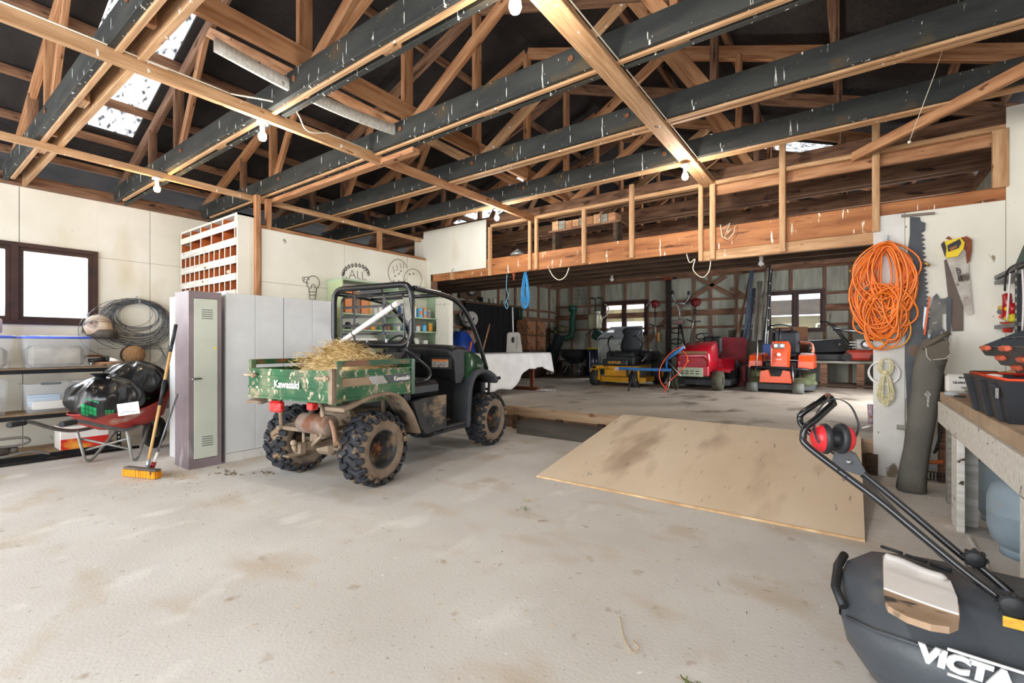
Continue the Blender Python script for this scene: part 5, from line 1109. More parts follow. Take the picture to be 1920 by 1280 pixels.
t = thing('foam_pad', 'beige crumpled cushion inside the cart frame', 'cushion'); MB().ell(p(1147, 655, 12.0), (.28, .2, .2), 14).build('pad', mat('beige_pad', '#8f8672', '#6d6552', .9, scale=7, bump=.4), t)
t = thing('teal_drum', 'teal drum behind the yellow mower frame', 'drum', (p(1128, 695).x, 11.5, S)); MB().lathe([(0, 0), (.16, 0), (.16, .42), (0, .43)], n=20).build('body', mat('teal', '#2c6a6c', '#24585a', .5, scale=4), t)
# ---- blue stand with orange hose
bl_ = mat('stand_blue', '#2f7fc4', '#2468a6', .45, scale=4, spots=[('#c9ced2', 9, (1, 1, 1), .7, .04)])
t = thing('log_splitter_stand', 'blue steel saw stand with slanted arm on black splayed legs', 'stand')
a, b = U(1157, 691, 9.3), U(1258, 693, 9.3)
MB().box((a+b)/2, ((b-a).length, .07, .06), m=None, bev=.006).build('beam', bl_, t)
MB().box((0, 0, 0), (.1, .075, .064), m=align(a-Vector((.05, 0, 0)), a+Vector((.05, 0, 0)))).build('end_band', mat('band_wr', '#c98a8a', '#dcdcdc', .5, scale=20), t)
c_, d_ = U(1249, 674, 9.3), U(1281, 650, 9.3); MB().tube([c_, d_], .035, 8).build('arm', bl_, t); MB().tube([d_+Vector((-.02, 0, .05)), d_+Vector((.03, 0, -.04))], .02, 8).build('arm_clamp', galv, t)
MB().tube([U(1249, 674, 9.3), U(1277, 705, 9.25)], .012, 8).build('strut', steel, t); MB().tube([U(1240, 690, 9.3)+Vector((.1, 0, 0)), U(1250, 672, 9.3)], .02, 8).build('bracket', bl_, t)
for (x0, y0_, x1, y1_, Yb) in ((1187, 692, 1178, 733, 9.0), (1190, 692, 1199, 727, 9.55), (1258, 694, 1252, 736, 9.05), (1260, 694, 1268, 731, 9.5)):
    f_ = onz(x1, y1_, S); MB().tube([U(x0, y0_, 9.3), f_], .015, 8).build('leg', black_metal if x0 != 1258 else steel, t)
t = thing('air_hose', 'thin orange hose looping from the blue stand to the floor', 'hose'); MB().tube(bez([U(1280, 657, 9.28), U(1288, 668, 9.25), U(1287, 680, 9.25), U(1276, 695, 9.2), U(1258, 712, 9.2), U(1250, 722, 9.2), U(1245, 735, 9.1)]+[U(1247, 736, 9.1)], 6), .011, 6).tube(bez([U(1278, 650, 9.25), U(1262, 658, 9.2), U(1247, 673, 9.2), U(1237, 692, 9.15), U(1237, 710, 9.1), U(1243, 722, 9.1), U(1252, 730, 9.1)], 6), .011, 6).build('hose', mat('hose_orange', '#e0502a', rough=.45), t)
# ---- red ride-on tractor
RX = -2.66; t = thing('ride_on_mower', 'red ride-on lawn tractor with a silver slotted bumper and a black seat', 'mower', (RX, 10.1, S))
redm = mat('tractor_red', '#b5162a', '#9a0f22', .3, scale=3, coat=.6, spots=[('#8b7a62', 5, (1, 1, 1), .74, .05)])
hx_ = .34
MB().loft([[Vector((-w_, y, .38)), Vector((-w_*1.02, y, .62)), Vector((-w_*.96, y, zt_-.07)), Vector((-w_*.8, y, zt_)), Vector((w_*.8, y, zt_)), Vector((w_*.96, y, zt_-.07)), Vector((w_*1.02, y, .62)), Vector((w_, y, .38))] for y, w_, zt_ in ((-.16, .26, .66), (-.2, .30, .74), (-.12, .335, .84), (.1, .335, .93), (.45, .32, .99), (.72, .30, 1.02))]).build('hood', redm, t)
MB().bx((-.30, -.215, .745), (.28, -.19, .80)).build('grille_strip', mat('strip_tan', '#8a6a4a', rough=.6), t); MB().cyl((-.08, -.23, .60), (-.08, -.2, .60), .025, 12).build('badge', mat('badge_o', '#d97a2a', rough=.4), t)
MB().tube([(-.27, -.32, .38), (.27, -.32, .38)], .0, 4) 
b_ = MB().prism([(-.05, -.09), (.05, -.09), (.075, -.05), (.075, .05), (.05, .09), (-.05, .09)], -.24, .24, face_mx((-.02, -.27, .38), (0, 1, 0), (0, 0, 1))).build('bumper', mat('bumper_silver', '#a5ad94', rough=.4, metal=.3), t)
sl = MB()
for k in range(4):
    for j in range(2): sl.box((-.17+k*.1, -.343, .40-.05*j), (.06, .006, .018))
tag(sl.build('slots', black_plastic, b_), kind='stuff')
MB().bx((.12, -.25, .30), (.32, -.1, .5), bev=.01).build('front_bracket', redm, t)
for x in (-.44, .44):
    w_ = MB().lathe([(.08, -.08), (.14, -.1), (.19, -.09), (.2, 0), (.19, .09), (.14, .1), (.08, .08)], Matrix.Translation((x, .03, .2)) @ Matrix.Rotation(PI/2, 4, 'Y'), 26).build('front_wheel', mat('turf_tyre', '#3c3c34', '#55543f', .8, scale=8, bump=.3), t)
    MB().lathe([(0, -.07), (.09, -.07), (.09, .07), (0, .07)], Matrix.Translation((x, .03, .2)) @ Matrix.Rotation(PI/2, 4, 'Y'), 14).build('hub', galv, w_)
    w_ = MB().lathe([(.12, -.12), (.2, -.14), (.29, -.12), (.3, 0), (.29, .12), (.2, .14), (.12, .12)], Matrix.Translation((x*1.02, 1.3, .3)) @ Matrix.Rotation(PI/2, 4, 'Y'), 28).build('rear_wheel', rubber, t)
    MB().lathe([(0, -.1), (.13, -.1), (.13, .1), (0, .1)], Matrix.Translation((x*1.02, 1.3, .3)) @ Matrix.Rotation(PI/2, 4, 'Y'), 14).build('hub', galv, w_)
    sx = 1 if x > 0 else -1
    MB().loft([[Vector((sx*.28, y, z)), Vector((sx*.56, y, z-.0)), Vector((sx*.57, y, z-.06)), Vector((sx*.28, y, z-.04))] for y, z in ((.55, .40), (.62, .44), (.95, .44), (1.05, .62), (1.3, .66), (1.6, .62))], sm=False).build('fender', redm, t)
MB().bx((-.3, .7, .4), (.3, 1.6, .62), bev=.03).build('body', redm, t)
MB().box((0, 1.25, .72), (.42, .42, .1), bev=.04).box((0, 1.47, .93), (.42, .1, .40), bev=.045).build('seat', black_plastic, t)
sw = MB(); M = Matrix.Translation((0, .82, 1.1)) @ Matrix.Rotation(-.45, 4, 'X'); sw.tube([M @ Vector((.19*math.cos(k*PI/10), .19*math.sin(k*PI/10), 0)) for k in range(20)], .014, 8, closed=True)
for q in (30, 150, 270): sw.tube([M @ Vector((0, 0, -.02)), M @ Vector((.18*math.cos(math.radians(q)), .18*math.sin(math.radians(q)), 0))], .011, 6)
sw.tube([M @ Vector((0, 0, 0)), (0, .7, .9)], .02, 8); sw.build('steering_wheel', black_plastic, t)
MB().prism([(-.55, .3), (-.4, .2), (.4, .2), (.62, .3), (.62, .9), (-.55, .9)], .09, .2).build('deck', mower_d := MATS['mower_dark'], t)
# ---- red metal trailer tub behind
t = thing('grass_catcher', 'faded red steel tub trailer with rusty streaks tipped behind the tractor', 'trailer')
fr_red = mat('faded_red', '#94323a', '#7c2530', .6, scale=3, spots=[('#6b3a2c', 4, (2, 1, .6), .56, .1), ('#c98a8e', 5, (1, 1, 1), .66, .06)])
Yt = 11.9; a, b, c_, d_ = U(1344, 632, Yt+.2), U(1398, 632, Yt+.2), U(1398, 688, Yt), U(1352, 688, Yt)
q = rounded([a+(c_-a)*.5, Vector((a.x, a.y, c_.z)), a, b, Vector((b.x, b.y, c_.z)), a+(c_-a)*.5], .12, 4)[1:-1]
q = [Vector((v.x, v.y+.2*((v.z-c_.z)/(a.z-c_.z)), v.z)) for v in q]
MB().loft([q, [v+Vector((0, .05, 0)) for v in q]], sm=False).build('tub_floor', fr_red, t)
MB().bx((c_.x-.03, Yt-.3, S+.1), (c_.x+.05, Yt+.1, c_.z+.05), bev=.01).bx((d_.x-.1, Yt-.1, S+.35), (c_.x, Yt+.1, c_.z)).build('tub_side', fr_red, t)
MB().bx((c_.x+.05, Yt-.1, S), (c_.x+.16, Yt+.35, c_.z-.02), bev=.02).build('grey_side', mat('grey_side', '#6f7174', '#57595c', .6, scale=6), t)
MB().bx((c_.x-.35, Yt-.12, S), (c_.x-.02, Yt, S+.4)).build('draw_frame', fr_red, t)
# big dark plywood sheet with planks stacked above, ladder
t = thing('plywood_sheet', 'large dark plywood sheet leaning on the back wall under the plank stack', 'sheet'); a, b = U(1375, 618, 12.9), U(1432, 612, 12.9)
MB().loft([[Vector((-2.6, 12.95, S)), Vector((-1.35, 12.95, S)), Vector((-1.35, 13.0, a.z)), Vector((-2.6, 13.0, a.z))], [Vector((-2.6, 12.97, S)), Vector((-1.35, 12.97, S)), Vector((-1.35, 13.02, a.z)), Vector((-2.6, 13.02, a.z))]], sm=False).build('sheet', mat('ply_dark', '#3f3830', '#4f473c', .8, scale=2), t)
pl = [(1380, 615, 1412, 492, .05, 'wood_old', 'thin brown plank leaning outermost on the stack beside the tractor'), (1383, 616, 1394, 576, .07, 'wood_grey', 'short grey plank at the foot of the leaning stack'), (1397, 616, 1410, 505, .10, 'blue_steel', 'blue-grey steel channel in the leaning stack'),
      (1402, 616, 1414, 540, .08, 'blue_steel', 'short blue-grey channel in front of the longer one'), (1414, 616, 1425, 527, .13, 'wood_grey', 'wide grey board leaning in the middle of the stack'), (1424, 614, 1444, 486, .11, 'wood_grey', 'long grey board reaching highest beside the ladder')]
mat('blue_steel', '#4f5a68', '#5f6a78', .5, metal=.3, scale=4); MATS['wood_grey'] = wood_grey; MATS['wood_old'] = wood_old
for k, (x0, y0_, x1, y1_, wd, m_, lab) in enumerate(pl): tag(stick('plank', U(x0, y0_, 12.85-.06*k)-Vector((0, 0, .3)), U(x1, y1_, 13.34-.06*k), .02, wd, MATS[m_], roll=(1, 0, 0)), lab, 'plank', 'planks leaning on the back wall')
t = thing('ladder', 'aluminium ladder leaning beside the back window', 'ladder'); a0, a1 = U(1434, 690, 12.6), U(1448, 488, 13.25); b0, b1 = U(1441, 690, 12.6), U(1443, 560, 13.0)
off = Vector((.0, -.30, 0))
L0, L1 = Vector((a0.x, a0.y, S)), a1
for o_ in (Vector((0, 0, 0)), Vector((.0, -.34, .02))): MB().tube([L0+o_, L1+o_], .022, 6).build('stile', steel, t)
for k in range(9): f_ = .1+k*.1; p_ = L0.lerp(L1, f_); MB().tube([p_, p_+Vector((0, -.34, .02))], .014, 6).build('rung', white_plastic, t)
# ---- orange front-cut mower
OX = -1.2; t = thing('rider_mower', 'orange ride-on mower with a front cutting deck, round roll rail and black seat', 'mower', (OX, 10.45, S))
om = mat('mower_orange', '#e2541f', '#cc4415', .35, scale=3, coat=.4, spots=[('#8a7a5a', 6, (1, 1, 1), .7, .05)])
mossy = mat('mossy', '#3f4430', '#5b6140', .9, scale=9, bump=.4)
MB().prism([(-.52, -.05), (-.4, -.12), (.4, -.12), (.62, .0), (.62, .45), (-.56, .45)], .07, .17).build('cutting_deck', MATS['mower_dark'], t)
MB().ell((-.35, .15, .2), (.2, .25, .1), 12).ell((.4, .12, .2), (.26, .25, .1), 12).build('deck_cover', mossy, t)
for x in (-.42, .36):
    w_ = MB().cyl((x-.09, -.12, .1), (x+.09, -.12, .1), .1, 20).build('gauge_wheel', mat('grey_wheel', '#5b5d58', '#6d6f66', .7, scale=8), t)
MB().prism([(-.26, 0), (-.24, .22), (-.12, .24), (-.08, .12), (.1, .12), (.14, .24), (.24, .22), (.28, 0)], .0, .16, face_mx((-.03, -.02, .2), (1, 0, 0), (0, 0, 1))).build('deck_shield', om, t)
MB().tube(rounded([(-.48, .3, .46), (-.48, .05, .48), (.0, -.02, .48), (.48, .05, .46), (.6, .4, .40)], .15), .028, 10).build('front_rail', black_metal, t)
for x in (-.42, .44): w_ = MB().lathe([(.08, -.09), (.15, -.11), (.21, -.1), (.22, 0), (.21, .1), (.15, .11), (.08, .09)], Matrix.Translation((x*1.1, .55, .22)) @ Matrix.Rotation(PI/2, 4, 'Y'), 24).build('wheel', mossy, t); 
for x in (-.42, .44): MB().lathe([(.08, -.09), (.15, -.11), (.21, -.1), (.22, 0), (.21, .1), (.15, .11), (.08, .09)], Matrix.Translation((x*1.1, 1.35, .22)) @ Matrix.Rotation(PI/2, 4, 'Y'), 24).build('wheel', rubber, t)
MB().loft([[Vector((-w_, y, .47)), Vector((w_, y, .47)), Vector((w_*1.05, y+.05, .9)), Vector((w_*.8, y+.08, 1.0)), Vector((-w_*.8, y+.08, 1.0)), Vector((-w_*1.05, y+.05, .9))] for y, w_ in ((.2, .14), (.45, .17))], sm=False).build('steering_column', om, t)
MB().box((0, .235, .91), (.2, .02, .1), bev=.006).build('lamp_panel', mat('lamp_dk', '#50605a', rough=.2), t)
for x in (-.055, .055): MB().cyl((x, .21, .915), (x, .225, .915), .033, 12).build('lamp', mat('lamp_lens', '#e8ece4', rough=.15), t)
MB().cyl((0, .195, .74), (0, .212, .735), .035, 14).build('badge', white_plastic, t); text('RIDER', 'lettering', white_plastic, .04, face_mx((.0, .193, .64), (1, 0, 0), (0, 0, 1)), t, .001)
sw = MB(); M = Matrix.Translation((0, .42, 1.26)) @ Matrix.Rotation(-.35, 4, 'X'); sw.tube([M @ Vector((.22*math.cos(k*PI/10), .22*math.sin(k*PI/10), 0)) for k in range(20)], .016, 8, closed=True); sw.tube([M @ Vector((-.2, 0, 0)), M @ Vector((.2, 0, 0))], .012, 6).tube([M @ Vector((0, 0, 0)), (0, .33, .98)], .022, 8); sw.build('steering_wheel', black_plastic, t)
MB().box((.03, .9, .70), (.46, .42, .12), bev=.05).box((.03, 1.12, .98), (.5, .14, .52), bev=.06).build('seat', MATS['seat_blk'], t)
for x in (-.44, .44): MB().loft([[Vector((x-.13, y, .46)), Vector((x+.13, y, .46)), Vector((x+.12, y, zt_)), Vector((x-.12, y, zt_))] for y, zt_ in ((.35, .6), (.42, .72), (.95, .76), (1.5, .7))], sm=False).build('side_cover', om, t)
MB().tube(bez([(.30, 1.1, .98), (.5, .9, .95), (.55, .6, .8)], 5), .03, 8).build('arm_rail', mat('rail_o', '#d9b8a0', '#cc4415', .5, scale=6), t)
MB().tube([(-.4, .0, .2), (-.36, .05, .75), (-.36, .06, 1.15)], .012, 6).build('lever', steel, t); MB().bx((-.3, .5, .25), (.3, 1.5, .6), bev=.03).build('body', MATS['mower_dark'], t); MB().tube([(.28, -.1, .2), (.25, -.03, .52)], .012, 6).build('lift_rod', steel, t)
# blue bin, cardboard, crates, bench
def bxo(nm, lab, cat, a, b, m_, bev=.01, sub=None): t = thing(nm, lab, cat, (a+b)/2); h_ = (b-a)/2; MB().bx(-h_, h_, bev=bev).build('body', m_, t); return t
a, b = U(1432, 682, 12.2), U(1450, 645, 12.2); bxo('blue_bin', 'bright blue plastic bin behind the orange mower', 'bin', Vector((a.x, 12.0, a.z-.1)), Vector((b.x, 12.3, b.z)), mat('bin_blue', '#0f56a8', rough=.4))
a, b = U(1453, 640, 12.9), U(1514, 612, 12.9); bxo('cardboard_sheet', 'brown cardboard sheet leaning below the back window', 'cardboard', Vector((a.x, 12.97, .9)), Vector((b.x, 13.0, b.z)), mat('cardbd', '#8a6248', '#7a543c', .85, scale=3))
t = thing('back_bench', 'low plank bench with timber legs under the back wall', 'bench'); z_ = U(1560, 676, 12.5).z; a, b = U(1520, 676, 12.5), U(1660, 679, 12.5)
MB().bx((a.x-.1, 12.3, z_-.05), (1.1, 12.95, z_)).build('plank', wood_grey, t)
for px_l in (1545, 1614, 1670): x = U(px_l, 700, 12.4).x; MB().bx((x-.07, 12.36, S), (x+.06, 12.5, z_-.05)).build('leg', stud_dark, t)
MB().bx((a.x-.1, 12.35, S+.02), (1.1, 12.95, S+.08)).build('lower_shelf', wood_dark, t)
def bxc(lab, x0, x1, y0_, y1_, tilt): 
    a, b = U(x0, y1_, 12.5), U(x1, y0_, 12.5); t = thing('crate', lab, 'crate', ((a.x+b.x)/2, 12.55, z_), 0); w_, h_ = abs(b.x-a.x)/2, abs(b.z-a.z)
    M = Matrix.Rotation(tilt, 4, 'Y'); MB().box((0, 0, h_/2+a.z-z_), (2*w_, .4, h_), m=M @ Matrix.Identity(4), bev=.02).build('body', black_plastic, t); return t
t = thing('crate', 'black plastic tray lying flat on the back bench', 'crate', (U(1552, 668, 12.5).x, 12.6, z_)); MB().box((0, 0, .08), (.72, .45, .15), bev=.02).build('body', black_plastic, t)
t = thing('crate', 'black plastic crate tipped up on the flat tray on the back bench', 'crate', (U(1548, 655, 12.5).x, 12.6, z_+.16)); M = Matrix.Rotation(-.35, 4, 'X') @ Matrix.Rotation(-.05, 4, 'Y'); MB().box((0, 0, .16), (.7, .06, .3), m=M, bev=.01).box((0, .16, .05), (.7, .3, .08), m=M, bev=.01).build('body', black_plastic, t)
MB().box((-.28, -.04, .12), (.06, .02, .05), m=M).box((.25, -.04, .2), (.04, .02, .04), m=M).build('label', wood_grey, t)
t = thing('tyre', 'black coiled hose pile beside the orange mower on the bench end', 'hose pile', (U(1509, 662, 12.7).x, 12.75, z_-.1)); 
for k in range(3): MB().tube([(.17*math.cos(q*PI/8), .17*math.sin(q*PI/8), .12+.06*k) for q in range(16)], .035, 8, closed=True).build('coil', rubber, t)
# red rotary mower on the bench with its folded handle
t = thing('push_mower', 'red push mower with a white and silver engine standing on the back bench', 'mower', (U(1615, 665, 12.4).x, 12.55, z_)); MB().box((0, 0, .13), (.55, .5, .22), bev=.05).build('deck', mat('push_red', '#a83a28', '#8f2f20', .5, scale=4), t)
for sx in (-1, 1):
    for sy in (-1, 1): MB().cyl((sx*.25, sy*.27, .09), (sx*.25, sy*.31, .09), .09, 16).build('wheel', rubber, t)
e_ = MB().box((.05, 0, .36), (.34, .32, .22), bev=.04).build('engine', mat('eng_w', '#b9bab2', '#8a8b86', .5, scale=6), t); MB().lathe([(0, .0), (.09, 0), (.09, .02), (.05, .03), (0, .03)], Matrix.Translation((.08, -.16, .36)) @ Matrix.Rotation(PI/2, 4, 'X'), 18).build('starter', steel, e_)
for k in range(3): MB().box((-.14, 0, .29+.06*k), (.14, .3, .025)).build('fin', MATS['eng_w'], e_)
MB().ell((.28, 0, .5), (.22, .25, .16), 10).build('catcher', black_plastic, t)
p0, p1, p2, p3 = U(1598, 655, 12.3), U(1571, 624, 12.4), U(1553, 603, 12.4), U(1538, 603, 12.4); l_ = Vector(t.location)
MB().tube(rounded([p0-l_, p1-l_, p2-l_, p3-l_], .08), .018, 8).build('handle', black_metal, t); MB().tube(rounded([U(1600, 656, 12.9)-l_, U(1568, 612, 12.8)-l_, U(1545, 601, 12.8)-l_], .08), .016, 8).build('handle', black_metal, t)
a, b = U(1562, 617, 12.7), U(1622, 622, 12.7); rod('steel_pipe', 'bright steel pipe lying across above the red push mower', 'pipe', a, b, .035, steel)
# ---- hung tools on the back wall
def T3(lab, nm, cat): return thing(nm, lab, cat)
def brush(x0, y0_, x1, y1_, lab, head, Yh=13.30):
    t = T3(lab, 'string_trimmer', 'trimmer'); a, b = U(x0, y0_, Yh), U(x1, y1_, Yh-.15)
    MB().tube([a, b], .016, 8).build('shaft', steel, t); MB().ell(a+Vector((0, -.02, .05)), (.14, .1, .12), 10).box(a+Vector((.03, -.08, .0)), (.14, .08, .1), bev=.02).build('engine', head, t)
    MB().tube([a, Vector((a.x, 13.46, a.z+.02))], .012, 6).build('hook', galv, t)
    m_ = a.lerp(b, .48); MB().tube([m_+Vector((-.18, 0, .08)), m_, m_+Vector((.2, 0, .02))], .016, 6).build('handlebar', black_metal, t); MB().cyl(a.lerp(b, .2)+Vector((0, 0, .06)), a.lerp(b, .2)-Vector((0, 0, .06)), .035, 8).build('grip', black_plastic, t)
    return t
dred = mat('dred', '#7a1a1c', '#5a1416', .4, scale=9)
t = brush(1228, 573, 1230, 655, 'string trimmer with a dark red engine hanging nearest the corner window', dred); MB().box(U(1234, 632, 13.05), (.09, .08, .3), bev=.03).build('yellow_guard', mat('ochre', '#a8762e', rough=.5), t); MB().tube(bez([U(1211, 575, 13.2), U(1218, 566, 13.2), U(1222, 575, 13.2)], 5), .015, 6).build('hook', galv, t)
t = brush(1305, 570, 1294, 640, 'string trimmer with a red engine hanging above the red tractor', dred)
t = T3('brush cutter with silver bull-horn handlebars hanging by the black post', 'brush_cutter', 'trimmer')
MB().tube(rounded([U(1262, 548, 13.1), U(1260, 553, 13.1), U(1274, 582, 13.1), U(1274, 600, 13.1)], .05), .022, 8).tube(rounded([U(1291, 549, 13.1), U(1293, 556, 13.1), U(1275, 583, 13.1)], .05), .022, 8).tube([U(1267, 568, 13.1), U(1284, 569, 13.1)], .03, 8).build('handlebar', galv, t)
for q in ((1261, 548), (1291, 549)): MB().cyl(U(q[0], q[1]-3, 13.1), U(q[0], q[1]+4, 13.1), .035, 8).build('grip', black_plastic, t)
MB().tube([U(1273, 590, 13.1), U(1273, 590, 13.1)+Vector((0, .36, 0))], .012, 6).build('hook', galv, t); MB().box(U(1271, 604, 13.1), (.28, .15, .14), bev=.03).build('engine', mat('eng_rd', '#6b3428', '#8a8a86', .5, scale=9), t); MB().tube([U(1273, 607, 13.1), U(1269, 690, 12.9)], .02, 8).build('shaft', black_metal, t)
MB().tube([U(1276, 608, 13.1), U(1284, 648, 13.0)], .028, 6).build('leg', black_metal, t)
for k, (x, y) in enumerate(((1270, 620), (1269, 640))): MB().tube([U(x, y, 13.0)+Vector((.16*math.cos(q*PI/6), -.05, .07*math.sin(q*PI/6))) for q in range(12)], .018, 6, closed=True).build('bracket', black_metal, t)
stick('post', U(1254, 525, 13.38), Vector((U(1254, 525, 13.38).x, 13.38, S)), .07, .13, mat('post_black', '#211c19', '#2c2420', .7, scale=4), bpy.data.objects['wall_back'] and None, roll=(1, 0, 0)); tag(C.objects[-1], 'black square post against the back wall behind the hung tools', 'post')
t = T3('orange-red chain saw lying on top of the black post', 'chainsaw', 'chainsaw'); c = U(1252, 521, 13.2); MB().box(c, (.3, .16, .12), bev=.03).build('body', mat('saw_or', '#8a4424', '#5a2a1a', .5, scale=9), t); MB().box(c+Vector((.2, 0, .04)), (.12, .1, .18), bev=.02).build('handle', black_plastic, t)
rod('green_stake', 'thin dark stake leaning on the wall behind the orange mower', 'stake', U(1434, 642, 12.85), U(1415, 618, 12.95), .02, black_metal)
# sign writing on a sheet, small bulb sockets under the loft, hooks
t = T3('grey marker writing on a wall sheet near the corner of the back room', 'wall_writing', 'writing'); mb = MB(); rw = random.Random(9); c0 = U(1082, 552, 13.46)
for j in range(4):
    for i in range(5): p_ = U(1077+4.4*i+rw.uniform(-1, 1), 545+8*j, 13.44); mb.tube([p_, p_+Vector((.03, 0, .06)), p_+Vector((.06, 0, -.04)), p_+Vector((.02, 0, -.03))], .005, 4)
tag(mb.build('strokes', mat('ink2', '#5b564c', rough=.9), t), kind='stuff')
for lab, x, y, Y_ in (('unlit bulb hanging under the loft nearest the table', 1147, 523, 7.1), ('unlit bulb hanging under the loft over the red tractor', 1427, 493, 5.95)):
    p_ = U(x, y, Y_); t = thing('ceiling_bulb', lab, 'light bulb', p_); MB().cyl((0, 0, .03), (0, 0, .1), .02, 10).build('socket', MATS['pale_plastic'], t); MB().lathe([(.012, .03), (.03, .0), (.03, -.02), (0, -.04)], n=12).build('bulb', mat('bulb_off', '#b9bcbc', rough=.2), t)
# ropes hanging from the loft beam
rope_b = mat('rope_blue', '#3fa0dc', '#2c86c4', .6, scale=30)
t = thing('rope_coil', 'bright blue rope coil hanging from the loft beam', 'rope', (-3.99, 5.80, 2.36)); rr_ = random.Random(2)
for k in range(9):
    w_, h_ = rr_.uniform(.018, .05), rr_.uniform(.34, .57); dy = rr_.uniform(-.02, .02); w_ *= 1.9; pts = [(w_*math.sin(a)*(.3+.7*(1-math.cos(a))/2), dy, -h_/2+h_/2*math.cos(a)) for a in [2*PI*q/22 for q in range(22)]]
    MB().tube(pts, .0065, 5, closed=True).build('strand', rope_b, t)
MB().cyl((0, 0, -.02), (0, 0, .03), .022, 8).build('lashing', rope_b, t)
tag(MB().tube(bez([(-4.31, 5.76, 2.36), (-4.32, 5.76, 2.12), (-4.28, 5.76, 2.02), (-4.33, 5.76, 1.92), (-4.345, 5.76, 1.86), (-4.31, 5.76, 1.81), (-4.29, 5.76, 1.86), (-4.32, 5.76, 1.93)], 6), .006, 6).build('cord', mat('cord_bl', '#5f9fc0', rough=.6)), 'thin pale blue cord with an end loop hanging left of the rope coil', 'cord')
tag(MB().tube(bez([(-3.56, 5.76, 2.37), (-3.48, 5.76, 2.24), (-3.38, 5.76, 2.18), (-3.28, 5.76, 2.22), (-3.22, 5.76, 2.34)], 6), .007, 6).build('cord', cable), 'pale cable sagging in a shallow loop under the loft beam', 'cable')
tag(MB().tube(bez([(-1.62, 5.76, 2.36), (-1.58, 5.76, 2.24), (-1.53, 5.80, 2.28), (-1.54, 5.76, 2.15), (-1.44, 5.76, 2.05), (-1.36, 5.76, 2.12), (-1.34, 5.76, 2.3)], 6), .006, 6).build('cord', cable), 'white cable loop hanging where the deeper beam begins', 'cable')
tag(MB().cyl((-4.18, 5.76, 2.3), (-4.18, 5.76, 2.36), .02, 8).cyl((-4.18, 5.76, 2.24), (-4.18, 5.76, 2.3), .012, 8).build('tag_label', mat('tagred', '#9c4a2c', rough=.6)), 'small red-brown tag hanging beside the blue rope', 'tag')
tag(MB().tube([(-1.22, 5.68, 2.62), (-1.2, 5.67, 2.48), (-1.14, 5.67, 2.44), (-1.08, 5.67, 2.5), (-1.06, 5.68, 2.6), (-1.16, 5.67, 2.52), (-1.1, 5.67, 2.56), (-1.18, 5.67, 2.46), (-1.12, 5.67, 2.62), (-1.2, 5.67, 2.56)], .005, 5).build('string', cable), 'tangle of white string hung on the loft board beside the middle posts', 'string')
# timber off-cuts stored on the loft
rl = random.Random(8)
t = thing('offcuts', 'row of sawn block ends stored on the loft behind the rail', 'timber stack', (-3.05, 5.85, 3.0))
for k in range(9): MB().bx((-.5+k*.11, 0, -.08+.01*rl.random()), (-.4+k*.11, .2, .02+.03*rl.random())).build('block', (wood_pale, wood_grey, wood_new)[k % 3], t)
MB().bx((-.55, -.02, -.11), (.55, .25, -.085)).build('batten', wood_old, t)
for x in (-.5, .45): MB().bx((x, .0, -.46), (x+.05, .2, -.11)).build('prop', wood_dark, t)
t = thing('old_fan', 'grey fan-shaped fitting sitting on the loft edge near the white sheet', 'fitting', (-4.1, 5.75, 2.612)); MB().lathe([(0, .0), (.12, 0), (.1, .03), (.03, .08), (0, .1)], n=8).build('body', galv, t)
# ================================================================== RIGHT SIDE: ramp, bench, saws, hose, tools, catcher mower
# plywood ramp of two sheets
t = thing('ramp', 'large dusty plywood ramp sloping from the floor up to the raised step', 'ramp', (0, 0, 0))
def slab(x0, x1, nm='ply_sheet'):
    y0, y1, z0, z1, th = 3.72, 5.78, .012, S+.022, .02
    mb = MB(); a = [(x0, y0, z0), (x1, y0, z0), (x1, y1, z1), (x0, y1, z1)]; mb.add(a+[(x, y, z-th+.009) for x, y, z in a], [(0, 1, 2, 3), (4, 7, 6, 5), (0, 4, 5, 1), (1, 5, 6, 2), (2, 6, 7, 3), (3, 7, 4, 0)])
    return mb.build(nm, ply, t)
slab(-2.43, .06)
MB().bx((-2.43, 3.712, .0), (.06, 3.722, .016)).build('front_edge', ply_edge, t)
for x in (-2.2, -1.2, -.2): MB().add([(x, 3.9, 0), (x+.045, 3.9, 0), (x+.045, 5.7, 0), (x, 5.7, 0), (x, 3.9, .02), (x+.045, 3.9, .02), (x+.045, 5.7, .29), (x, 5.7, .29)], [(0, 3, 2, 1), (4, 5, 6, 7), (0, 1, 5, 4), (1, 2, 6, 5), (2, 3, 7, 6), (3, 0, 4, 7)]).build('bearer', wood_old, t)
tag(stick('sleeper', (-3.85, 5.50, .09), (-2.42, 5.50, .09), .26, .175, mat('sleeper', '#57504a', '#47413b', .9, scale=5, bump=.3, stretch=(.3, 2, 2))), 'dark weathered timber sleeper used as a step beside the ramp', 'timber sleeper')
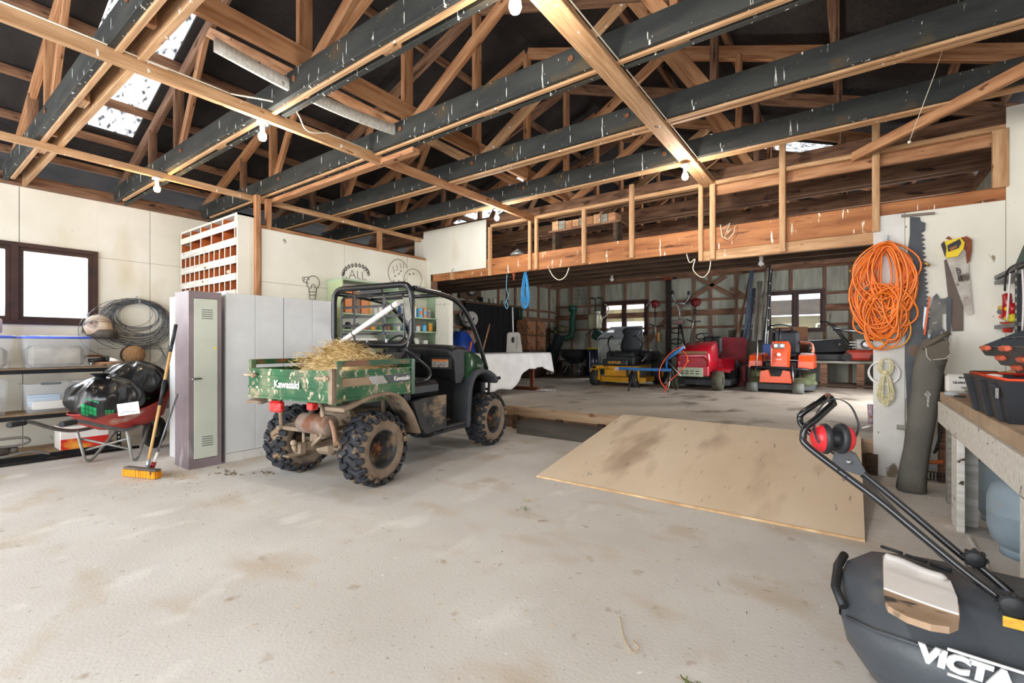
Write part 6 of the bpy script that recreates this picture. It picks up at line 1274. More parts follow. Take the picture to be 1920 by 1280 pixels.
# small litter on the floor
rl = random.Random(21); g1 = mat('grass_bit', '#6f7a45', rough=.9); leafm = mat('leaf_bit', '#7a6a50', rough=.9); soil = mat('soil', '#8b7a65', '#6f6254', .95, scale=20)
mb = MB(); mg = MB(); ms = MB(); mw = MB()
for k in range(260):
    x, y = rl.uniform(-6, 1), rl.uniform(.8, 5.5); q = rl.uniform(0, 6.3); l_ = rl.uniform(.01, .04); d = Vector((math.cos(q)*l_, math.sin(q)*l_, .004)); s_ = Vector((-math.sin(q), math.cos(q), 0))*.002; p_ = Vector((x, y, .004))
    if -2.5 < x < .15 and y > 3.6: continue
    (mb if k % 3 else mw).add([p_-s_, p_+s_, p_+d+s_, p_+d-s_], [(0, 1, 2, 3)])
for cx, cy, n_, m_ in ((-.48, 1.62, 40, mg), (-.46, 1.75, 30, mg), (-2.1, 3.1, 20, mb), (-2.0, 2.9, 16, mg), (-1.0, 4.75, 26, mg)):
    for k in range(n_):
        p_ = Vector((cx+rl.gauss(0, .03), cy+rl.gauss(0, .03), .004+(.155 if cy > 4 else 0))); q = rl.uniform(0, 6.3); l_ = rl.uniform(.01, .03); d = Vector((math.cos(q)*l_, math.sin(q)*l_, .012)); s_ = Vector((-math.sin(q), math.cos(q), 0))*.003; m_.add([p_-s_, p_+s_, p_+d+s_, p_+d-s_], [(0, 1, 2, 3)])
for cx, cy, n_, sp_ in ((-4.95, 2.05, 26, .09), (-4.6, 2.25, 12, .06)):
    for k in range(n_): ms.box((cx+rl.gauss(0, sp_), cy+rl.gauss(0, sp_*.5), .004), (rl.uniform(.006, .022), rl.uniform(.006, .02), .008), rz=rl.uniform(0, 3))
for k in range(60):
    x, y = -5.2+rl.gauss(0, .5), 1.6+rl.gauss(0, .25); ms.box((x, y, .002), (.006, .005, .004))
for m_, mt, lab in ((mb, straw_m, 'scattered straw stems on the concrete floor'), (mg, g1, 'green grass clippings on the floor and ramp'), (ms, soil, 'crumbs of dried mud near the cabinets'), (mw, leafm, 'dry leaf bits scattered on the concrete floor')):
    tag(m_.build('floor_litter', mt, None, fix=False), lab, 'litter', kind='stuff')
tag(MB().tube(bez([onz(1162, 1155, .004), onz(1168, 1190, .004), onz(1185, 1222, .004), onz(1198, 1215, .006), onz(1185, 1200, .004)], 5), .0018, 4).build('straw_stem', straw_m), 'single long curled straw stem on the concrete near the camera', 'straw')
# ---- workbench
t = thing('workbench', 'white framed workbench with a thick timber top along the side wall', 'workbench', (.58, 0, 0))
MB().bx((-.0, 1.2, .79), (.60, 5.22, .865), bev=.004).build('benchtop', mat('bench_top', '#b8a085', '#94806a', .7, scale=3, stretch=(4, 1, 1), spots=[('#6a5440', 5, (1, 1, 1), .6, .1)]), t)
MB().bx((-.02, 1.2, .62), (.02, 5.16, .79), bev=.003).build('apron', wood_white, t)
MB().bx((.0, 5.13, .62), (.58, 5.16, .79), bev=.003).build('end_apron', wood_white, t)
def leg(px_, pY, w_=.18):
    MB().bx((-.02+.0, pY, 0), (.02, pY+w_, .63), bev=.003).bx((.02, pY+w_-.04, 0), (.11, pY+w_, .63)).build('leg', wood_white, t)
leg(0, 4.28, .22); leg(0, 2.62, .2); leg(0, 1.3, .2)
MB().bx((.02, 5.0, 0), (.12, 5.1, .62)).build('leg', wood_grey, t)
MB().bx((.5, 1.2, .1), (.52, 5.1, .75)).build('brace_board', wood_dark, t)
tag(MB().bx((.60, 2.6, .001), (.612, 4.2, .012)).build('floor_batten', wood_white), 'thin pale batten lying along the floor under the bench edge', 'batten')
# gas bottles
gm = mat('gas_grey', '#8fa0ad', '#7d8f9c', .45, scale=3, spots=[('#a29a86', 4, (1, 1, 1.5), .63, .1)])
def gas(lab, loc, sc=1):
    t = thing('gas_bottle', lab, 'gas bottle', loc); P_ = [(0, .03), (.11, .03), (.15, .07), (.165, .13), (.165, .2), (.167, .205), (.165, .21), (.165, .27), (.15, .33), (.10, .37), (0, .385)]
    MB().lathe([(r*sc, z*sc) for r, z in P_], n=32).build('body', gm, t); MB().lathe([(.115*sc, 0), (.12*sc, 0), (.12*sc, .05*sc), (.115*sc, .05*sc)], n=28).build('foot_ring', gm, t)
    MB().lathe([(.09*sc, .34*sc), (.095*sc, .34*sc), (.105*sc, .46*sc), (.098*sc, .46*sc), (.085*sc, .34*sc)], Matrix.Rotation(-1.3, 4, 'Z'), 24, arc=.78).build('collar', gm, t)
    MB().cyl((0, 0, .38*sc), (0, 0, .44*sc), .022*sc, 10).cyl((0, 0, .43*sc), (0, -.05*sc, .43*sc), .014*sc, 8).build('valve', mat('brass', '#b59a5c', rough=.35, metal=.8), t); return t
gas('grey gas bottle with an open collar under the bench between the white legs', (.86, 4.02, 0), 1.22); gas('second grey gas bottle half hidden behind the far bench leg', (.88, 4.72, 0), 1.15)
t = thing('wire_basket', 'grey woven crate edge on the ground behind the gas bottle', 'basket', (1.0, 4.38, .0)); MB().bx((-.1, -.12, .3), (.12, .12, .55), bev=.02).build('body', mat('basket_gr', '#79868c', '#5c686e', .6, scale=40), t)
# ---- big cross-cut saw, hand saws
sawm = mat('saw_steel', '#4a4d53', '#5a5c60', .6, metal=.35, scale=5, spots=[('#6f5a4c', 5, (1, 1, 1), .62, .1)])
YW = YS-.054
def wallprint(pxs, th, Y_=None, z_off=0): return [ony(x, y, Y_ or YW) for x, y in pxs]
def flatshape(pxs, Y_, th, nm, m_, par):
    q = [ony(x, y, Y_) for x, y in pxs]; mb = MB(); mb.prism([(v.x, v.z) for v in q], 0, th, Matrix(((1, 0, 0, 0), (0, 0, -1, Y_), (0, 1, 0, 0), (0, 0, 0, 1)))); return mb.build(nm, m_, par)
t = thing('crosscut_saw', 'very long dark crosscut saw with big white-lit teeth hung on the board wall', 'saw')
edge = [(1706, 407), (1724, 407), (1726, 415), (1735, 418), (1734, 433)]
N_ = 20
for k in range(N_): y = 434+k*8.2; xo = 1728+ (k/N_)*12; edge += [(xo+4, y), (xo-2, y+3.5), (xo+1+4*(k % 2), y+5)]
edge += [(1742, 600), (1741, 640), (1740, 760), (1736, 835), (1704, 835), (1700, 760), (1697, 680), (1699, 560), (1702, 470), (1706, 440)]
flatshape(edge, YW, .006, 'blade', sawm, t); 
flatshape([(1690, 403), (1752, 398), (1752, 402), (1690, 407.5)], YW-.006, .02, 'end_handle', mat('saw_h', '#7d7266', rough=.7), t)
t = thing('handsaw', 'handsaw with a yellow and black handle and a speckled pale blade on the board wall', 'saw'); 
flatshape([(1774, 484), (1806, 464), (1813, 476), (1818, 520), (1824, 588), (1813, 592), (1790, 530)], YS-.07, .004, 'blade', mat('blade_pale', '#bdb7ad', '#9c9388', .5, metal=.3, scale=9, spots=[('#5a4f44', 10, (1, 1, 1), .6, .08)]), t)
h_ = flatshape([(1765, 458), (1770, 453), (1800, 446), (1808, 455), (1806, 466), (1795, 481), (1775, 484), (1769, 474)], YS-.075, .022, 'handle', mat('saw_yellow', '#e8c81e', rough=.45), t)
flatshape([(1764, 458), (1770, 452), (1774, 465), (1772, 482)], YS-.09, .012, 'grip', black_plastic, h_); flatshape([(1776, 460), (1799, 448), (1802, 456), (1797, 465), (1778, 472)], YS-.097, .008, 'grip', black_plastic, h_)
o = flatshape([(1780, 465), (1795, 459), (1793, 464), (1783, 470)], YS-.105, .002, 'opening', mat('rust_open', '#a36a42', rough=.8), h_)
mxs = face_mx(ony(1799, 514, YS-.078), ony(1796, 504, YS)-ony(1802, 526, YS), Vector((-1, 0, 0))); text('STANLEY', 'lettering', ink, .032, mxs, t, .0008, bold=.001)
p0_ = [ony(x, y, YS-.076) for x, y in ((1794, 504), (1801, 504), (1804, 526), (1797, 526))]; MB().tube(p0_, .0015, 4, closed=True).build('logo_frame', ink, t)
t = thing('handsaw', 'rusty dark handsaw hanging behind the yellow-handled one', 'saw'); flatshape([(1770, 488), (1778, 484), (1790, 530), (1806, 575), (1806, 620), (1786, 621), (1778, 560)], YS-.056, .004, 'blade', mat('blade_rusty', '#5f5550', '#6d5d52', .6, metal=.3, scale=6), t)
flatshape([(1773, 447), (1778, 443), (1786, 450), (1812, 443), (1822, 450), (1822, 470), (1818, 490), (1812, 495), (1810, 470), (1795, 455)], YS-.062, .014, 'handle', mat('handle_rust', '#8a4a2a', '#6a3820', .7, scale=12), t)
t = thing('handsaw', 'old grey handsaw with a speckled blade and orange bow saw edge above the canvas bag', 'saw'); flatshape([(1744, 578), (1750, 556), (1756, 550), (1762, 560), (1780, 558), (1778, 588), (1766, 588), (1766, 612), (1776, 640), (1742, 640)], YS-.062, .006, 'body', mat('greyhandle', '#55575a', '#77736c', .6, scale=7, spots=[('#b3a898', 20, (1, 1, 1), .6, .05)]), t)
flatshape([(1741, 556), (1744, 556), (1735, 628), (1731, 627)], YS-.08, .012, 'orange_bow', mat('bow_or', '#e0602a', rough=.5), t); flatshape([(1733, 575), (1738, 576), (1732, 620), (1730, 610)], YS-.06, .005, 'bow_blade', steel, t); flatshape([(1775, 556), (1784, 559), (1783, 620), (1776, 640), (1774, 600)], YS-.07, .006, 'dark_strip', sawm, t)
# ---- orange hose coil
hm = mat('hose_bright', '#f5842a', '#ea741c', .35, scale=4, coat=.3)
t = thing('hose_coil', 'huge tangled coil of bright orange air hose hung from a hook beside the saw', 'hose coil', ony(1660, 455, YS-.06)); rh = random.Random(12)
o_ = Vector(t.location); s1 = (ony(1661, 455, YS-.05)-ony(1660, 455, YS-.05)).x   # metres per pixel on that wall
HZ = (ony(1660, 455, YS-.05).z-ony(1660, 456, YS-.05).z)
nstr = 0
for k in range(46):
    big = k < 30
    cx = rh.gauss(0, 6) if big else rh.gauss(-6, 8); w_ = rh.uniform(16, 62) if big else rh.uniform(22, 44); h_ = rh.uniform(90, 175) if big else rh.uniform(60, 110); y0_ = rh.uniform(0, 12) if big else rh.uniform(75, 105)
    if k == 0: w_, h_, cx = 66, 100, 2
    tilt = rh.uniform(-.16, .16); pts = []
    dpt = rh.uniform(.0, .10)
    for q in range(26):
        a = 2*PI*q/26; ww = w_*math.sin(a); hh = h_*(1-math.cos(a))/2
        ww *= (.55+.45*math.sin(PI*min(1, max(0, hh/h_)))**.6) if big else 1
        x = cx+ww+tilt*hh+2.2*math.sin(3*a+k); y = y0_+hh+2.0*math.sin(2*a+k*1.3)
        pts.append((x*s1, -dpt-.03*math.sin(a+k), -y*HZ))
    MB().tube(pts, .0085, 6, closed=True).build('hose_loop', hm, t); nstr += 1
for (w_, h_, x, y0_) in ((34, 60, 0, 140), (30, 66, 22, 130)):
    pts = [((x+w_*math.sin(2*PI*q/24)-6)*s1, -.04, -(y0_+h_*(1-math.cos(2*PI*q/24))/2)*HZ) for q in range(24)]; MB().tube(pts, .0075, 6, closed=True).build('hose_loop', hm if x == 0 else mat('hose_amber', '#e0942a', rough=.4), t)
MB().box((0, -.01, .03), (.03, .02, .08)).cyl((0, 0, -.01), (0, -.13, .0), .012, 8).build('hook', galv, t); MB().cyl((-.26, -.06, -.25), (-.28, -.07, -.25), .013, 8).cyl((.27, -.06, -.22), (.31, -.07, -.26), .012, 8).build('fitting', MATS['brass'], t)
# cream rope hanks under it
rm = mat('rope_cream', '#d9d2b0', '#c2b98e', .8, scale=30); wm = mat('cable_white', '#e0dbd8', rough=.5)
t = thing('rope_hank', 'hank of cream cord tied in the middle with white cable behind, on the white post', 'rope', ony(1660, 672, YS-.052)); 
for k in range(16):
    w_, h_ = rh.uniform(6, 15), rh.uniform(22, 34); pts = [((w_*math.sin(2*PI*q/16))*s1, -.03-rh.uniform(0, .01), -(h_*(1-math.cos(2*PI*q/16))/2)*HZ) for q in range(16)]; MB().tube(pts, .0042, 5, closed=True).build('strand', rm, t)
for k in range(20):
    w_, h_ = rh.uniform(6, 24), rh.uniform(45, 66); pts = [((w_*math.sin(2*PI*q/18)*(.3+.7*(1-math.cos(2*PI*q/18))/2))*s1, -.03-rh.uniform(0, .012), -(24+h_*(1-math.cos(2*PI*q/18))/2)*HZ) for q in range(18)]; MB().tube(pts, .0042, 5, closed=True).build('strand', rm, t)
for k in range(3): MB().tube([((-3+(28+k)*math.sin(2*PI*q/20))*s1, -.015, -(3+k+44*(1-math.cos(2*PI*q/20))/2)*HZ) for q in range(20)], .006, 6, closed=True).build('white_cable', wm, t)
MB().ell((0, -.035, -26*HZ), (.025, .02, .025), 8).build('knot', rm, t)
tag(MB().bx((.33, YS-.08, .46), (.42, YS-.047, .50)).build('peg', wood_grey), 'small grey peg sticking out low on the white post', 'peg')
t = thing('sealant_gun', 'white nozzle and printed cartridge poking out behind the white post', 'cartridge'); a, b = U(1632, 758, 6.0), U(1634, 795, 6.0); MB().tube([a, b], .028, 10).build('cartridge', mat('cart_pr', '#b9a9b0', '#8d7580', .5, scale=30), t); MB().tube([U(1634, 798, 5.98), U(1616, 802, 5.95)], [.014, .006], 8).build('nozzle', white_plastic, t)
# ---- canvas tool bag standing against the wall
bagm = mat('canvas', '#5a5752', '#6a675f', .9, scale=3, bump=.3, bscale=40, spots=[('#6f695c', 3, (1, 1, 1), .6, .12)])
t = thing('canvas_bag', 'tall dark grey canvas golf-style bag with a pale-edged pocket leaning by the bench end', 'bag', (.42, 5.28, 0))
secs = [(1680, 1738, 918, 5.25, .10), (1684, 1738, 890, 5.26, .105), (1694, 1745, 840, 5.28, .10), (1702, 1757, 780, 5.32, .095), (1708, 1764, 730, 5.37, .09), (1712, 1771, 690, 5.42, .09), (1718, 1778, 665, 5.45, .085), (1727, 1780, 645, 5.47, .08), (1730, 1778, 636, 5.47, .07)]
rings = []
for (xa, xb, y, Y_, dpt) in secs:
    a, b = ony(xa, y, Y_), ony(xb, y, Y_); c = (a+b)/2; w_ = (b-a).length/2; z = max(.005, c.z); ring_ = []
    for k in range(20): q = 2*PI*k/20; ring_.append(Vector((c.x+w_*(abs(math.cos(q))**.7)*(1 if math.cos(q) > 0 else -1)*(1+.03*math.sin(7*q+z*9)), Y_+dpt*math.sin(q), z))-Vector(t.location))
    rings.append(ring_)
MB().loft(rings).build('body', bagm, t)
def onbag(px_, py_, Y_): return ony(px_, py_, Y_)-Vector(t.location)
pk = [onbag(x, y, 5.345) for x, y in ((1736, 652), (1778, 636), (1781, 664), (1774, 672), (1744, 675), (1738, 668))]
MB().loft([pk, [v+Vector((0, .03, 0)) for v in pk]], sm=False).build('pocket', mat('canvas_br', '#5f574c', '#6a6255', .9, scale=6), t); MB().tube(pk[2:]+pk[:1], .005, 5).build('piping', mat('piping_p', '#b9b5a6', rough=.8), t)
MB().tube([onbag(1727, 653, 5.40), onbag(1750, 640, 5.39), onbag(1780, 623, 5.40)], .022, 8).build('top_cuff', MATS['canvas_br'], t)
MB().tube([onbag(1742, 640, 5.46), onbag(1744, 618, 5.47)], .016, 8).tube([onbag(1765, 632, 5.46), onbag(1768, 618, 5.47)], .013, 8).build('tool_end', galv, t)
MB().tube([onbag(1746, 672, 5.30), onbag(1760, 690, 5.31), onbag(1776, 676, 5.36)], .005, 5).build('fold', bagm, t)
dm = onbag(1739.5, 739, 5.235); MB().tube([dm+Vector((0, 0, .028)), dm+Vector((.02, 0, 0)), dm+Vector((0, 0, -.028)), dm+Vector((-.02, 0, 0))], .0022, 4, closed=True).tube([dm+Vector((0, 0, .013)), dm+Vector((.009, 0, 0)), dm+Vector((0, 0, -.013)), dm+Vector((-.009, 0, 0))], .0022, 4, closed=True).build('logo', white_plastic, t)
text('Wallroad', 'lettering', white_plastic, .022, face_mx(onbag(1740, 753, 5.235), (0, 0, -1), (1, 0, 0)), t, .0006)
# clutter at the bag's foot, under the bench end
t = thing('cable_bundle', 'small bundle of black cable on the floor behind the canvas bag', 'cable'); c = ony(1756, 893, 5.5)
for k in range(6): MB().tube([c+Vector((-.05+.022*k+.014*math.sin(q*PI/6), 0, .04*math.cos(q*PI/6))) for q in range(12)], .004, 5, closed=True).build('turn', rubber, t)
t = thing('scraper', 'scraper with an orange wooden handle on the ledge behind the canvas bag', 'scraper'); c = ony(1756, 866, 5.45); MB().box(c, (.1, .04, .03), m=Matrix.Rotation(-.2, 4, 'Y'), bev=.01).build('handle', mat('orange_w', '#c9662a', '#a8501e', .6, scale=8), t)
MB().box(c+Vector((-.03, 0, -.04)), (.05, .01, .05)).build('blade', steel, t)
tag(MB().tube(bez([ony(1768, 700, 5.45), ony(1765, 800, 5.4), ony(1756, 840, 5.4), ony(1752, 848, 5.35)], 6), .012, 6).build('strap', black_plastic), 'black shoulder strap hanging down beside the canvas bag', 'strap')
# ---- things on the bench: toolbox, paint bag of nails, papers, parts organiser, rack
ZB = .866
tbm = mat('toolbox_black', '#23252a', '#2d3036', .5, scale=4, bump=.1, bscale=40, spots=[('#8a8478', 12, (1, 1, 1), .72, .03)])
A_ = onz(1816, 764, ZB); B_ = onz(1886, 795, ZB)
t = thing('toolbox', 'open black plastic toolbox with an orange rim on the workbench, full of tools', 'toolbox', (A_.x, A_.y, ZB))
dv = (B_-A_); dv.z = 0; ex = dv.normalized(); ey = Vector((-ex.y, ex.x, 0)); 
if ey.x < 0: ey = -ey
Ln = dv.length; Lw = .58
def tp(u, v, z, o=0): return ex*(u*Ln)+Vector((1, .08, 0)).normalized()*(v*Lw)+Vector((0, 0, z))
top_z = ony(1800, 700, A_.y).z-ZB
mb = MB(); lo, hi = .02, -.04
ob = [tp(.03, .03, 0), tp(.97, .03, 0), tp(.97, .97, 0), tp(.03, .97, 0)]; ot = [tp(-.06, -.03, top_z), tp(1.04, -.03, top_z), tp(1.04, 1.03, top_z), tp(-.06, 1.03, top_z)]; it = [tp(0, .02, top_z), tp(.98, .02, top_z), tp(.98, .97, top_z), tp(0, .97, top_z)]; ib = [tp(.05, .07, .04), tp(.93, .07, .04), tp(.93, .93, .04), tp(.05, .93, .04)]
mb.loft([ob, ot, it, ib], sm=False); bo = mb.build('box', tbm, t)
for u in (.12, .5, .78): MB().loft([[tp(u, .0, .005), tp(u+.08, .0, .005), tp(u+.08, -.03, top_z*.5), tp(u+.08, -.05, top_z-.02), tp(u, -.05, top_z-.02), tp(u, -.03, top_z*.5)], [tp(u, .06, .005), tp(u+.08, .06, .005), tp(u+.08, .05, top_z*.5), tp(u+.08, .02, top_z-.02), tp(u, .02, top_z-.02), tp(u, .05, top_z*.5)]], sm=False).build('rib', tbm, bo)
org = mat('toolbox_orange', '#e6502a', rough=.45)
MB().tube([it[0]+Vector((0, 0, .005)), it[1]+Vector((0, 0, .005)), it[2]+Vector((0, 0, .005)), it[3]+Vector((0, 0, .005))], .008, 6, closed=True).build('rim', org, bo)
lb = tp(.93, -.035, top_z*.7); MB().box(lb, (.004, .035, .05), rz=math.atan2(ex.y, ex.x)+PI/2).build('label', mat('lbl', '#c9c9c6', '#8b8b88', .5, scale=60), bo)
MB().loft([[tp(.25, .1, top_z-.06), tp(.95, .1, top_z-.03), tp(.95, .9, top_z-.02), tp(.25, .9, top_z-.05)], [tp(.25, .1, top_z-.05), tp(.95, .1, top_z-.0), tp(.95, .9, top_z+.02), tp(.25, .9, top_z-.03)]], sm=False).build('tray', org, bo)
loc_t = Vector(t.location)
def tool(nm, lab, cat, pts, r, m_, n=8, grp=None): o = tag(MB().tube([loc_t+p for p in pts], r, n).build(nm, m_), lab, cat); return o
tool('screwdriver', 'red screwdriver lying across the orange tray of the toolbox', 'screwdriver', [tp(.35, .25, top_z+.01), tp(.6, .35, top_z+.03)], [.012, .006], red_paint)
tool('pliers', 'orange and black pliers at the back of the toolbox', 'pliers', [tp(.5, .5, top_z+.02), tp(.9, .7, top_z+.05)], [.013, .008], org)
tool('wrench', 'steel wrench lying on the toolbox tray', 'wrench', [tp(.7, .3, top_z+.025), tp(.98, .5, top_z+.05)], .01, steel)
tool('file', 'yellow-tipped grey file lying in the toolbox', 'file', [tp(.15, .5, top_z+.0), tp(.5, .8, top_z+.02)], .009, mat('file_y', '#9c8f4a', '#7d7f82', .5, scale=20))
t2 = thing('tape_roll', 'white round tape reel resting on the toolbox rim', 'tape', loc_t+tp(.28, .12, top_z-.015)); MB().lathe([(0, 0), (.036, 0), (.036, .022), (.012, .026), (0, .024)], n=20).build('roll', white_plastic, t2)
# nail bag
t = thing('paper_bag', 'white printed 5 kg nail bag standing behind the toolbox', 'bag', onz(1788, 736, ZB)+Vector((.05, .0, 0))); fm_ = face_mx(ony(1785, 722, t.location.y-.06)-Vector(t.location), (1, 0.0, 0), (0, 0, 1))
MB().box((.03, 0, .075), (.26, .08, .15), bev=.02).build('bag', mat('bag_paper', '#dcdad4', '#c9c6be', .7, scale=6), t)
f0 = lambda x, z: face_mx((x, -.043, z), (1, 0, 0), (0, 0, 1)); text('BRIGHT WIRE', 'lettering', ink, .018, f0(.03, .125), t, .0005, bold=.0008); text('QUANTITY 5 KG', 'lettering', ink, .024, f0(.03, .085), t, .0005, bold=.001); text('LOOSE NAIL', 'lettering', ink, .018, f0(.04, .045), t, .0005, bold=.0008)
t = thing('paper', 'crumpled brown paper parcel behind the nail bag', 'paper', (.98, 4.95, ZB)); mb = MB(); mb.grid(lambda u, v: (-.18+.4*u, -.3+.55*v, .05+.16*math.sin(PI*u)*math.sin(PI*v)+.02*math.sin(13*u+5*v)), 10, 10); mb.build('paper', mat('brown_paper', '#c79c74', '#b08660', .8, scale=5), t)
t = thing('paint_brush', 'dark wide brush lying on the brown paper', 'brush', (.82, 5.1, ZB+.17)); MB().box((0, 0, 0), (.16, .05, .03), rz=.2, bev=.008).build('bristles', wood_dark, t); MB().tube([(.08, .02, 0), (.22, .04, .02)], .01, 6).build('handle', wood_new, t)
t = thing('wood_stick', 'rounded grey stick leaning in the pile at the bench end', 'stick', (.72, 5.05, ZB)); MB().tube([(.0, 0, .02), (.08, .05, .17)], .018, 8).build('stick', wood_grey, t)
t = thing('clear_bag', 'clear plastic bag of bits on the bench front corner', 'bag', onz(1782, 742, ZB)+Vector((0, -.04, .0))); MB().ell((0, 0, .02), (.045, .035, .02), 12).build('bag', mat('clear_bag', '#c9d2d8', rough=.2, alpha=.5), t); MB().tube([(.04+.03*math.cos(q*PI/6), -.06+.02*math.sin(q*PI/6), .008) for q in range(12)], .004, 5, closed=True).build('black_ring', black_plastic, t)
# organiser trays
t = thing('parts_organiser', 'black cantilever parts organiser with orange catches fanned open above the toolbox', 'organiser', (.78, 4.1, ZB-.04))
E_y = [(1.30, 1.335), (1.20, 1.24), (1.13, 1.16)]
for k in range(3):
    a, b = ony(1845+18*k, 634+16*k, 4.9-.12*k), ony(1925, 634+16*k, 4.1)
    z0 = a.z-ZB; ln = 1.0
    M = Matrix.Translation((.12+.05*k, .15-.12*k, z0-.02)) @ Matrix.Rotation(-.5, 4, 'Y')
    tr = MB().box((0, 0, 0), (.26, 1.15-.1*k, .012), m=M); 
    for q in range(7): tr.box((0, 0, 0), (.26, .01, .07), m=M @ Matrix.Translation((0, -.55+.05*k+q*(1.1-.1*k)/6, .035)))
    for xx in (-.13, -.0, .13): tr.box((0, 0, 0), (.01, 1.15-.1*k, .07), m=M @ Matrix.Translation((xx, 0, .035)))
    tro = tr.build('tray', mat('org_blk', '#2a2d33', '#383b42', .4, scale=6), t)
    for q in (-.3, .2): MB().box((0, 0, 0), (.03, .16, .03), m=M @ Matrix.Translation((-.16, q, .075)), bev=.006).build('catch', mat('catch_o', '#d9694a', rough=.45), tro)
t_o = t
# slotted rack above
t = thing('slotted_rack', 'black slotted-angle rack standing on the bench against the side wall', 'rack', (0, 0, 0))
def post(pa, pb, X_, w_=.04):
    a, b = onx(*pa, X_), onx(*pb, X_); z0 = ZB+.001
    p = MB().bx((X_-.002, a.y-w_/2, z0), (X_+.002, a.y+w_/2, a.z)).bx((X_-.002, a.y-w_/2-.003, z0), (X_+.035, a.y-w_/2, a.z)).build('post', black_metal, t); h = MB(); z = 1.32
    while z < a.z-.03: h.box((X_-.003, a.y, z), (.002, .016, .022)); z += .06
    tag(h.build('slots', MATS['slot'], p), kind='stuff'); return a
p1_ = post((1866, 522), (1866, 615), 1.0, .05); p2_ = post((1906, 497), (1906, 615), .98, .07)
for zz, nm in ((p1_.z-.03, 'shelf'), (1.42, 'shelf')): MB().bx((.98, p2_.y-1.0, zz-.03), (1.19, p1_.y+.02, zz)).build(nm, mat('rack_grey', '#77797b', '#66686a', .5, metal=.3, scale=5), t)
rx = lambda px_, py_, X_=1.02: onx(px_, py_, X_)
def hang(nm, lab, cat, pts, r, m_, n=6): return tag(MB().tube(bez(pts, 4) if len(pts) > 2 else pts, r, n).build(nm, m_), lab, cat)
hang('red_clamp', 'red clamp standing on the slotted rack shelf', 'clamp', [rx(1886, 596), rx(1889, 570), rx(1888, 552)], .03, red_paint, 8)
hang('screwdriver', 'red-handled screwdriver hanging on the slotted rack', 'screwdriver', [rx(1899, 590), rx(1899, 568)], .022, red_paint, 8)
hang('glove', 'yellow knitted glove draped at the rack shelf', 'glove', [rx(1884, 596), rx(1893, 598), rx(1902, 600), rx(1898, 588)], [.02]*12+[.03], mat('glove_y', '#e6dc3a', '#c9b92a', .8, scale=20), 8)
hang('orange_pliers', 'orange-handled pliers on the rack shelf', 'pliers', [rx(1866, 592), rx(1880, 594), rx(1890, 592)], .016, org, 8)
hang('yellow_level', 'yellow block on the slotted rack shelf', 'block', [rx(1874, 577), rx(1894, 579)], .022, mat('yl', '#e8b820', rough=.5), 8)
hang('grey_plane', 'grey sanding block at the near end of the slotted rack', 'block', [rx(1864, 588), rx(1882, 582)], .026, mat('gb', '#6d7074', rough=.6), 8)
hang('red_bottle', 'red bottle standing at the foot of the slotted rack', 'bottle', [rx(1890, 604), rx(1889, 622)], [.03, .03], mat('rb', '#cc3a32', rough=.4), 10)
hang('steel_bar', 'brown steel bar sticking out from the rack', 'bar', [rx(1850, 604), rx(1882, 605)], .008, rust)
hang('cord', 'pale cord hanging down in front of the slotted rack', 'cord', [rx(1894, 512, .95), rx(1891, 560, .95), rx(1888, 600, .95)], .006, wm)
hang('cord', 'second pale cord hanging at the frame edge of the rack', 'cord', [rx(1917, 505, .95), rx(1919, 560, .95), rx(1917, 620, .95)], .006, wm)
hang('black_cable', 'black cable curving from the green box down behind the rack post', 'cable', [rx(1920, 492, .95), rx(1900, 498, .95), rx(1887, 512, .95), rx(1884, 545, .95)], .007, black_plastic)
t = thing('green_case', 'dark green tapered case on top of the slotted rack', 'case', (1.08, p2_.y-.25, p2_.z+.003)); a, b = onx(1902, 495, 1.0), onx(1917, 455, 1.0)
MB().loft([[Vector((-.1, .30, 0)), Vector((.1, .30, 0)), Vector((.1, -.4, 0)), Vector((-.1, -.4, 0))], [Vector((-.07, .12, b.z-p2_.z+.03)), Vector((.1, .12, b.z-p2_.z+.03)), Vector((.1, -.4, b.z-p2_.z+.03)), Vector((-.07, -.4, b.z-p2_.z+.03))]], sm=False).build('body', mat('case_green', '#27504c', '#1f423f', .5, scale=4), t)
MB().bx((.98, p2_.y-1.0, p2_.z-.03), (1.19, p1_.y+.02, p2_.z)).build('top_shelf', MATS['rack_grey'], bpy.data.objects['slotted_rack'])
# ================================================================== FOREGROUND CATCHER MOWER
cat_m = mat('catcher', '#4c5157', '#3f444a', .42, scale=3, bump=.12, bscale=60, spots=[('#6f6a64', 3, (1, 1, 1), .6, .12), ('#c9cdd0', 40, (1, 1, 1), .76, .02)])
t = thing('lawn_mower', 'dark grey push mower with a big plastic grass catcher and raised black handle', 'lawn mower', (.35, 2.15, 0))
TL = Vector(t.location)
# catcher: sections across its length X; each ring runs near bottom - near ridge - top - far ridge - far bottom
def csec(x, yn, yf, zb_, zr, zt_, in_=.09):
    m_ = (yn+yf)/2
    return [Vector((x, yn+.10, zb_)), Vector((x, yn+.03, zb_+.06)), Vector((x, yn, (zb_+zr)/2+.03)), Vector((x, yn+.004, zr-.015)), Vector((x, yn+.03, zr)), Vector((x, yn+in_+.02, zt_-.02)), Vector((x, yn+in_+.05, zt_)), Vector((x, yf-.05, zt_)), Vector((x, yf-.02, zt_-.015)), Vector((x, yf, zt_-.07)), Vector((x, yf-.02, zb_+.06)), Vector((x, yf-.10, zb_))]
sec = [csec(-.045, 2.17, 2.33, .20, .27, .33, .05), csec(-.02, 2.07, 2.40, .14, .27, .37), csec(.06, 1.985, 2.44, .07, .29, .415), csec(.18, 1.93, 2.44, .03, .31, .43), csec(.36, 1.90, 2.42, .02, .335, .44), csec(.6, 1.88, 2.40, .02, .35, .44), csec(.80, 1.90, 2.38, .04, .35, .42)]
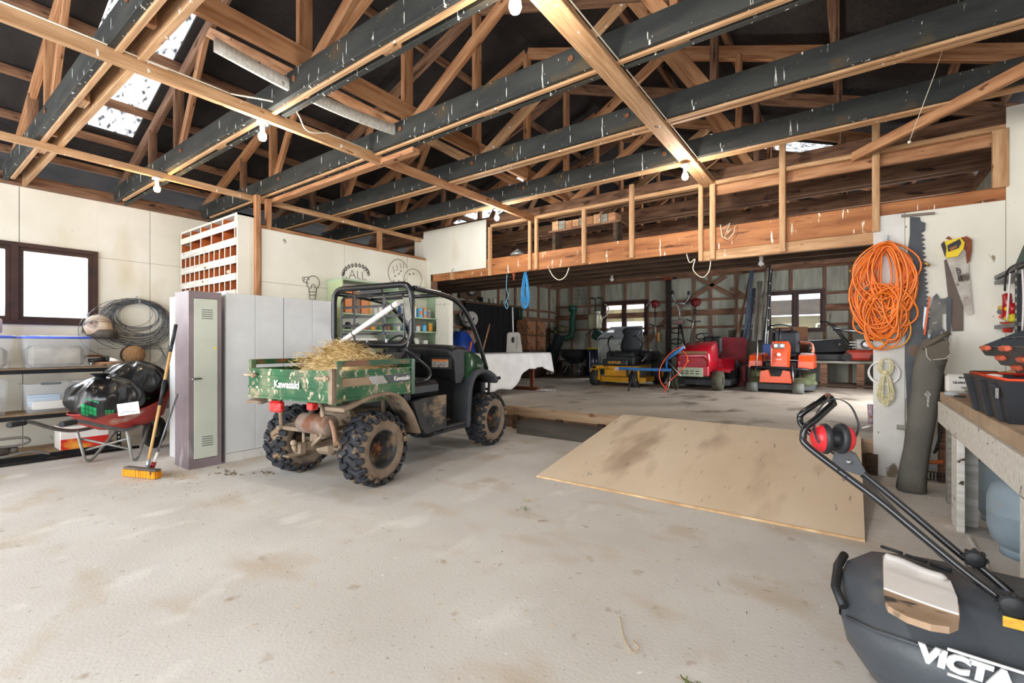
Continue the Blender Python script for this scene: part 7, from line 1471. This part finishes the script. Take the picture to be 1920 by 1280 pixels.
c_ = MB().loft([[v-TL for v in r_] for r_ in sec]).build('grass_catcher', cat_m, t, bev=0)
# window: pale flap recessed in the top with a brown lower part
def topz(x, y): return .43
wpx = [(1655, 1041), (1665, 1039), (1720, 1058), (1777, 1083), (1797, 1125), (1800, 1150), (1797, 1168), (1780, 1175), (1745, 1170), (1700, 1155), (1665, 1135), (1657, 1118)]
q = [onz(x, y, .435+.012)-TL for x, y in wpx]
MB().loft([q, [v-Vector((0, 0, .02)) for v in q]], sm=False).build('window_recess', mat('recess_br', '#c4a78c', '#a88c72', .8, scale=6, spots=[('#4a4540', 9, (1, 2, 1), .56, .08)]), c_)
q = [onz(x, y, .452)-TL for x, y in ((1656, 1044), (1690, 1055), (1740, 1078), (1782, 1088), (1795, 1120), (1798, 1150), (1760, 1138), (1700, 1117), (1657, 1101))]
MB().loft([q, [v-Vector((0, 0, .006)) for v in q]], sm=False).build('flap', mat('flap_pale', '#fbf7f3', '#f0ebe6', .75, scale=3), c_)
MB().tube(bez([onz(x, y, .462)-TL for x, y in ((1658, 1042), (1690, 1052), (1735, 1072), (1776, 1084))], 6), [.004]+[.013]*16+[.009, .004], 10).build('flap_roll', mat('flap_roll', '#bdb8b4', rough=.5), c_)
for k in range(3): q0, q1 = [(1652+46*k, 1024+16*k), (1692+46*k, 1037+16*k)]; MB().tube([onz(*q0, .44)-TL, onz(*q1, .44)-TL], .006, 6).build('vent_slot', black_plastic, c_)
# seam rib along the ridge, side lettering
MB().tube([Vector((x, yn+.006, zr-.004))-TL for x, yn, zr in ((-.02, 2.075, .27), (.06, 1.99, .29), (.18, 1.935, .31), (.36, 1.905, .335), (.6, 1.885, .35), (.8, 1.905, .35))], .006, 8).build('seam', cat_m, c_)
MB().tube([Vector(v)-TL for v in ((-.03, 2.10, .29), (-.055, 2.16, .33), (-.05, 2.3, .36), (-.03, 2.38, .38))], .016, 8).build('grip_lip', black_plastic, c_)
lw_ = mat('letter_victa', '#d9dcdc', rough=.5)
a, b = ony(1728, 1228, 1.905), ony(1870, 1290, 1.885); xd = Vector((1, -.06, -.02)); fmx = face_mx(ony(1806, 1247, 1.893)-TL+Vector((0, -.008, 0)), xd, Vector((0, -.12, 1)))
text('VICTA', 'lettering', lw_, .072, fmx, c_, .003, bold=.005, shear=.1, sx=.98)
for dz in (.037, -.037):
    v0 = ony(1806, 1247, 1.888)-TL+Vector((0.02, -.008, dz)); MB().box((0, 0, 0), (.17, .004, .008), m=Matrix.Translation(v0+xd.normalized()*.03) @ Matrix.Rotation(math.atan2(-.06, 1), 4, 'Z') @ Matrix.Rotation(.02, 4, 'Y')).build('lettering_bar', lw_, c_)
# deck and engine housing, partly outside the frame
q = [csec(.72, 1.93, 2.40, .12, .26, .33), csec(.85, 1.92, 2.42, .10, .24, .30), csec(.98, 1.95, 2.38, .10, .22, .26), csec(1.03, 2.02, 2.30, .12, .2, .24)]
dk = MB().loft([[v-TL for v in r_] for r_ in q]).build('deck', mat('deck_gr', '#6b5f5a', '#5a504c', .5, scale=4, spots=[('#a89a80', 6, (1, 1, 1), .66, .06)]), t)
MB().lathe([(0, .15), (.11, .14), (.13, .1), (.14, 0), (0, 0)], Matrix.Translation(Vector((.87, 2.16, .27))-TL), 24).build('engine', black_plastic, t)
for x, y in ((.80, 1.88), (.80, 2.46), (.97, 1.92), (.97, 2.42)): MB().lathe([(0, -.025), (.07, -.025), (.09, -.02), (.09, .02), (.07, .025), (0, .025)], Matrix.Translation(Vector((x, y, .091))-TL) @ Matrix.Rotation(PI/2, 4, 'X'), 22).build('wheel', rubber, t)
# handle
hmat = mat('handle_bk', '#17181b', '#22252a', .18, metal=.6, scale=9, coat=.8, spots=[('#b9bdc0', 14, (1, 1, 1), .7, .03)])
YN, YFa = 2.08, 2.30
nr = [ony(x, y, YN)-TL for x, y in ((1562, 758), (1511, 800), (1506, 812), (1507, 826), (1516, 838))]
tn = [ony(x, y, yy)-TL for x, y, yy in ((1562, 757, 2.20), (1530, 786, 2.13), (1512, 800, 2.11), (1506, 818, 2.10), (1514, 836, 2.09), (1584, 890, 2.07), (1659, 947, 2.05), (1794, 1059, 2.01), (1877, 1122, 1.99), (1950, 1178, 1.98))]
tf = [ony(x, y, yy)-TL for x, y, yy in ((1552, 742, 2.42), (1528, 758, 2.38), (1504, 775, 2.36), (1500, 784, 2.36), (1504, 797, 2.35), (1528, 818, 2.33), (1562, 845, 2.32), (1619, 888, 2.31), (1702, 956, 2.28), (1807, 1044, 2.25), (1842, 1066, 2.24), (1930, 1143, 2.2))]
hn = MB().tube(bez(tn, 5), .0125, 12).build('handle_tube', hmat, t); MB().tube(bez(tf, 5), .0125, 12).build('handle_tube', hmat, t)
MB().tube([tn[0], (tn[0]+tf[0])/2+Vector((.0, 0, .008)), tf[0]], .0135, 12).build('handle_bar', hmat, t)
c = ony(1590, 868, 2.30)-TL; th_ = (ony(1617, 884, 2.3)-ony(1578, 855, 2.3)).normalized(); n_ = Vector((0, -1, 0)); M = face_mx(c, th_, n_.cross(th_)*-1)
MB().prism([(-.055, .0), (-.04, .035), (.0, .042), (.06, .012), (.06, -.012), (.0, -.038), (-.04, -.032)], -.012, .016, face_mx(ony(1590, 865, 2.27)-TL, th_, Vector((0, 0, 1)))).build('throttle_housing', mat('housing_gr', '#4c4f54', rough=.55), t)
MB().lathe([(0, 0), (.0095, 0), (.0095, .004), (0, .005)], face_mx(ony(1592, 866, 2.25)-TL, (1, 0, 0), (0, 0, 1)), 14).build('bolt', steel, t)
for px_, py_, yy, r_ in ((1828, 1047, 2.22, .028), (1900, 1136, 1.96, .033)):
    c = ony(px_, py_, yy)-TL; kn = MB()
    kn.lathe([(0, -.012), (r_*.8, -.012), (r_, -.006), (r_, .010), (r_*.7, .014), (0, .016)], face_mx(c, (1, 0, 0), (0, 0, 1)), 20)
    for k in range(8): kn.box((0, 0, 0), (.012, .012, .02), m=face_mx(c+Vector((r_*math.cos(k*PI/4), 0, r_*math.sin(k*PI/4))), (1, 0, 0), (0, 0, 1)), bev=.003)
    kn.build('wing_nut', black_plastic, t)
for px_, py_ in ((1572, 881), (1586, 894), (1658, 948)): c = ony(px_, py_, 2.055)-TL; MB().ell(c, .004, 8).build('bolt_hole', rubber, hn)
MB().tube(bez([ony(1612, 890, 2.26)-TL, ony(1690, 965, 2.2)-TL, ony(1760, 1040, 2.15)-TL, ony(1850, 1110, 2.1)-TL], 6), .003, 5).build('cable', black_plastic, t)
# sticker on the deck
MB().box(ony(1908, 1170, 1.95)-TL, (.06, .004, .03), m=None).build('sticker', mat('stk', '#d98a3a', '#e8c83a', .5, scale=30), dk)
# ---- ear muffs hanging on the handle
t = thing('ear_muffs', 'red and black ear muffs hooked over the mower handle', 'ear muffs')
ym = 2.16; c1, c2 = ony(1541, 822, ym), ony(1582, 822, ym+.05)
ax1 = Vector((1, -.55, .05)).normalized()
def cup(c, d_, red):
    z = d_.normalized(); x = z.orthogonal().normalized(); x = Vector((0, 0, 1)).cross(z).normalized(); y = z.cross(x)
    M = Matrix.Translation(c) @ Matrix(((x.x, y.x, z.x), (x.y, y.y, z.y), (x.z, y.z, z.z))).to_4x4() @ Matrix.Diagonal((.82, 1.1, 1, 1))
    MB().lathe([(0, -.038), (.022, -.036), (.038, -.026), (.047, -.008), (.048, 0)], M, 24).build('cup', mat('cup_red', '#e0343c', rough=.3), t)
    MB().lathe([(.044, 0), (.052, .003), (.054, .014), (.048, .024), (.034, .027), (.024, .018), (.02, .0), (0, -.0)], M, 24).build('cushion', mat('cushion', '#2b2d30', rough=.45), t)
cup(c1, Vector((.75, .4, 0)), 1); cup(c2, Vector((-.75, -.6, .05)), 1)
hb_ = bez([ony(x, y, yy) for x, y, yy in ((1535, 830, ym-.06), (1528, 812, ym-.05), (1527, 795, ym-.03), (1534, 770, ym), (1550, 752, ym+.03), (1572, 748, ym+.06), (1594, 760, ym+.09), (1607, 785, ym+.10), (1610, 803, ym+.10), (1602, 822, ym+.09))], 6)
mb = MB(); 
rings = []
for i, p_ in enumerate(hb_):
    tt = (hb_[min(i+1, len(hb_)-1)]-hb_[max(i-1, 0)]).normalized(); s_ = Vector((.35, -1, 0)).normalized(); nn = tt.cross(s_).normalized()
    w_ = .0075; rings.append([p_-s_*w_-nn*.0018, p_+s_*w_-nn*.0018, p_+s_*w_+nn*.0018, p_-s_*w_+nn*.0018])
mb.loft(rings); mb.build('headband', mat('band_blk', '#3a3c3f', rough=.4), t)
MB().tube([ony(1524, 802, ym-.05), ony(1530, 820, ym-.06), ony(1536, 830, ym-.06)], .004, 6).build('yoke', black_plastic, t)
